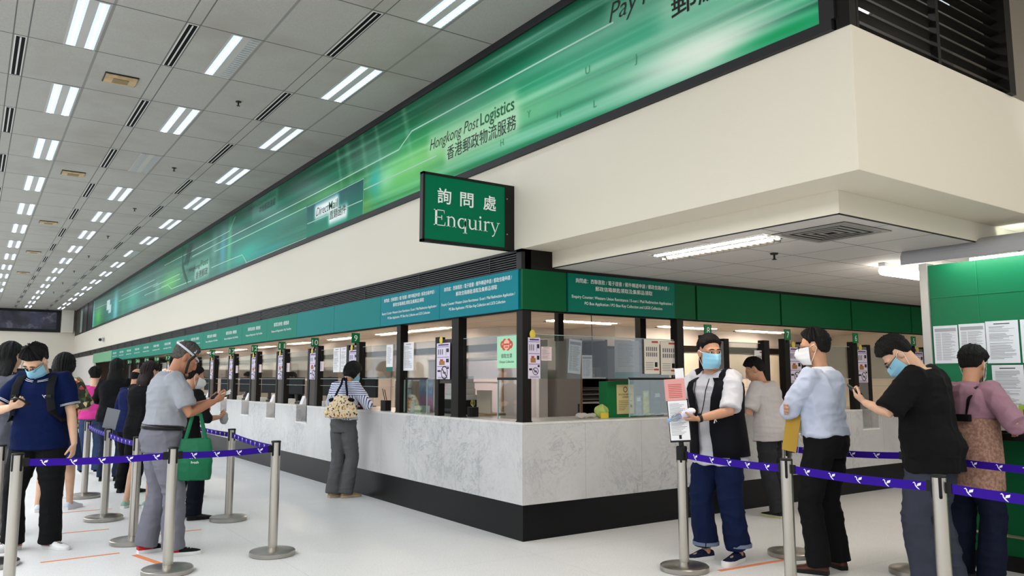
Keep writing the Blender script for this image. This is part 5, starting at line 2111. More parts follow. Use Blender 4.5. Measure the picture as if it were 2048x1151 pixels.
        if top.get('cuff'):
            mb = MB()
            for k in 'LR':
                j = J[k]
                e_ = sl
                a, c = j['sh'].lerp(j['elb'], e_ - .07), j['sh'].lerp(j['elb'], e_ + .012)
                r0 = .045 * s * bw + se * 1.45
                mb.tube([a, c], [r0, r0], 20)
            mb.build('cuff', top['cuff'], to, smooth=True, **L_)
    if bottom:
        mb = MB()
        eb = bottom.get('ease', .014)
        trunk(mb, -.13, bottom.get('waist', .07), min(eb * .8, .016))
        ln = bottom.get('length', 1.0)
        for k, sg in (('L', -1), ('R', 1)):
            j = J[k]
            h, kn, an = j['hip'], j['knee'], j['ank']
            low = an - V(0, 0, bottom.get('low', .035))
            if ln >= 1:
                pts = [h + V(0, 0, .03), h.lerp(kn, .25), h.lerp(kn, .6), kn, kn.lerp(an, .35), kn.lerp(an, .75), low]
                rd = [.092 * bw * s, .090 * bw * s + eb * .6, .074 * bw * s + eb, .060 * s + eb * 1.1, .056 * s + eb * 1.3, .048 * s + eb * 1.7, .046 * s + eb * bottom.get('hemw', 1.9)]
            else:
                e = h.lerp(kn, ln)
                pts = [h + V(0, 0, .03), h.lerp(kn, .3 * ln), h.lerp(kn, .7 * ln), e]
                rd = [.092 * bw * s, .090 * bw * s + eb, .080 * bw * s + eb * 1.4, .076 * bw * s + eb * 1.6]
            mb.tube(pts, rd, 18)
        fb = bottom.get('folds', .006)
        me_ = remesh(mb, max(voxel, .0075), 5, [(fb * .8, (9, 9, 9)), (-fb * .9, (8, 8, 17)), (-fb * .5, (16, 16, 7)), (fb * .3, (24, 24, 30))], fold_seed + 5)
        bo = link(bottom.get('name', 'trousers'), me_, root, 'all', local=True)
        me_.materials.clear()
        me_.materials.append(bottom['mat'])
        if bottom.get('belt'):
            mb = MB()
            rs = []
            for t_, o_ in ((.050, 0), (.050, .004), (.083, .004), (.083, 0)):
                a = np.interp(t_, [q[0] for q in prof], [q[1] for q in prof]) * s * bw + min(eb * .8, .016) + .008 + o_
                b_ = np.interp(t_, [q[0] for q in prof], [q[2] for q in prof]) * s * bw + min(eb * .8, .016) + .008 + o_ + belly * .6 * s
                c, R = spine(t_)
                rs.append(superring(c + R @ Vector((0, belly * .5 * s, 0)), R @ Vector((1, 0, 0)), R @ Vector((0, 1, 0)), a, b_, 28))
            mb.loft(rs, cap=False)
            mb.build('belt', bottom['belt'], bo, smooth='all', **L_)
    if shoes:
        for k, sg in (('L', -1), ('R', 1)):
            j = J[k]
            ta = math.radians(j['toe'])
            td = Vector((math.sin(ta), math.cos(ta), 0))
            ts_ = Vector((td.y, -td.x, 0))
            o = Vector((j['ank'].x, j['ank'].y, 0)) - td * .06 * s
            ln = .275 * s
            out = [(0, .026), (.06, .033), (.2, .036), (.4, .037), (.6, .045), (.75, .047), (.88, .040), (.96, .026), (1.0, .010)]

            def oring(z, sc_, sh=0.0):
                R_ = [tuple(o + td * (u * ln * (1 if u else 1) + sh) + ts_ * (w_ * s * sc_) + Vector((0, 0, z * s))) for u, w_ in out]
                L2 = [tuple(o + td * (u * ln + sh) - ts_ * (w_ * s * sc_) + Vector((0, 0, z * s))) for u, w_ in out[::-1]]
                return R_ + L2
            mb = MB()
            mb.loft([oring(0.0, .96), oring(.004, 1.04), oring(shoes.get('sole_h', .026), 1.04), oring(shoes.get('sole_h', .026) + .002, .9)])
            mu = MB()
            rs = []
            hts = [(0, .070), (.06, .078), (.2, .088), (.4, .080), (.6, .056), (.75, .045), (.88, .038), (.96, .032), (1.0, .026)]
            for (u, w_), (_, h_) in zip(out, hts):
                c = o + td * (u * ln * .985 + .002)
                z0 = shoes.get('sole_h', .026) * .8
                rs.append([tuple(c + ts_ * (w_ * s * x) + Vector((0, 0, (z0 + (h_ - z0) * z) * s))) for x, z in ((-1, 0), (-.98, .4), (-.8, .75), (-.42, .97), (0, 1), (.42, .97), (.8, .75), (.98, .4), (1, 0))])
            mu.loft(rs)
            so = mu.build('shoe', shoes['mat'], root, smooth='all', **L_)
            mb.build('sole', shoes.get('sole', M_black), so, smooth=True, **L_)
            if shoes.get('lace'):
                ml = MB()
                for q in range(5):
                    u = .38 + .075 * q
                    h_ = np.interp(u, [a for a, _ in hts], [c_ for _, c_ in hts]) * s
                    c = o + td * (u * ln) + Vector((0, 0, h_ + .001))
                    ml.tube([c - ts_ * .022 * s - Vector((0, 0, .006)), c + td * .008, c + ts_ * .022 * s - Vector((0, 0, .006))], .0028, 6)
                ml.build('lace', shoes['lace'], so, **L_)
            if shoes.get('patch'):
                mp = MB()
                for (u, w_), (u2, w2) in zip(out[:3], out[1:4]):
                    for sg2 in (-1, 1):
                        pass
                rs = []
                for (u, w_), (_, h_) in list(zip(out, hts))[:4]:
                    c = o + td * (u * ln * .985 - .001)
                    rs.append([tuple(c + ts_ * (w_ * s * 1.05 * x) + Vector((0, 0, (.022 + (h_ - .022) * z) * s))) for x, z in ((-1, .1), (-1, .5), (-.8, .8), (.8, .8), (1, .5), (1, .1))])
                mp.loft(rs)
                mp.build('heel_patch', shoes['patch'], so, smooth=True, **L_)
    info = dict(root=root, W=W, s=s, J=J, HM=HM, spine=spine, hc=hc, Rn=Rn, Rh=Rh, P=P)
    return info


def hand_frame(I, k, off=(0, 0, 0)):
    """world matrix at the palm: x towards the thumb, y along the fingers, z out of the palm"""
    j = I['J'][k]
    d, n_ = j['d'], j['n']
    sd2 = d.cross(n_) * (1 if k == 'R' else -1)
    p = j['palm'] + sd2 * off[0] + d * off[1] + n_ * off[2]
    M = Matrix(((sd2.x, d.x, n_.x, p.x), (sd2.y, d.y, n_.y, p.y), (sd2.z, d.z, n_.z, p.z), (0, 0, 0, 1)))
    return I['W'] @ M


def phone(I, k, label, off=(0.0, 0.035, 0.018), roll=0.0):
    M = hand_frame(I, k, off) @ Matrix.Rotation(math.radians(roll), 4, 'Z')
    t = thing('smartphone', label, 'phone', tuple(M.translation))
    MB().rbox((-0.036, -0.072, -0.004), (0.036, 0.072, 0.004), 0.010, M).build('case', mat('phone_black', '#0c0d10', 0.3), t)
    MB().box((-0.033, -0.068, 0.004), (0.033, 0.068, 0.0046), M).build('display', mat('phone_glass', '#1a1f28', 0.12), t)
    return t
# ================================================================ PEOPLE: the queue by the hall
FW, RT = Vector((0.57, 0.8217)), Vector((0.8217, -0.57))


def hd(f_, r_):
    return FW * f_ + RT * r_


M_navy = mat('navy_cotton', '#05143c', 0.85)
M_blk = mat('black_cotton', '#08080a', 0.9, spec=0.2)
M_blk2 = mat('black_trousers', '#09090c', 0.9, spec=0.2)
M_wht = mat('white_cotton', '#bfbfc6', 0.8)
M_gpolo = mat('light_grey_jersey', '#93969d', 0.9)
M_gtrs = mat('grey_chino', '#70707a', 0.85)
WS = mat('white_leather', '#e2e2e2', 0.45)
RB = mat('white_rubber', '#dcdcdc', 0.5)

# the man in the navy polo
A = person('person in navy polo shirt with white-striped collar, bowed over a phone, black backpack', (-3.62, 2.18), hd(-1, 0.12), 1.80, bw=1.12, belly=.035, lean=6, head=(-8, 44, -4), skin=SKIN2,
           arms={'R': dict(wrist=(0.10, 0.30, 1.16), pole=(0.9, -0.5, -0.5), dir=(-0.85, 0.35, 0.25), palm=(-.1, -0.45, .9), curl=38), 'L': dict(wrist=(-0.30, 0.06, 0.83), pole=(-0.4, -1, 0), dir=(0.05, 0.12, -1), palm=(1, 0, 0), curl=26)},
           feet={'R': (0.14, 0.03, 38), 'L': (-0.13, 0.0, -62)}, top=dict(mat=M_navy, hem=-.12, sleeve=.72, ease=.022, sleeve_ease=.024, collar=M_navy, name='polo_shirt', folds=.004),
           bottom=dict(mat=M_blk2, ease=.02), shoes=dict(mat=WS, sole=RB, lace=mat('dark_lace', '#3a3a3c', .7), patch=mat('heel_red', '#b07a74', .5)), hair=('thick', HAIRB, 1.1), mask=MASKB, glasses=True, fold_seed=2)
phone(A, 'R', 'black phone in the hand of the man in navy polo', (0.0, 0.04, 0.022), 90)


def stripe_cuffs(I, sl, m_, r0, k2='LR', name='sleeve_stripe'):
    par = [c for c in I['root'].children if c.name.startswith(('polo_shirt', 'shirt'))][0]
    mb = MB()
    for k in k2:
        j = I['J'][k]
        for q in (-.045, -.012):
            a, c = j['sh'].lerp(j['elb'], sl + q), j['sh'].lerp(j['elb'], sl + q + .016)
            mb.tube([a, c], [r0, r0], 24)
    mb.build(name, M_wht, par, smooth=True, local=True)


stripe_cuffs(A, .72, M_wht, .0875)
# white edging of the collar, little bird on the chest
par = [c for c in A['root'].children if c.name.startswith('polo_shirt')][0]
mb = MB()
for sg in (-1, 1):
    for q in (0, 1):
        pts = []
        for i in range(9):
            a = math.radians(90 - sg * (8 + 150 * i / 8))
            rr_, t_ = .123 - .010 * q, .468 + .009 * q
            c2, R2 = A['spine'](t_)
            pts.append(c2 + R2 @ Vector((math.cos(a) * rr_ * A['s'] * 1.05, math.sin(a) * rr_ * A['s'] + .004, -.03 * A['s'] * max(0, math.sin(a)) ** 2 + .004)))
        mb.tube(pts, .0028, 6)
mb.build('collar_edging', M_wht, par, smooth=True, local=True)
c2, R2 = A['spine'](.33)
mb = MB()
bird(mb, lambda u, v: tuple(c2 + R2 @ Vector((-.095 - u, .165 * A['s'], v))), 0, 0, .035)
mb.build('chest_bird', M_wht, par, local=True)
t = thing('backpack', 'black backpack with broad straps on the man in navy polo', 'backpack', tuple(A['W'] @ (A['spine'](.15)[0])))
Iw = A['W']
mb = MB()
rs = []
for t_, a, b_ in ((-.02, .12, .05), (0.0, .15, .08), (.15, .16, .09), (.32, .15, .08), (.42, .12, .055), (.46, .08, .03)):
    c, R = A['spine'](t_)
    rs.append([tuple(Iw @ Vector(p)) for p in superring(c + R @ Vector((0, -.165 - b_, 0)), R @ Vector((1, 0, 0)), R @ Vector((0, 1, 0)), a, b_, 24)])
mb.loft(rs)
mb.build('bag', M_blk, t, smooth='all')
for sg in (-1, 1):
    mb = MB()
    rs = []
    for t_, y, x in ((.40, -.16, .09), (.475, -.09, .105), (.492, 0.0, .112), (.465, .09, .118), (.40, .148, .125), (.30, .168, .132), (.20, .165, .145), (.12, .10, .185), (.1, -.04, .205), (.08, -.15, .17)):
        c, R = A['spine'](t_)
        p = c + R @ Vector((sg * x * A['s'] * 1.05, y * A['s'], .012))
        rs.append(p)
    mb.tube([Iw @ p for p in rs], [(.034, .006)] * len(rs), 12, up=tuple(Iw.to_3x3() @ Vector((0, 1, .6))))
    sp_ = mb.build('strap', mat('black_webbing', '#15161a', .8), t, smooth=True)
    c, R = A['spine'](.33)
    MB().cbox((0, 0, 0), (.02, .008, .012), Iw @ Matrix.Translation(c + R @ Vector((sg * .14, .18, 0)))).build('buckle', M_black, sp_, bevel=.003)

# the grey-haired man
B_ = person('person with grey hair, strap over head, light grey polo and grey trousers, reading a slip', (-2.80, 1.35), hd(.62, .78), 1.80, bw=1.06, belly=.03, lean=11, head=(-12, 20, 0), skin=SKIN3,
            arms={'R': dict(wrist=(0.17, 0.36, 1.20), pole=(0.5, -0.6, -0.9), dir=(-0.1, .85, .35), palm=(-.55, .1, .8), curl=40), 'L': dict(wrist=(-0.06, 0.38, 1.19), pole=(-0.6, -.5, -0.9), dir=(.3, .85, .3), palm=(.4, -.1, .9), curl=36)},
            feet={'R': (0.13, 0.10, 16), 'L': (-0.12, -0.04, -6)}, top=dict(mat=M_gpolo, hem=.084, sleeve=.80, ease=.022, sleeve_ease=.03, collar=mat('grey_collar', '#8e929c', .9), name='polo_shirt', folds=.006),
            bottom=dict(mat=M_gtrs, ease=.022, waist=.095, belt=M_black, folds=.007), shoes=dict(mat=mat('black_knit', '#17171a', .8), sole=RB, patch=mat('red_heel', '#b3202c', .5), lace=RB), hair=('short', HAIRG, 1.15), glasses=False, fold_seed=4)
t = thing('face_shield_strap', 'black and clear head strap worn over the grey hair', 'head strap', tuple(B_['W'] @ B_['hc']))
HM = B_['W'] @ B_['HM']
mb = MB()
pts = [HM @ Vector((.085 * math.cos(a) * 1.15, .102 * math.sin(a) * 1.12 - .012, .055 - .02 * math.sin(a))) for a in [2 * PI * i / 32 for i in range(33)]]
mb.tube(pts, [(.002, .009)] * 33, 8, up=(0, 0, 1), cap=False)
mb.build('clear_band', mat('clear_band', '#b9bdc2', .25), t, smooth=True)
mb = MB()
pts = [HM @ Vector((.112 * math.cos(math.radians(q)) * (1 if True else 1), .035 + .012 * math.sin(math.radians(q)), .125 * math.sin(math.radians(q)) + .015)) for q in range(-50, 61, 10)]
pts = [HM @ Vector((.086 + .010 * math.cos(math.radians(q)), .034 + .03 * abs(q) / 60, .105 * math.sin(math.radians(q)) - .01)) for q in range(-70, 50, 10)]
mb.tube(pts, [(.011, .003)] * len(pts), 8, up=tuple(HM.to_3x3() @ Vector((1, 0, 0))))
mb.build('side_strap', M_black, t, smooth=True)
mb = MB()
pts = [HM @ Vector((.084 - .05 * max(0, (q - 40) / 50), .034, .105 * math.sin(math.radians(q)) + .0)) for q in range(40, 100, 10)]
mb.tube(pts, [(.008, .003)] * len(pts), 8, up=tuple(HM.to_3x3() @ Vector((1, 0, 0))))
mb.build('white_strap', M_wht, t, smooth=True)
t = thing('neck_scarf', 'pale patterned scarf round the neck of the grey-haired man', 'scarf', tuple(B_['W'] @ B_['spine'](.49)[0]))
mb = MB()
m_, nt, b__ = newmat('scarf_print')
g = NT(nt)
tc = g.n('TexCoord')
vo = g.n('TexVoronoi')
vo.inputs['Scale'].default_value = 70
g.l(tc.outputs['Object'], vo.inputs['Vector'])
g.l(g.mix(g.rng(vo.outputs['Distance'], .2, .6), '#9d5a55', '#d9cbb6'), b__.inputs['Base Color'])
pts = []
for i in range(25):
    a = 2 * PI * i / 24
    c, R = B_['spine'](.492)
    pts.append(B_['W'] @ (c + R @ Vector((.071 * math.cos(a), .073 * math.sin(a), .012 - .012 * math.sin(a)))))
mb.tube(pts, [.017] * 25, 10, cap=False)
mb.build('cloth', m_, t, smooth=True)
phone(B_, 'L', 'dark phone in the hand of the grey-haired man', (0.01, 0.05, 0.02), 20)
M = hand_frame(B_, 'R', (0.01, 0.05, 0.018))
t = thing('paper_slip', 'crumpled white paper slip in the hand of the grey-haired man', 'paper', tuple(M.translation))
mb = MB()
rs = []
for i in range(7):
    x = -.03 + .06 * i / 6
    rs.append([tuple(M @ Vector((x, y, .01 * math.sin(i * 1.9 + y * 60) + z))) for y, z in ((-.05, 0), (0, .004), (.055, 0), (.055, .0012), (0, .0052), (-.05, .0012))])
mb.loft(rs)
mb.build('slip', M_paper, t)

# green carrier bag on his forearm
def soft_bag(name, label, cat, top_pt, W_, D_, Hh, m_, heading, handle_h=.16, handle=None, text=None):
    t = thing(name, label, cat, tuple(top_pt))
    a = math.atan2(heading[1], heading[0])
    M = Matrix.Translation(Vector(top_pt) - Vector((0, 0, handle_h))) @ Matrix.Rotation(a, 4, 'Z')
    mb = MB()
    rs = []
    for k in range(9):
        q = k / 8
        z = -Hh * q
        w_ = W_ * np.interp(q, [0, .3, .8, 1], [.86, 1, 1.05, .95]) / 2
        d_ = D_ * np.interp(q, [0, .3, .8, 1], [.25, .7, 1.0, .8]) / 2
        rs.append([tuple(M @ Vector(p)) for p in superring(Vector((0, 0, z)), Vector((1, 0, 0)), Vector((0, 1, 0)), w_, d_, 26, .7)])
    mb.loft(rs)
    me_ = remesh(mb, .008, 3, [(.006, (12, 12, 9)), (-.003, (20, 20, 14))], 3)
    o = link('bag_body', me_, t, 'all')
    me_.materials.clear()
    me_.materials.append(m_)
    for sg in (-1, 1):
        mb = MB()
        pts = [M @ Vector((x, sg * D_ * .12, z)) for x, z in ((-W_ * .3, -.02), (-W_ * .18, handle_h * .6), (-.03, handle_h * .98), (.03, handle_h * .98), (W_ * .18, handle_h * .6), (W_ * .3, -.02))]
        mb.tube(pts, [(.014, .003)] * len(pts), 8, up=tuple(M.to_3x3() @ Vector((0, 1, 0))))
        mb.build('handle', handle or m_, t, smooth=True)
    return t, M


M_bag = mat('green_bag', '#08623f', .5)
j = B_['J']['R']
bp_ = B_['W'] @ (j['elb'].lerp(j['wr'], .30) + Vector((0, 0, -.035)))
t, M = soft_bag('carrier_bag', 'green carrier bag hanging from the forearm of the grey-haired man', 'bag', bp_, .27, .12, .34, M_bag, hd(.25, .95), .20)
mb = MB()
text_on(mb, 'ik', lambda u, v: tuple(M @ Vector((u, -.075, v))), -.03, -.16, .05, .04)
text_on(mb, 'fresh', lambda u, v: tuple(M @ Vector((u, -.075, v))), -.02, -.20, .06, .02)
mb.build('lettering', M_lt_white, t)

# man in black
C_ = person('person in black polo and black trousers with short dark hair, seen from behind', (-2.27, 2.92), hd(.86, .5), 1.60, bw=1.0, lean=5, head=(-25, 12, 0), skin=SKIN,
            arms={'R': dict(wrist=(0.20, 0.30, 1.12), pole=(.6, -.7, -.7), dir=(-.3, .9, .2), palm=(-.6, 0, .7), curl=40), 'L': dict(wrist=(-0.12, 0.30, 1.16), pole=(-.6, -.6, -.8), dir=(.4, .8, .2), palm=(.2, 0, 1), curl=40)},
            feet={'R': (.13, .06, 25), 'L': (-.10, -.02, -5)}, top=dict(mat=M_blk, hem=-.08, sleeve=1.15, ease=.022, collar=M_blk, name='polo_shirt'), bottom=dict(mat=mat('navy_black_trousers', '#0b0e1a', .8), ease=.022), shoes=dict(mat=M_black, sole=M_black), hair=('short', HAIRD), mask=MASKW, fold_seed=6, voxel=.007)
M = hand_frame(C_, 'R', (0, .03, .02))
t = thing('plastic_bag', 'small crumpled translucent bag in the hand of the man in black', 'bag', tuple(M.translation))
mb = MB()
mb.ell(tuple(M.translation + Vector((0.02, 0, -.05))), (.05, .045, .065))
me_ = remesh(mb, .007, 1, [(.010, (30, 30, 30))], 2)
o = link('bag_body', me_, t, 'all')
me_.materials.clear()
me_.materials.append(mat('grey_plastic_bag', '#9a9ca0', .35))

# long-haired person behind the navy man
D_ = person('person with long black hair standing behind the navy man', (-3.9, 2.97), hd(.9, .2), 1.80, lean=2, head=(0, 10, 0), skin=SKIN2, top=dict(mat=mat('dark_grey_knit', '#55565e', .9), hem=-.15, sleeve=1.6), bottom=dict(mat=mat('mid_grey_trousers', '#6a6a70', .85)), shoes=dict(mat=M_blk, sole=RB),
            hair=('long', HAIRB, 1.3, .34), fold_seed=7, voxel=.009, face=False, feet={'R': (.1, 0, 5), 'L': (-.1, 0, -5)})
# floral blouse
m_flor, nt, b__ = newmat('floral_print')
g = NT(nt)
tc = g.n('TexCoord')
vo = g.n('TexVoronoi')
vo.inputs['Scale'].default_value = 24
g.l(tc.outputs['Object'], vo.inputs['Vector'])
cr = g.n('ValToRGB')
cr.color_ramp.interpolation = 'CONSTANT'
for i, (p, c) in enumerate(((0, '#2b2a1f'), (.25, '#8c7d55'), (.45, '#b5433a'), (.6, '#3f5a35'), (.72, '#c9b98d'), (.88, '#1d1b18'))):
    e = cr.color_ramp.elements[i] if i < 2 else cr.color_ramp.elements.new(p)
    e.position = p
    e.color = (*lin(c), 1)
sep = g.n('SeparateColor')
g.l(vo.outputs['Color'], sep.inputs[0])
g.l(sep.outputs[0], cr.inputs[0])
g.l(cr.outputs[0], b__.inputs['Base Color'])
b__.inputs['Roughness'].default_value = .8
person('person with black bob in floral blouse, navy shorts and white sneakers, facing away', (-3.32, 4.32), hd(.9, -.1), 1.74, bw=1.05, lean=3, head=(10, 15, 0), skin=SKIN2,
       arms={'R': dict(wrist=(.10, .28, 1.10), pole=(.9, -.5, -.6), dir=(-.9, .4, .1), palm=(0, -.3, 1), curl=35), 'L': dict(wrist=(-.10, .28, 1.12), pole=(-.9, -.5, -.6), dir=(.9, .4, .1), palm=(0, -.3, 1), curl=35)},
       top=dict(mat=m_flor, hem=-.06, sleeve=.95, ease=.03, sleeve_ease=.04, name='blouse'), bottom=dict(mat=mat('navy_shorts', '#26365c', .85), length=.92, ease=.03, name='shorts'), shoes=dict(mat=mat('white_trainer', '#cfd6e4', .5), sole=RB, lace=mat('blue_lace', '#7f93b8', .6)), hair=('bob', HAIRB, 1.45), fold_seed=8, voxel=.009, face=False, feet={'R': (.14, .1, 10), 'L': (-.12, -.05, -25)})
# pink top
person('person with short black hair in bright pink top deep in the queue', (-2.55, 7.95), hd(.9, -.4), 1.62, lean=2, head=(10, 12, 0), skin=SKIN2, top=dict(mat=mat('pink_top', '#c23a86', .8), hem=-.05, sleeve=.8), bottom=dict(mat=mat('denim_blue', '#33405f', .85)), shoes=dict(mat=M_blk, sole=RB), hair=('thick', HAIRB, 1.4), fold_seed=9, voxel=.011, face=False)
# long black hair, black dress
person('person in black with very long black hair in the queue', (-2.42, 6.8), hd(1, -.15), 1.74, lean=1, head=(8, 6, 0), skin=SKIN2, top=dict(mat=M_blk, hem=-.1, sleeve=1.5, ease=.03, wide=1.05), bottom=dict(mat=mat('dark_denim', '#1b2436', .85)), shoes=dict(mat=M_blk, sole=M_black), hair=('long', HAIRB, 1.3, .55), fold_seed=10, voxel=.010, face=False,
       arms={'L': dict(wrist=(-.12, .25, 1.1), pole=(-.9, -.5, -.6)), 'R': dict(wrist=(.12, .25, 1.1), pole=(.9, -.5, -.6))})
person('person with bald crown in navy T-shirt in the queue', (-2.41, 5.35), hd(.9, .25), 1.60, lean=4, head=(0, 10, 0), skin=SKIN, top=dict(mat=mat('deep_navy_tee', '#121c46', .85), hem=-.1, sleeve=.9, ease=.025), bottom=dict(mat=M_blk2, ease=.022), shoes=dict(mat=M_black, sole=M_black), hair=('bald', HAIRD), fold_seed=11, voxel=.009, face=False)
person('person with dark brown hair in black T-shirt, bare legs and silver-green sandals', (-2.50, 4.02), hd(.8, .35), 1.66, lean=3, head=(-5, 14, 0), skin=SKIN2, top=dict(mat=M_blk, hem=-.13, sleeve=.9, ease=.028), bottom=dict(mat=M_blk2, length=.7, ease=.025, name='shorts'), shoes=dict(mat=mat('sandal_green', '#8fb5a4', .4), sole=RB), hair=('long', HAIRBR, 1.15, .25), fold_seed=12, voxel=.008, face=False,
       arms={'L': dict(wrist=(-.02, .30, 1.05), pole=(-.9, -.6, -.5), dir=(.9, .4, 0), palm=(0, -.2, 1), curl=35), 'R': dict(wrist=(.10, .28, 1.10), pole=(.9, -.5, -.6), dir=(-.6, .7, .2), palm=(0, -.3, 1), curl=35)}, feet={'R': (.1, .06, 10), 'L': (-.12, -.06, -12)})

# ---- the woman at counter nine
m_str, nt, b__ = newmat('blue_striped_cotton')
g = NT(nt)
tc = g.n('TexCoord')
sp = g.n('SeparateXYZ')
g.l(tc.outputs['Object'], sp.inputs[0])
nz = g.noise(tc.outputs['Object'], 6, 2)
zz = g.math('ADD', sp.outputs[2], g.math('MULTIPLY', nz.outputs['Fac'], .02))
xx = g.math('ADD', sp.outputs[0], g.math('MULTIPLY', nz.outputs['Fac'], .03))
hs_ = g.math('LESS_THAN', g.math('MODULO', zz, .026), .011)
vs_ = g.math('LESS_THAN', g.math('MODULO', g.math('ADD', xx, 1), .024), .010)
yoke = g.math('GREATER_THAN', sp.outputs[2], 1.245)
st_ = g.math('ADD', g.math('MULTIPLY', yoke, hs_), g.math('MULTIPLY', g.math('SUBTRACT', 1.0, yoke), vs_))
g.l(g.mix(st_, '#dfe1e6', '#3c4a86'), b__.inputs['Base Color'])
b__.inputs['Roughness'].default_value = .85
E_ = person('person with short black hair in blue striped shirt and grey trousers at the counter', (-.28, 3.46), hd(.85, .5), 1.69, lean=6, head=(-20, 26, 6), skin=SKIN2, bw=.97,
            arms={'R': dict(wrist=(.17, .26, 1.13), pole=(.9, -.3, -.6), dir=(-.5, .8, 0), palm=(0, 0, -1), curl=15), 'L': dict(wrist=(-.10, .20, 1.14), pole=(-.8, -.5, -.5), dir=(.4, .8, 0), palm=(0, 0, -1), curl=15)},
            top=dict(mat=m_str, hem=.03, sleeve=1.75, ease=.024, sleeve_ease=.026, folds=.006, collar=m_str), bottom=dict(mat=mat('taupe_grey_trousers', '#57585a', .85), ease=.022, waist=.1), shoes=dict(mat=mat('tan_suede', '#a08a68', .8), sole=mat('tan_sole', '#b7a68b', .6), lace=mat('tan_lace', '#8a7656', .8)),
            hair=('bob', HAIRB, 1.0), mask=MASKB, fold_seed=13, voxel=.007, feet={'R': (.08, -.02, 22), 'L': (-.06, -.10, 12)})
m_bagf, nt, b__ = newmat('patterned_bag_fabric')
g = NT(nt)
tc = g.n('TexCoord')
vo = g.n('TexVoronoi')
vo.inputs['Scale'].default_value = 46
g.l(tc.outputs['Object'], vo.inputs['Vector'])
sep = g.n('SeparateColor')
g.l(vo.outputs['Color'], sep.inputs[0])
cr = g.n('ValToRGB')
cr.color_ramp.interpolation = 'CONSTANT'
for i, (p, c) in enumerate(((0, '#e0cfae'), (.4, '#8a3f3f'), (.52, '#d9b59a'), (.7, '#5b5a30'), (.78, '#2a2422'), (.86, '#c9a24f'))):
    e = cr.color_ramp.elements[i] if i < 2 else cr.color_ramp.elements.new(p)
    e.position = p
    e.color = (*lin(c), 1)
g.l(sep.outputs[1], cr.inputs[0])
dk = g.math('LESS_THAN', vo.outputs['Distance'], .5)
g.l(g.mix(dk, '#dccaa8', cr.outputs[0]), b__.inputs['Base Color'])
b__.inputs['Roughness'].default_value = .8
t = thing('shoulder_bag', 'cream patterned shoulder bag with navy straps on the woman at the counter', 'bag', tuple(E_['W'] @ E_['spine'](.1)[0]))
M = E_['W'] @ Matrix.Translation(Vector((.15, -.21, 1.09))) @ Matrix.Rotation(math.radians(28), 4, 'Z')
mb = MB()
rs = []
for q, w_, d_ in ((0, .145, .05), (.05, .20, .075), (.25, .21, .085), (.5, .175, .08), (.75, .125, .065), (.95, .085, .04), (1.0, .06, .02)):
    rs.append([tuple(M @ Vector(p)) for p in superring(Vector((0, 0, -.115 + .27 * q)), Vector((1, 0, 0)), Vector((0, 1, 0)), w_, d_, 28, .8)])
mb.loft(rs)
me_ = remesh(mb, .007, 3, [(.008, (16, 16, 9)), (-.004, (26, 26, 14))], 6)
o = link('bag_body', me_, t, 'all')
me_.materials.clear()
me_.materials.append(m_bagf)
M_str = mat('navy_strap', '#10131f', .8)
for sg in (-1, 1):
    mb = MB()
    pts = [M @ Vector((sg * .085 - .01, -.02, .09)), M @ Vector((sg * .06, .02, .20)), M @ Vector((sg * .03, .085, .29)), M @ Vector((-.01 + sg * .02, .15, .365)), M @ Vector((-.015 + sg * .015, .22, .375)), M @ Vector((-.02 + sg * .01, .28, .30))]
    mb.tube(pts, [(.014, .004)] * len(pts), 8, up=tuple(M.to_3x3() @ Vector((0, -1, .4))))
    mb.build('strap', M_str, t, smooth=True)
    MB().ell(tuple(M @ Vector((sg * .11, 0, .10))), (.05, .05, .028)).build('trim', M_str, t, smooth=True)

# ================================================================ PEOPLE: by the short counter
M_vest = mat('black_vest', '#0c0d14', .7)
M_jean = mat('dark_indigo_denim', '#0f1a3a', .8)
F_ = person('person in black vest over white polo, blue mask and wide jeans, holding a bottle', (.85, -1.51), hd(-.62, -.72), 1.82, bw=1.08, belly=.03, lean=10, head=(62, 4, -8), skin=SKIN,
            arms={'L': dict(wrist=(-.10, .36, 1.08), pole=(-.9, -.3, -.7), dir=(.75, .62, -.05), palm=(0.1, -.1, 1), curl=34, thumb=40), 'R': dict(wrist=(.12, .31, 1.03), pole=(.9, -.5, -.6), dir=(-.9, .4, .1), palm=(-.1, -.1, .95), curl=34)},
            feet={'R': (.105, .02, 18), 'L': (-.10, -.10, -4)}, pelvis=(0, -.04), top=dict(mat=M_wht, hem=-.20, sleeve=.95, ease=.022, sleeve_ease=.030, name='polo_shirt', collar=M_wht, folds=.006),
            bottom=dict(mat=M_jean, ease=.026, low=-.03, hemw=1.9, folds=.007, name='jeans'), shoes=dict(mat=mat('navy_canvas', '#141d38', .8, var=(60, .5)), sole=RB, sole_h=.034), hair=('short', HAIRD, 1.1), mask=MASKB, fold_seed=14, voxel=.0055)
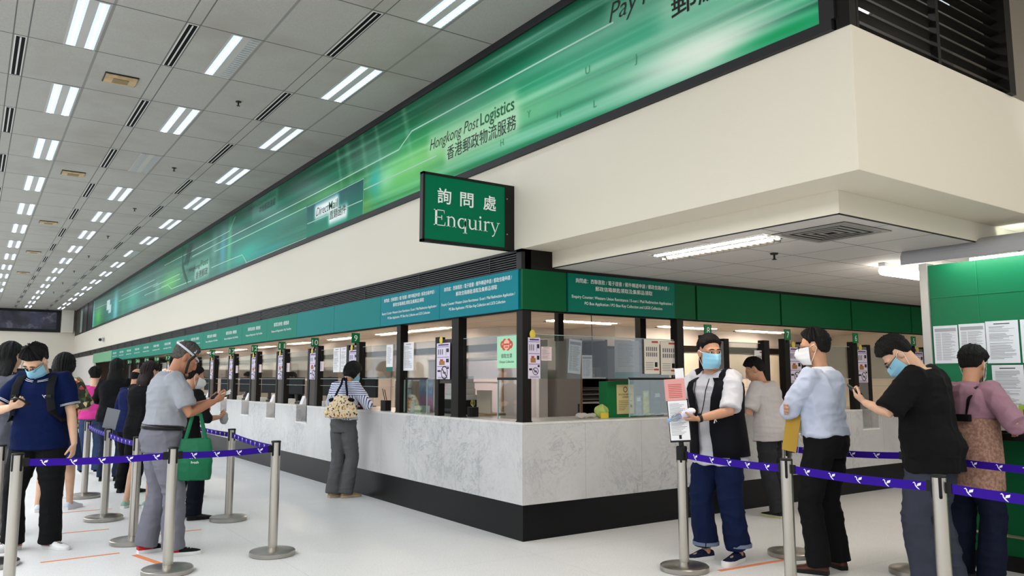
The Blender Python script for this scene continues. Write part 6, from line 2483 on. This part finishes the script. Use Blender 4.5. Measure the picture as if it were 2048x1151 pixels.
# vest: open front shell
sp_f = F_['spine']
mb = MB()
prof_v = [(-.14, .205, .158), (-.05, .200, .152), (.05, .192, .147), (.15, .184, .140), (.25, .192, .142), (.33, .204, .150), (.39, .204, .144), (.435, .180, .122), (.47, .100, .088)]
rings_o, rings_i = [], []
nA = 40
s_ = F_['s']
for t_, a, b_ in prof_v:
    c, R = sp_f(t_)
    gap = np.interp(t_, [-.13, .1, .3, .47], [13, 11, 13, 28])
    ro, ri = [], []
    for k in range(nA + 1):
        an = math.radians(90 + gap + (360 - 2 * gap) * k / nA)
        cs, sn = math.cos(an), math.sin(an)
        bl = .03 * math.exp(-((t_ - .1) / .13) ** 2)
        A_ = a * 1.08 * s_ + .012
        Bq = (b_ * 1.08 + bl * .6) * s_ + .012
        e = .86
        v = Vector((A_ * math.copysign(abs(cs) ** e, cs), Bq * math.copysign(abs(sn) ** e, sn) + bl * .5 * s_, 0))
        ro.append(c + R @ v)
        ri.append(c + R @ (v * .965))
    rings_o.append(ro)
    rings_i.append(ri)
loops = [o_ + i_[::-1] for o_, i_ in zip(rings_o, rings_i)]
mb.loft([[tuple(p) for p in lp] for lp in loops])
me_ = mb.mesh('vest', [M_vest])
yk = MB()
for sg, k in ((-1, 'L'), (1, 'R')):
    c, R = sp_f(.418)
    yk.tube([c + R @ Vector((sg * .098 * s_, -.010, -.002)), c + R @ Vector((sg * .12 * s_, -.006, .004)), F_['J'][k]['sh'] + R @ Vector((sg * .004, 0, .004))], [(.088 * s_, .092 * s_), (.097 * s_, .098 * s_), (.088 * s_, .092 * s_)], 20)
yo = link('vest_yoke', remesh(yk, .0075, 4), F_['root'], 'all', local=True)
yo.data.materials.clear()
yo.data.materials.append(M_vest)
vest = link('vest', me_, F_['root'], 'all', local=True)
c, R = sp_f(.13)
mb = MB()
mb.add([tuple(c + R @ Vector((-.10 - x, .205, z))) for x, z in ((0, 0), (.012, 0), (.018, .03), (.028, .012), (.034, .012), (.024, .034), (.034, .05), (.02, .05))], [(0, 1, 2, 7), (2, 3, 4, 5), (2, 5, 6, 7)])
mb.build('vest_emblem', M_lt_white, vest, local=True)
# lanyard with whistle
t = thing('lanyard', 'black neck lanyard with small metal clip on the man in the vest', 'lanyard', tuple(F_['W'] @ sp_f(.3)[0]))
mb = MB()
for sg in (-1, 1):
    pts = []
    for t_, x, y in ((.485, .07, .0), (.46, .06, .10), (.38, .05, .150), (.28, .035, .172), (.18, .012, .195)):
        c, R = sp_f(t_)
        pts.append(F_['W'] @ (c + R @ Vector((.02 + sg * x * s_, y * s_ + .012, 0))))
    mb.tube(pts, .004, 6)
mb.build('cord', M_black, t, smooth=True)
c, R = sp_f(.165)
MB().ell(tuple(F_['W'] @ (c + R @ Vector((.02, .218, 0)))), (.014, .010, .022)).build('clip', mat('steel_clip', '#8f8f92', .3, .8), t, smooth=True)
# watch
t = thing('wristwatch', 'black wristwatch on the forearm of the man in the vest', 'watch', tuple(F_['W'] @ F_['J']['L']['wr']))
j = F_['J']['L']
p = j['elb'].lerp(j['wr'], .93)
q = (j['wr'] - j['elb']).normalized()
MB().tube([F_['W'] @ (p - q * .011), F_['W'] @ (p + q * .011)], .031, 18).build('strap', M_black, t, smooth=True)
up_ = Vector((0, .3, 1))
MB().tube([F_['W'] @ (p + up_.normalized() * .026), F_['W'] @ (p + up_.normalized() * .036)], .016, 16).build('case', M_cass, t)
# bottle
M = hand_frame(F_, 'L', (0.01, .045, .032))
ax = (F_['W'].to_3x3() @ Vector((.55, .8, -.32))).normalized()
o = M.translation
t = thing('water_bottle', 'clear plastic bottle with pale label and blue cap held by the man in the vest', 'bottle', tuple(o))
ref = Vector((0, 0, 1))
xx_ = ax.cross(ref).normalized()
yy_ = xx_.cross(ax)
BM = Matrix(((xx_.x, yy_.x, ax.x, o.x), (xx_.y, yy_.y, ax.y, o.y), (xx_.z, yy_.z, ax.z, o.z), (0, 0, 0, 1)))
MB().lathe([(0, -.075), (.028, -.075), (.032, -.07), (.032, -.02), (.030, -.015), (.032, -.01), (.032, .06), (.026, .085), (.013, .11), (.012, .125), (0, .125)], n=24, M=BM).build('bottle_body', glass_mat('bottle_plastic', '#cfd8e2', .10), t, smooth=True)
MB().lathe([(.0322, -.06), (.0328, -.06), (.0328, .03), (.0322, .03)], n=24, M=BM).build('label', mat('bottle_label', '#c9c6dc', .5), t, smooth=True)
MB().lathe([(0, .118), (.0155, .118), (.0155, .138), (0, .138)], n=20, M=BM).build('cap', mat('blue_cap', '#7fa9d6', .4), t)
MB().ell(tuple(o + Vector((0, 0, .012)) - ax * .06), (.035, .035, .025)).build('tissue', M_paper, t, smooth=True)
# turned-up hems
par = [c for c in F_['root'].children if c.name.startswith('jeans')][0]
mb = MB()
for k in 'LR':
    a = F_['J'][k]['ank'] + Vector((0, 0, .03))
    mb.tube([a + Vector((0, 0, .0)), a + Vector((0, 0, .028))], [.046 * s_ + .026 * 2.2] * 2, 24)
mb.build('turn_up', mat('turn_up_grey', '#6e7890', .85), par, smooth=True, local=True)

# man at counter seven
person('person in pale grey T-shirt leaning on the short counter with head turned aside', (2.99, -.42), hd(.55, -.55), 1.70, bw=1.06, lean=12, head=(28, 14, 0), skin=SKIN, pelvis=(0, .0),
       arms={'R': dict(wrist=(.20, .28, 1.13), pole=(.9, -.6, -.4), dir=(-.5, .8, 0), palm=(0, 0, -1), curl=15), 'L': dict(wrist=(-.06, .24, 1.13), pole=(-.9, -.4, -.5), dir=(.5, .8, 0), palm=(0, 0, -1), curl=15)},
       top=dict(mat=mat('pale_grey_tee', '#b9b3b3', .9), hem=-.13, sleeve=.85, ease=.028, sleeve_ease=.03, folds=.005), bottom=dict(mat=mat('charcoal_trousers', '#2c2c2f', .85), ease=.018), shoes=dict(mat=M_black, sole=mat('yellowish_sole', '#b9b48a', .6), lace=RB), hair=('thick', HAIRB, 1.0), fold_seed=15, voxel=.007, face=False,
       feet={'R': (.14, -.02, 40), 'L': (-.10, -.10, 10)})
# pale-blue shirt
G_ = person('person in pale blue dress shirt and black trousers, arms folded, holding a yellow envelope', (1.30, -2.20), hd(.68, -.62), 1.84, bw=1.05, lean=2, head=(22, 4, 0), skin=SKIN,
            arms={'L': dict(wrist=(.04, .24, 1.15), pole=(-1, -.1, -.35), dir=(.95, -.05, .1), palm=(0, -1, .2), curl=30), 'R': dict(wrist=(-.15, .20, 1.13), pole=(.9, -.2, -.6), dir=(-.97, -.20, .05), palm=(0, -1, 0), curl=24)},
            top=dict(mat=mat('pale_blue_shirt', '#b3bbcf', .75), hem=.02, sleeve=1.88, ease=.024, sleeve_ease=.022, folds=.008, flare=0.0, collar=mat('pale_blue_collar', '#cdd4e4', .75), name='dress_shirt'), bottom=dict(mat=M_blk2, ease=.020, waist=.045), shoes=dict(mat=mat('brown_leather', '#4a2a20', .35), sole=M_black),
            hair=('short', HAIRB, 1.35), mask=MASKW, glasses=True, fold_seed=16, voxel=.0065, feet={'R': (.13, .0, 30), 'L': (-.13, .02, -14)})
Mp = G_['W'] @ Matrix.Translation(Vector((-.165, .17, 1.13))) @ Matrix.Rotation(math.radians(-78), 4, 'Z') @ Matrix.Rotation(math.radians(10), 4, 'Y')
t = thing('envelope', 'yellow paper envelope with string tucked under the arm of the pale blue shirt', 'envelope', tuple(Mp.translation))
MB().box((-.055, -.003, -.24), (.055, .003, .13), Mp).build('envelope_body', mat('manila_paper', '#b08d3c', .7), t)
MB().tube([Mp @ Vector((.02, .004, .06)), Mp @ Vector((.035, .012, -.06)), Mp @ Vector((.06, .012, -.16)), Mp @ Vector((.065, .012, -.26))], .0022, 6).build('string', M_wht, t)
# black T-shirt
K_ = person('person in black T-shirt and slate trousers, bowed over a phone with blue mask', (1.44, -2.95), hd(.72, -.70), 1.83, bw=1.14, belly=.02, lean=9, head=(24, 46, 0), skin=SKIN2,
            arms={'L': dict(wrist=(-.17, .36, 1.20), pole=(-.9, -.3, -.9), dir=(.12, .75, .55), palm=(.5, -.5, .7), curl=42), 'R': dict(wrist=(.15, .27, 1.17), pole=(1, -.15, -.05), dir=(-.85, .5, .1), palm=(-.2, -.3, .9), curl=36)},
            top=dict(mat=M_blk, hem=-.17, sleeve=.92, ease=.032, sleeve_ease=.040, folds=.006, flare=.05), bottom=dict(mat=mat('slate_trousers', '#363945', .85), ease=.026, folds=.007), shoes=dict(mat=M_black, sole=RB), hair=('thick', HAIRB, .95), mask=MASKB, glasses=True, fold_seed=17, voxel=.0065,
            feet={'R': (.13, -.03, 10), 'L': (-.12, .05, -18)})
phone(K_, 'L', 'dark phone in the hand of the man in black T-shirt', (.012, .045, .022), 10)
# woman in pink at the noticeboard
M_mauve = mat('mauve_cotton', '#94707f', .85)
N_ = person('person in mauve shirt with brown patterned apron dress reading the noticeboard', (1.90, -2.98), hd(.45, .85), 1.70, lean=8, head=(6, 14, -4), skin=SKIN, bw=1.02,
            arms={'R': dict(wrist=(.24, .19, 1.10), pole=(.8, -.7, -.4)), 'L': dict(wrist=(-.16, .19, 1.11), pole=(-.8, -.6, -.4))},
            top=dict(mat=M_mauve, hem=.02, sleeve=1.5, ease=.026, sleeve_ease=.034, folds=.007, collar=M_mauve), bottom=dict(mat=mat('navy_slacks', '#101527', .85), ease=.024), shoes=dict(mat=M_black, sole=M_black), hair=('thick', HAIRB, 1.2), mask=MASKW, fold_seed=18, voxel=.0075, face=False,
            feet={'R': (.13, -.06, 12), 'L': (-.12, -.02, -8)})
m_apr, nt, b__ = newmat('brown_lace_print')
g = NT(nt)
tc = g.n('TexCoord')
nz = g.noise(tc.outputs['Object'], 45, 3, .7)
g.l(g.mix(g.rng(nz.outputs['Fac'], .42, .6), '#7d5b4e', '#a17d6c'), b__.inputs['Base Color'])
b__.inputs['Roughness'].default_value = .85
mb = MB()
rs = []
for t_, a, b_ in ((-.26, .215, .165), (-.15, .215, .165), (-.05, .217, .165), (.05, .211, .162), (.15, .202, .157), (.24, .192, .150)):
    c, R = N_['spine'](t_)
    rs.append(superring(c, R @ Vector((1, 0, 0)), R @ Vector((0, 1, 0)), a, b_, 26))
mb.loft(rs)
me_ = remesh(mb, .008, 3, [(.006, (11, 11, 3))], 5)
o = link('apron_dress', me_, N_['root'], 'all', local=True)
me_.materials.clear()
me_.materials.append(m_apr)
t = thing('shoulder_strap_bag', 'black strapped bag worn across the mauve shirt', 'bag', tuple(N_['W'] @ N_['spine'](.2)[0]))
mb = MB()
for sg in (-1, 1):
    pts = []
    for t_, y, x in ((.25, -.150, .07), (.36, -.148, .085), (.45, -.10, .10), (.487, -.02, .105), (.46, .09, .11), (.38, .14, .11), (.26, .15, .10)):
        c, R = N_['spine'](t_)
        pts.append(N_['W'] @ (c + R @ Vector((sg * x, y, .008))))
    mb.tube(pts, [(.020, .005)] * len(pts), 8, up=tuple(N_['W'].to_3x3() @ Vector((0, 0, 1))))
mb.build('strap', M_black, t, smooth=True)
c, R = N_['spine'](.25)
mb = MB()
mb.rbox((-.12, -.19, -.02), (.12, -.150, .03), .02, N_['W'] @ Matrix.Translation(c))
mb.build('bag_top', M_blk, t, bevel=.006)

# ---------------------------------------------------------------- clerks behind the screens
def clerk(label, loc, heading, m_, seed, H=1.66, hair=('short', HAIRB, 1.1)):
    return person(label, loc, heading, H, lean=10, head=(0, 14, 0), drop=0.0, arms={'L': dict(wrist=(-.18, .32, 1.08)), 'R': dict(wrist=(.18, .32, 1.08))}, top=dict(mat=m_, hem=-.1, sleeve=1.7, ease=.024), bottom=dict(mat=M_blk2), shoes=dict(mat=M_black, sole=M_black), hair=hair, mask=MASKW, fold_seed=seed, voxel=.011, face=False)


M_uni = mat('dark_green_uniform', '#26332c', .85)
clerk('clerk in dark uniform behind the screen of counter six', (6.05, 1.15), (-.35, -1), M_uni, 21, 1.62)
clerk('clerk in slate shirt behind the screen of counter ten', (1.25, 6.45), (-1, -.2), mat('slate_shirt', '#3b4654', .85), 22, 1.62)
clerk('clerk in black behind the screen of counter twelve', (1.2, 9.35), (-1, -.2), M_blk, 23, 1.6)
clerk('clerk in pale shirt behind the screen of counter fourteen', (1.2, 12.3), (-1, -.1), mat('pale_shirt', '#a9a6a8', .85), 24, 1.62)
# ================================================================ BEHIND THE COUNTERS
M_cab = mat('grey_steel_cabinet', '#a19d98', 0.45)
M_part = mat('lilac_partition', '#c6bdc2', 0.7)
M_wood = mat('pale_wood_edge', '#a07a52', 0.5)
M_dark = mat('dark_interior', '#141211', 0.7)
M_shelfw = mat('white_shelf', '#cfcac4', 0.5)
M_dgrey = mat('device_grey', '#3a3b3f', 0.45)
M_lgrey = mat('device_light', '#c8c8c6', 0.4)
M_card = mat('cardboard', '#a98f6d', 0.75)

# partition and cabinets behind the corner bay
t = thing('office_partition', 'pale lilac office partition behind the corner bay', 'partition', (1.9, 3.6, 0))
MB().box((1.86, 2.25, 0), (1.92, 5.2, 1.72)).build('panel', M_part, t)
MB().box((1.82, 2.19, 0), (1.96, 2.25, 1.95)).build('end_post', mat('white_post', '#d8d4d2', .5), t)
mb = MB()
mb.box((1.85, 2.25, 1.72), (1.93, 5.2, 1.75)).box((1.853, 3.2, 1.4), (1.86, 4.4, 1.41))
mb.build('top_trim', M_cab, t)
MB().box((1.85, 3.05, 1.0), (1.86, 3.09, 1.72)).build('wood_strip', M_wood, t)
t = thing('steel_cabinet', 'tall grey steel cabinet behind the enquiry screen', 'cabinet', (2.27, 2.4, 0))
MB().box((2.10, 2.2, 0), (2.52, 2.62, 1.98)).build('body', M_cab, t, bevel=.004)
MB().box((2.11, 2.19, 0.05), (2.51, 2.2, 1.95)).build('door', M_cab, t, bevel=.002)
MB().box((2.46, 2.178, 1.0), (2.48, 2.19, 1.12)).build('handle', M_dgrey, t)
t = thing('shelf_unit', 'open shelf unit with wooden edge full of dark files behind the enquiry screen', 'shelf', (2.7, 2.4, 0))
mb = MB()
mb.box((2.525, 2.2, 0), (2.55, 2.62, 1.98))
mb.build('wood_side', M_wood, t)
mb = MB()
for z in (0.3, .72, 1.12, 1.45, 1.96):
    mb.box((2.55, 2.2, z), (2.96, 2.6, z + .022))
mb.build('shelf', M_shelfw, t)
MB().box((2.55, 2.6, 0), (3.0, 2.64, 1.98)).build('back', M_dark, t)
MB().box((2.96, 2.2, 0), (3.0, 2.6, 1.98)).build('side', M_dark, t)
r_ = random.Random(4)
for i in range(9):
    z = 1.143 + .022 * i
    o = MB().box((2.57 + r_.uniform(0, .05), 2.24 + r_.uniform(0, .06), z), (2.88 + r_.uniform(0, .06), 2.56, z + .018)).build('paper_file', mat('file_%d' % (i % 3), ['#2a2927', '#8d8983', '#5b5650'][i % 3], .7))
    tag(o, '%s file from the bottom of the stack on the middle shelf behind the enquiry screen' % ORD[i], 'file', 'files stacked on the office shelf')
for i, (x, c) in enumerate(((2.6, '#8a7556'), (2.72, '#9a8b70'), (2.84, '#5d5a58'))):
    o = MB().box((x, 2.25, 1.4735), (x + .09, 2.5, 1.60)).build('small_box', mat('shelf_box_%d' % i, c, .7), bevel=.003)
    tag(o, '%s small box on the upper shelf behind the enquiry screen' % ['brown', 'tan', 'grey'][i], 'box')
t = thing('dark_cupboard', 'wide dark cupboard past the shelf unit in the office', 'cupboard', (3.6, 2.5, 0))
MB().box((3.05, 2.3, 0), (4.3, 2.7, 1.9)).build('body', M_dark, t)
for i in range(3):
    MB().box((3.07 + .41 * i, 2.285, .05), (3.46 + .41 * i, 2.3, 1.86)).build('door', mat('cupboard_door', '#4a443f', .5), t)
# far office furniture along the back walls
for i in range(9):
    y = 7.0 + 2.1 * i
    t = thing('filing_cabinet', 'grey filing cabinet along the long office back wall, %s from the corner' % ORD[i], 'cabinet', (3.6, y, 0), 0, 'filing cabinets along the office wall')
    h = (1.75, 1.4, 1.9)[i % 3]
    MB().box((3.45, y - .5, 0), (3.88, y + .5, h)).build('body', mat('cabinet_%d' % (i % 3), ['#8f8a84', '#6d6a67', '#b5aea6'][i % 3], .5), t, bevel=.004)
    for k in range(4):
        z = .05 + (h - .1) / 4 * k
        d = MB().box((3.435, y - .48, z + .01), (3.45, y + .48, z + (h - .1) / 4 - .01)).build('drawer', mat('cabinet_%d' % (i % 3)), t, bevel=.002)
        MB().box((3.422, y - .08, z + .2), (3.435, y + .08, z + .215)).build('handle', M_dgrey, d)
for i in range(5):
    x = 6.2 + 1.1 * i
    t = thing('window_blind_panel', 'pale panel on the office wall past counter eight, %s along' % ORD[i], 'panel', (x, 4.85, .9), 0, 'pale panels on the office wall')
    MB().box((x, 4.84, .95), (x + .8, 4.86, 1.95)).build('panel', mat('pale_panel', '#d6cbb9', .6), t)
    MB().box((x - .03, 4.835, .92), (x + .83, 4.85, .95)).build('sill', M_brown, t)
# screens and devices on the long counter's desk
for i in range(9):
    y = 4.55 + 1.475 * i
    nm = ['nine', 'ten', 'eleven', 'twelve', 'thirteen', 'fourteen', 'fifteen', 'sixteen', 'seventeen'][i]
    t = thing('monitor', 'black monitor seen from behind at counter %s' % nm, 'monitor', (.52, y, ZT), .35, 'monitors on the long counter')
    L = dict(local=True)
    MB().box((-.10, -.09, 0.0005), (.10, .09, .014)).build('foot', M_dgrey, t, bevel=.003, **L)
    MB().box((-.015, -.025, .014), (.015, .025, .2)).build('stand', M_dgrey, t, **L)
    MB().box((-.03, -.21, .13), (.015, .21, .42)).build('casing', mat('monitor_black', '#17181a', .4), t, bevel=.01, **L)
    MB().box((.015, -.2, .14), (.018, .2, .41)).build('display', mat('monitor_glow', '#c6d6e6', .3), t, **L)
    if i:
        ys_ = 5.53 + 1.475 * (i - 1)
        t = thing('card_terminal', 'pale payment terminal on the counter ledge at counter %s' % nm, 'terminal', (.15, ys_ - .28, ZT), 0, 'payment terminals on the long counter')
        MB().rbox((.09, ys_ - .38, ZT + .0005), (.21, ys_ - .16, ZT + .075), .02).build('body', M_lgrey, t, bevel=.004)
        MB().box((.085, ys_ - .31, ZT + .025), (.09, ys_ - .24, ZT + .055)).build('display', M_dgrey, t)
        t = thing('tent_card', 'small white tent card on the counter at counter %s' % nm, 'card', (.15, ys_ + .55, ZT), 0, 'tent cards on the long counter')
        mb = MB()
        mb.loft([[(.10, ys_ + .50, ZT + .0005), (.20, ys_ + .50, ZT + .0005), (.15, ys_ + .50, ZT + .13)], [(.10, ys_ + .62, ZT + .0005), (.20, ys_ + .62, ZT + .0005), (.15, ys_ + .62, ZT + .13)]])
        mb.build('card', M_paper, t)
        t = thing('keypad', 'black keypad lying on the counter at counter %s' % nm, 'keypad', (.2, ys_ - .02, ZT), 0, 'keypads on the long counter')
        yk = ys_ + .80
        MB().rbox((.12, yk - .10, ZT + .0005), (.24, yk + .10, ZT + .03), .012).build('body', mat('keypad_black', '#1b1b1d', .5), t)
        MB().box((.13, yk - .08, ZT + .03), (.20, yk + .08, ZT + .033)).build('keys', M_dgrey, t)
# corner bay: sanitiser, brochures, picture board, printer, boxes, scissors cup
X = .25
t = thing('brochure_holder', 'clear holder with colourful brochures on the long counter near the corner post', 'brochure holder', (X, 2.85, ZT))
MB().box((X, 2.70, ZT + .001), (X + .04, 3.00, ZT + .006)).build('base', GLASS, t)
for i, (z, c) in enumerate(((.03, '#b07a4a'), (.16, '#8f9a92'), (.27, '#c9c6be'))):
    b_ = MB().box((X + .02, 2.71, ZT + .006 + z), (X + .024, 2.99, ZT + .125 + z)).build('brochure', mat('brochure_%d' % i, c, .5, var=(30, .35)), t)
MB().box((X + .03, 2.70, ZT + .006), (X + .034, 3.0, ZT + .40)).build('back_plate', GLASS, t)
t = thing('picture_board', 'small upright picture board with blue and pink landscape behind the sanitiser bottle', 'picture', (X + .1, 2.5, ZT))
MB().box((X + .10, 2.30, ZT + .0005), (X + .12, 2.66, ZT + .39)).build('board', M_lgrey, t)
m, nt, b = newmat('landscape_print')
g = NT(nt)
tc = g.n('TexCoord')
sp = g.n('SeparateXYZ')
g.l(tc.outputs['Object'], sp.inputs[0])
nz = g.noise(tc.outputs['Object'], 9, 4, .6)
cr = g.n('ValToRGB')
for i, (p, c) in enumerate(((0, '#7d5d78'), (.35, '#a2758e'), (.55, '#6f86ad'), (.8, '#b9cbdc'), (1, '#8aa6cc'))):
    e = cr.color_ramp.elements[i] if i < 2 else cr.color_ramp.elements.new(p)
    e.position = p
    e.color = (*lin(c), 1)
g.l(g.math('ADD', g.math('MULTIPLY', sp.outputs[2], 2.4), g.math('MULTIPLY', g.math('SUBTRACT', nz.outputs['Fac'], .5), .5)), cr.inputs[0])
g.l(cr.outputs[0], b.inputs['Base Color'])
MB().box((X + .095, 2.31, ZT + .01), (X + .10, 2.65, ZT + .38)).build('picture', m, t)
t = thing('sanitiser_bottle', 'clear pump bottle of hand sanitiser with white pump on the long counter', 'bottle', (.17, 2.46, ZT))
MB().lathe([(0, .001), (.034, .001), (.036, .01), (.036, .10), (.030, .125), (.014, .14), (.014, .15), (0, .15)], (.17, 2.46, ZT), 20).build('bottle_body', mat('clear_gel', '#b7d0d6', .15), t, smooth=True)
mb = MB()
mb.lathe([(0, .15), (.018, .15), (.018, .165), (.006, .167), (.006, .195), (0, .195)], (.17, 2.46, ZT), 14)
mb.tube([(.17, 2.46, ZT + .195), (.17, 2.50, ZT + .198), (.17, 2.515, ZT + .19)], .007, 8)
mb.build('pump', M_lt_white, t, smooth=True)
t = thing('tissue_box', 'small white and green tissue box beside the sanitiser bottle', 'box', (.17, 2.30, ZT))
MB().box((.13, 2.18, ZT + .0005), (.24, 2.36, ZT + .085)).build('box', mat('tissue_box_white', '#d4dcd2', .5), t, bevel=.003)
MB().box((.128, 2.18, ZT + .01), (.13, 2.36, ZT + .04)).build('band', mat('tissue_band', '#5d8a58', .5), t)
t = thing('printer', 'black office printer under white boxes behind the long counter', 'printer', (.55, 1.95, ZT))
MB().box((.36, 1.62, ZT + .0005), (.68, 2.14, ZT + .16)).build('body', mat('printer_black', '#141416', .4), t, bevel=.008)
MB().box((.35, 1.70, ZT + .03), (.36, 2.06, ZT + .06)).build('tray', M_dgrey, t)
z = ZT + .1605
for i, (a, b_, h) in enumerate(((1.64, 2.12, .055), (1.80, 2.08, .07), (1.82, 2.06, .07), (1.84, 2.10, .07))):
    o = MB().box((.40, a, z), (.62, b_, z + h)).build('carton', mat('white_carton', '#d6d3cf', .6), bevel=.003)
    tag(o, ['wide white carton lying on the black printer', 'white carton, lower one of three on the wide carton', 'white carton, middle one of three on the wide carton', 'white carton topmost on the printer stack'][i], 'carton', 'white cartons on the printer')
    z += h + .0005
t = thing('scissors_cup', 'black pen cup with yellow-handled scissors on the corner counter', 'pen cup', (.22, 1.21, ZT))
mb = MB()
mb.rbox((.175, 1.165, ZT + .0005), (.265, 1.255, ZT + .10), .008)
mb.build('cup', M_black, t)
mb = MB()
for q in (-1, 1):
    pts = [Vector((.22, 1.21 + q * (.020 + .017 * math.cos(a)), ZT + .142 + .026 * math.sin(a))) for a in [2 * PI * i / 14 for i in range(15)]]
    mb.mi(0 if q > 0 else 1).tube(pts, .005, 8, cap=False)
mb.build('scissor_handle', [M_yellow, mat('olive_plastic', '#7c7a3c', .5)], t, smooth=True)
MB().box((.217, 1.202, ZT + .09), (.223, 1.218, ZT + .125)).build('scissor_blade', M_steel, t)
t = thing('paper_tray', 'tan paper tray with leaning papers behind the full-height post', 'tray', (.55, 1.35, ZT))
MB().box((.42, 1.30, ZT + .0005), (.70, 1.60, ZT + .02)).build('tray', M_card, t)
MB().box((.5, 1.30, ZT + .02), (.52, 1.58, ZT + .27)).build('paper', mat('tan_paper', '#c0b4a2', .7), t)
t = thing('desk_phone', 'black desk phone with cord on the counter next to the woman', 'phone', (.22, 2.95, ZT))
for i, (y, lab) in enumerate(((3.12, 'black two-aerial radio set on the counter beside the striped shirt'),)):
    bpy.data.objects.remove(t)
    t = thing('radio_set', lab, 'radio', (.12, y, ZT))
    MB().box((.09, y - .07, ZT + .0005), (.17, y + .07, ZT + .13)).build('body', M_black, t, bevel=.004)
    mb = MB()
    mb.tube([(.13, y + .03, ZT + .13), (.12, y + .08, ZT + .27)], .005, 8).tube([(.13, y - .02, ZT + .13), (.12, y + .02, ZT + .26)], .005, 8)
    mb.build('aerial', M_black, t)
# short counter: green notice box, leaflet holders, yellow packet, papers
t = thing('notice_box', 'green display box with yellow notice on the short counter', 'display', (1.42, .26, ZT))
MB().box((1.215, .22, ZT + .0005), (1.60, .34, ZT + .37)).build('box', mat('display_green', '#0b6b36', .5), t, bevel=.003)
mb = MB()
GF = lambda u, v, d=0.0: (u, .218 - d, v)
slab(mb, GF, 1.35, 1.59, ZT + .035, ZT + .335, 0, .002)
mb.build('notice', mat('cream_notice', '#d9c48e', .6), t)
mb = MB()
ring(mb, GF, 1.47, ZT + .285, .022, .030, .0028)
text_on(mb, '請出示身份證明文件', lambda u, v: GF(u, v, .003), 1.47, ZT + .225, .19, .018, align='C')
text_on(mb, '以供核對', lambda u, v: GF(u, v, .003), 1.47, ZT + .198, .09, .018, align='C')
for k in range(6):
    rect(mb, GF, 1.375, 1.375 + (.19, .15, .18, .12, .1, .08)[k], ZT + .165 - .018 * k, ZT + .169 - .018 * k, .003)
rect(mb, GF, 1.54, 1.565, ZT + .10, ZT + .125, .003)
mb.build('print', mat('notice_ink', '#4a3a2a', .6), t)
t = thing('sweet_packet', 'green and yellow packet on the short counter beside the green display box', 'packet', (1.14, .2, ZT))
mb = MB()
mb.ell((1.14, .22, ZT + .07), (.085, .045, .069))
me_ = remesh(mb, .007, 1, [(.008, (26, 26, 26))], 4)
o = link('packet_top', me_, t, 'all')
me_.materials.clear()
me_.materials.append(mat('lime_packet', '#a9bd6a', .4))
MB().box((1.09, .165, ZT + .0005), (1.19, .18, ZT + .055)).build('packet_label', mat('packet_yellow', '#d8c23c', .45), t, bevel=.003)
for i, (x0, x1, h, c, lab) in enumerate(((1.63, 1.72, .22, '#8d9093', 'clear holder of grey leaflets next to the green display box'), (1.74, 1.83, .27, '#d3cf58', 'yellow leaflet holder on the short counter'),
                                         (1.90, 2.01, .26, '#3d4a6a', 'dark blue booklet stand next to the post of the short counter'))):
    t = thing('leaflet_holder', lab, 'leaflet holder', ((x0 + x1) / 2, .24, ZT))
    MB().box((x0, .20, ZT + .0005), (x1, .28, ZT + .02)).build('base', mat('holder_base', '#6f7f6a', .4), t)
    MB().box((x0 + .005, .23, ZT + .02), (x1 - .005, .238, ZT + h)).build('booklet', mat('booklet_%d' % i, c, .5, var=(40, .3)), t)
    MB().box((x0 + .02, .228, ZT + h - .06), (x1 - .02, .23, ZT + h - .02)).build('title', M_paper, t)
t = thing('loose_papers', 'crumpled papers lying on the short counter behind the enquiry screen', 'paper', (.95, .25, ZT))
mb = MB()
for i in range(3):
    mb.ell((.88 + .07 * i, .24 + .02 * (i % 2), ZT + .028), (.05, .04, .025))
me_ = remesh(mb, .007, 0, [(.012, (30, 30, 40))], 9)
o = link('paper', me_, t, 'all')
me_.materials.clear()
me_.materials.append(mat('grey_paper_scrap', '#bdb9ae', .7))
# hanging cord in the enquiry bay
t = thing('pendant_cord', 'thin black cord hanging from the office ceiling in the enquiry bay', 'cord', (1.25, .5, 2.42))
MB().tube([(1.25, .5, 2.42), (1.26, .5, 2.1), (1.27, .5, 1.86), (1.27, .48, 1.5)], .004, 6).build('cord', M_black, t)
# dark beam line and stub posts in the office
struct(MB().box((2.95, 1.5, 1.9), (3.05, 1.6, 2.42)).box((1.6, 1.5, 1.9), (1.68, 1.58, 2.42)).build('trim_6', M_brown))
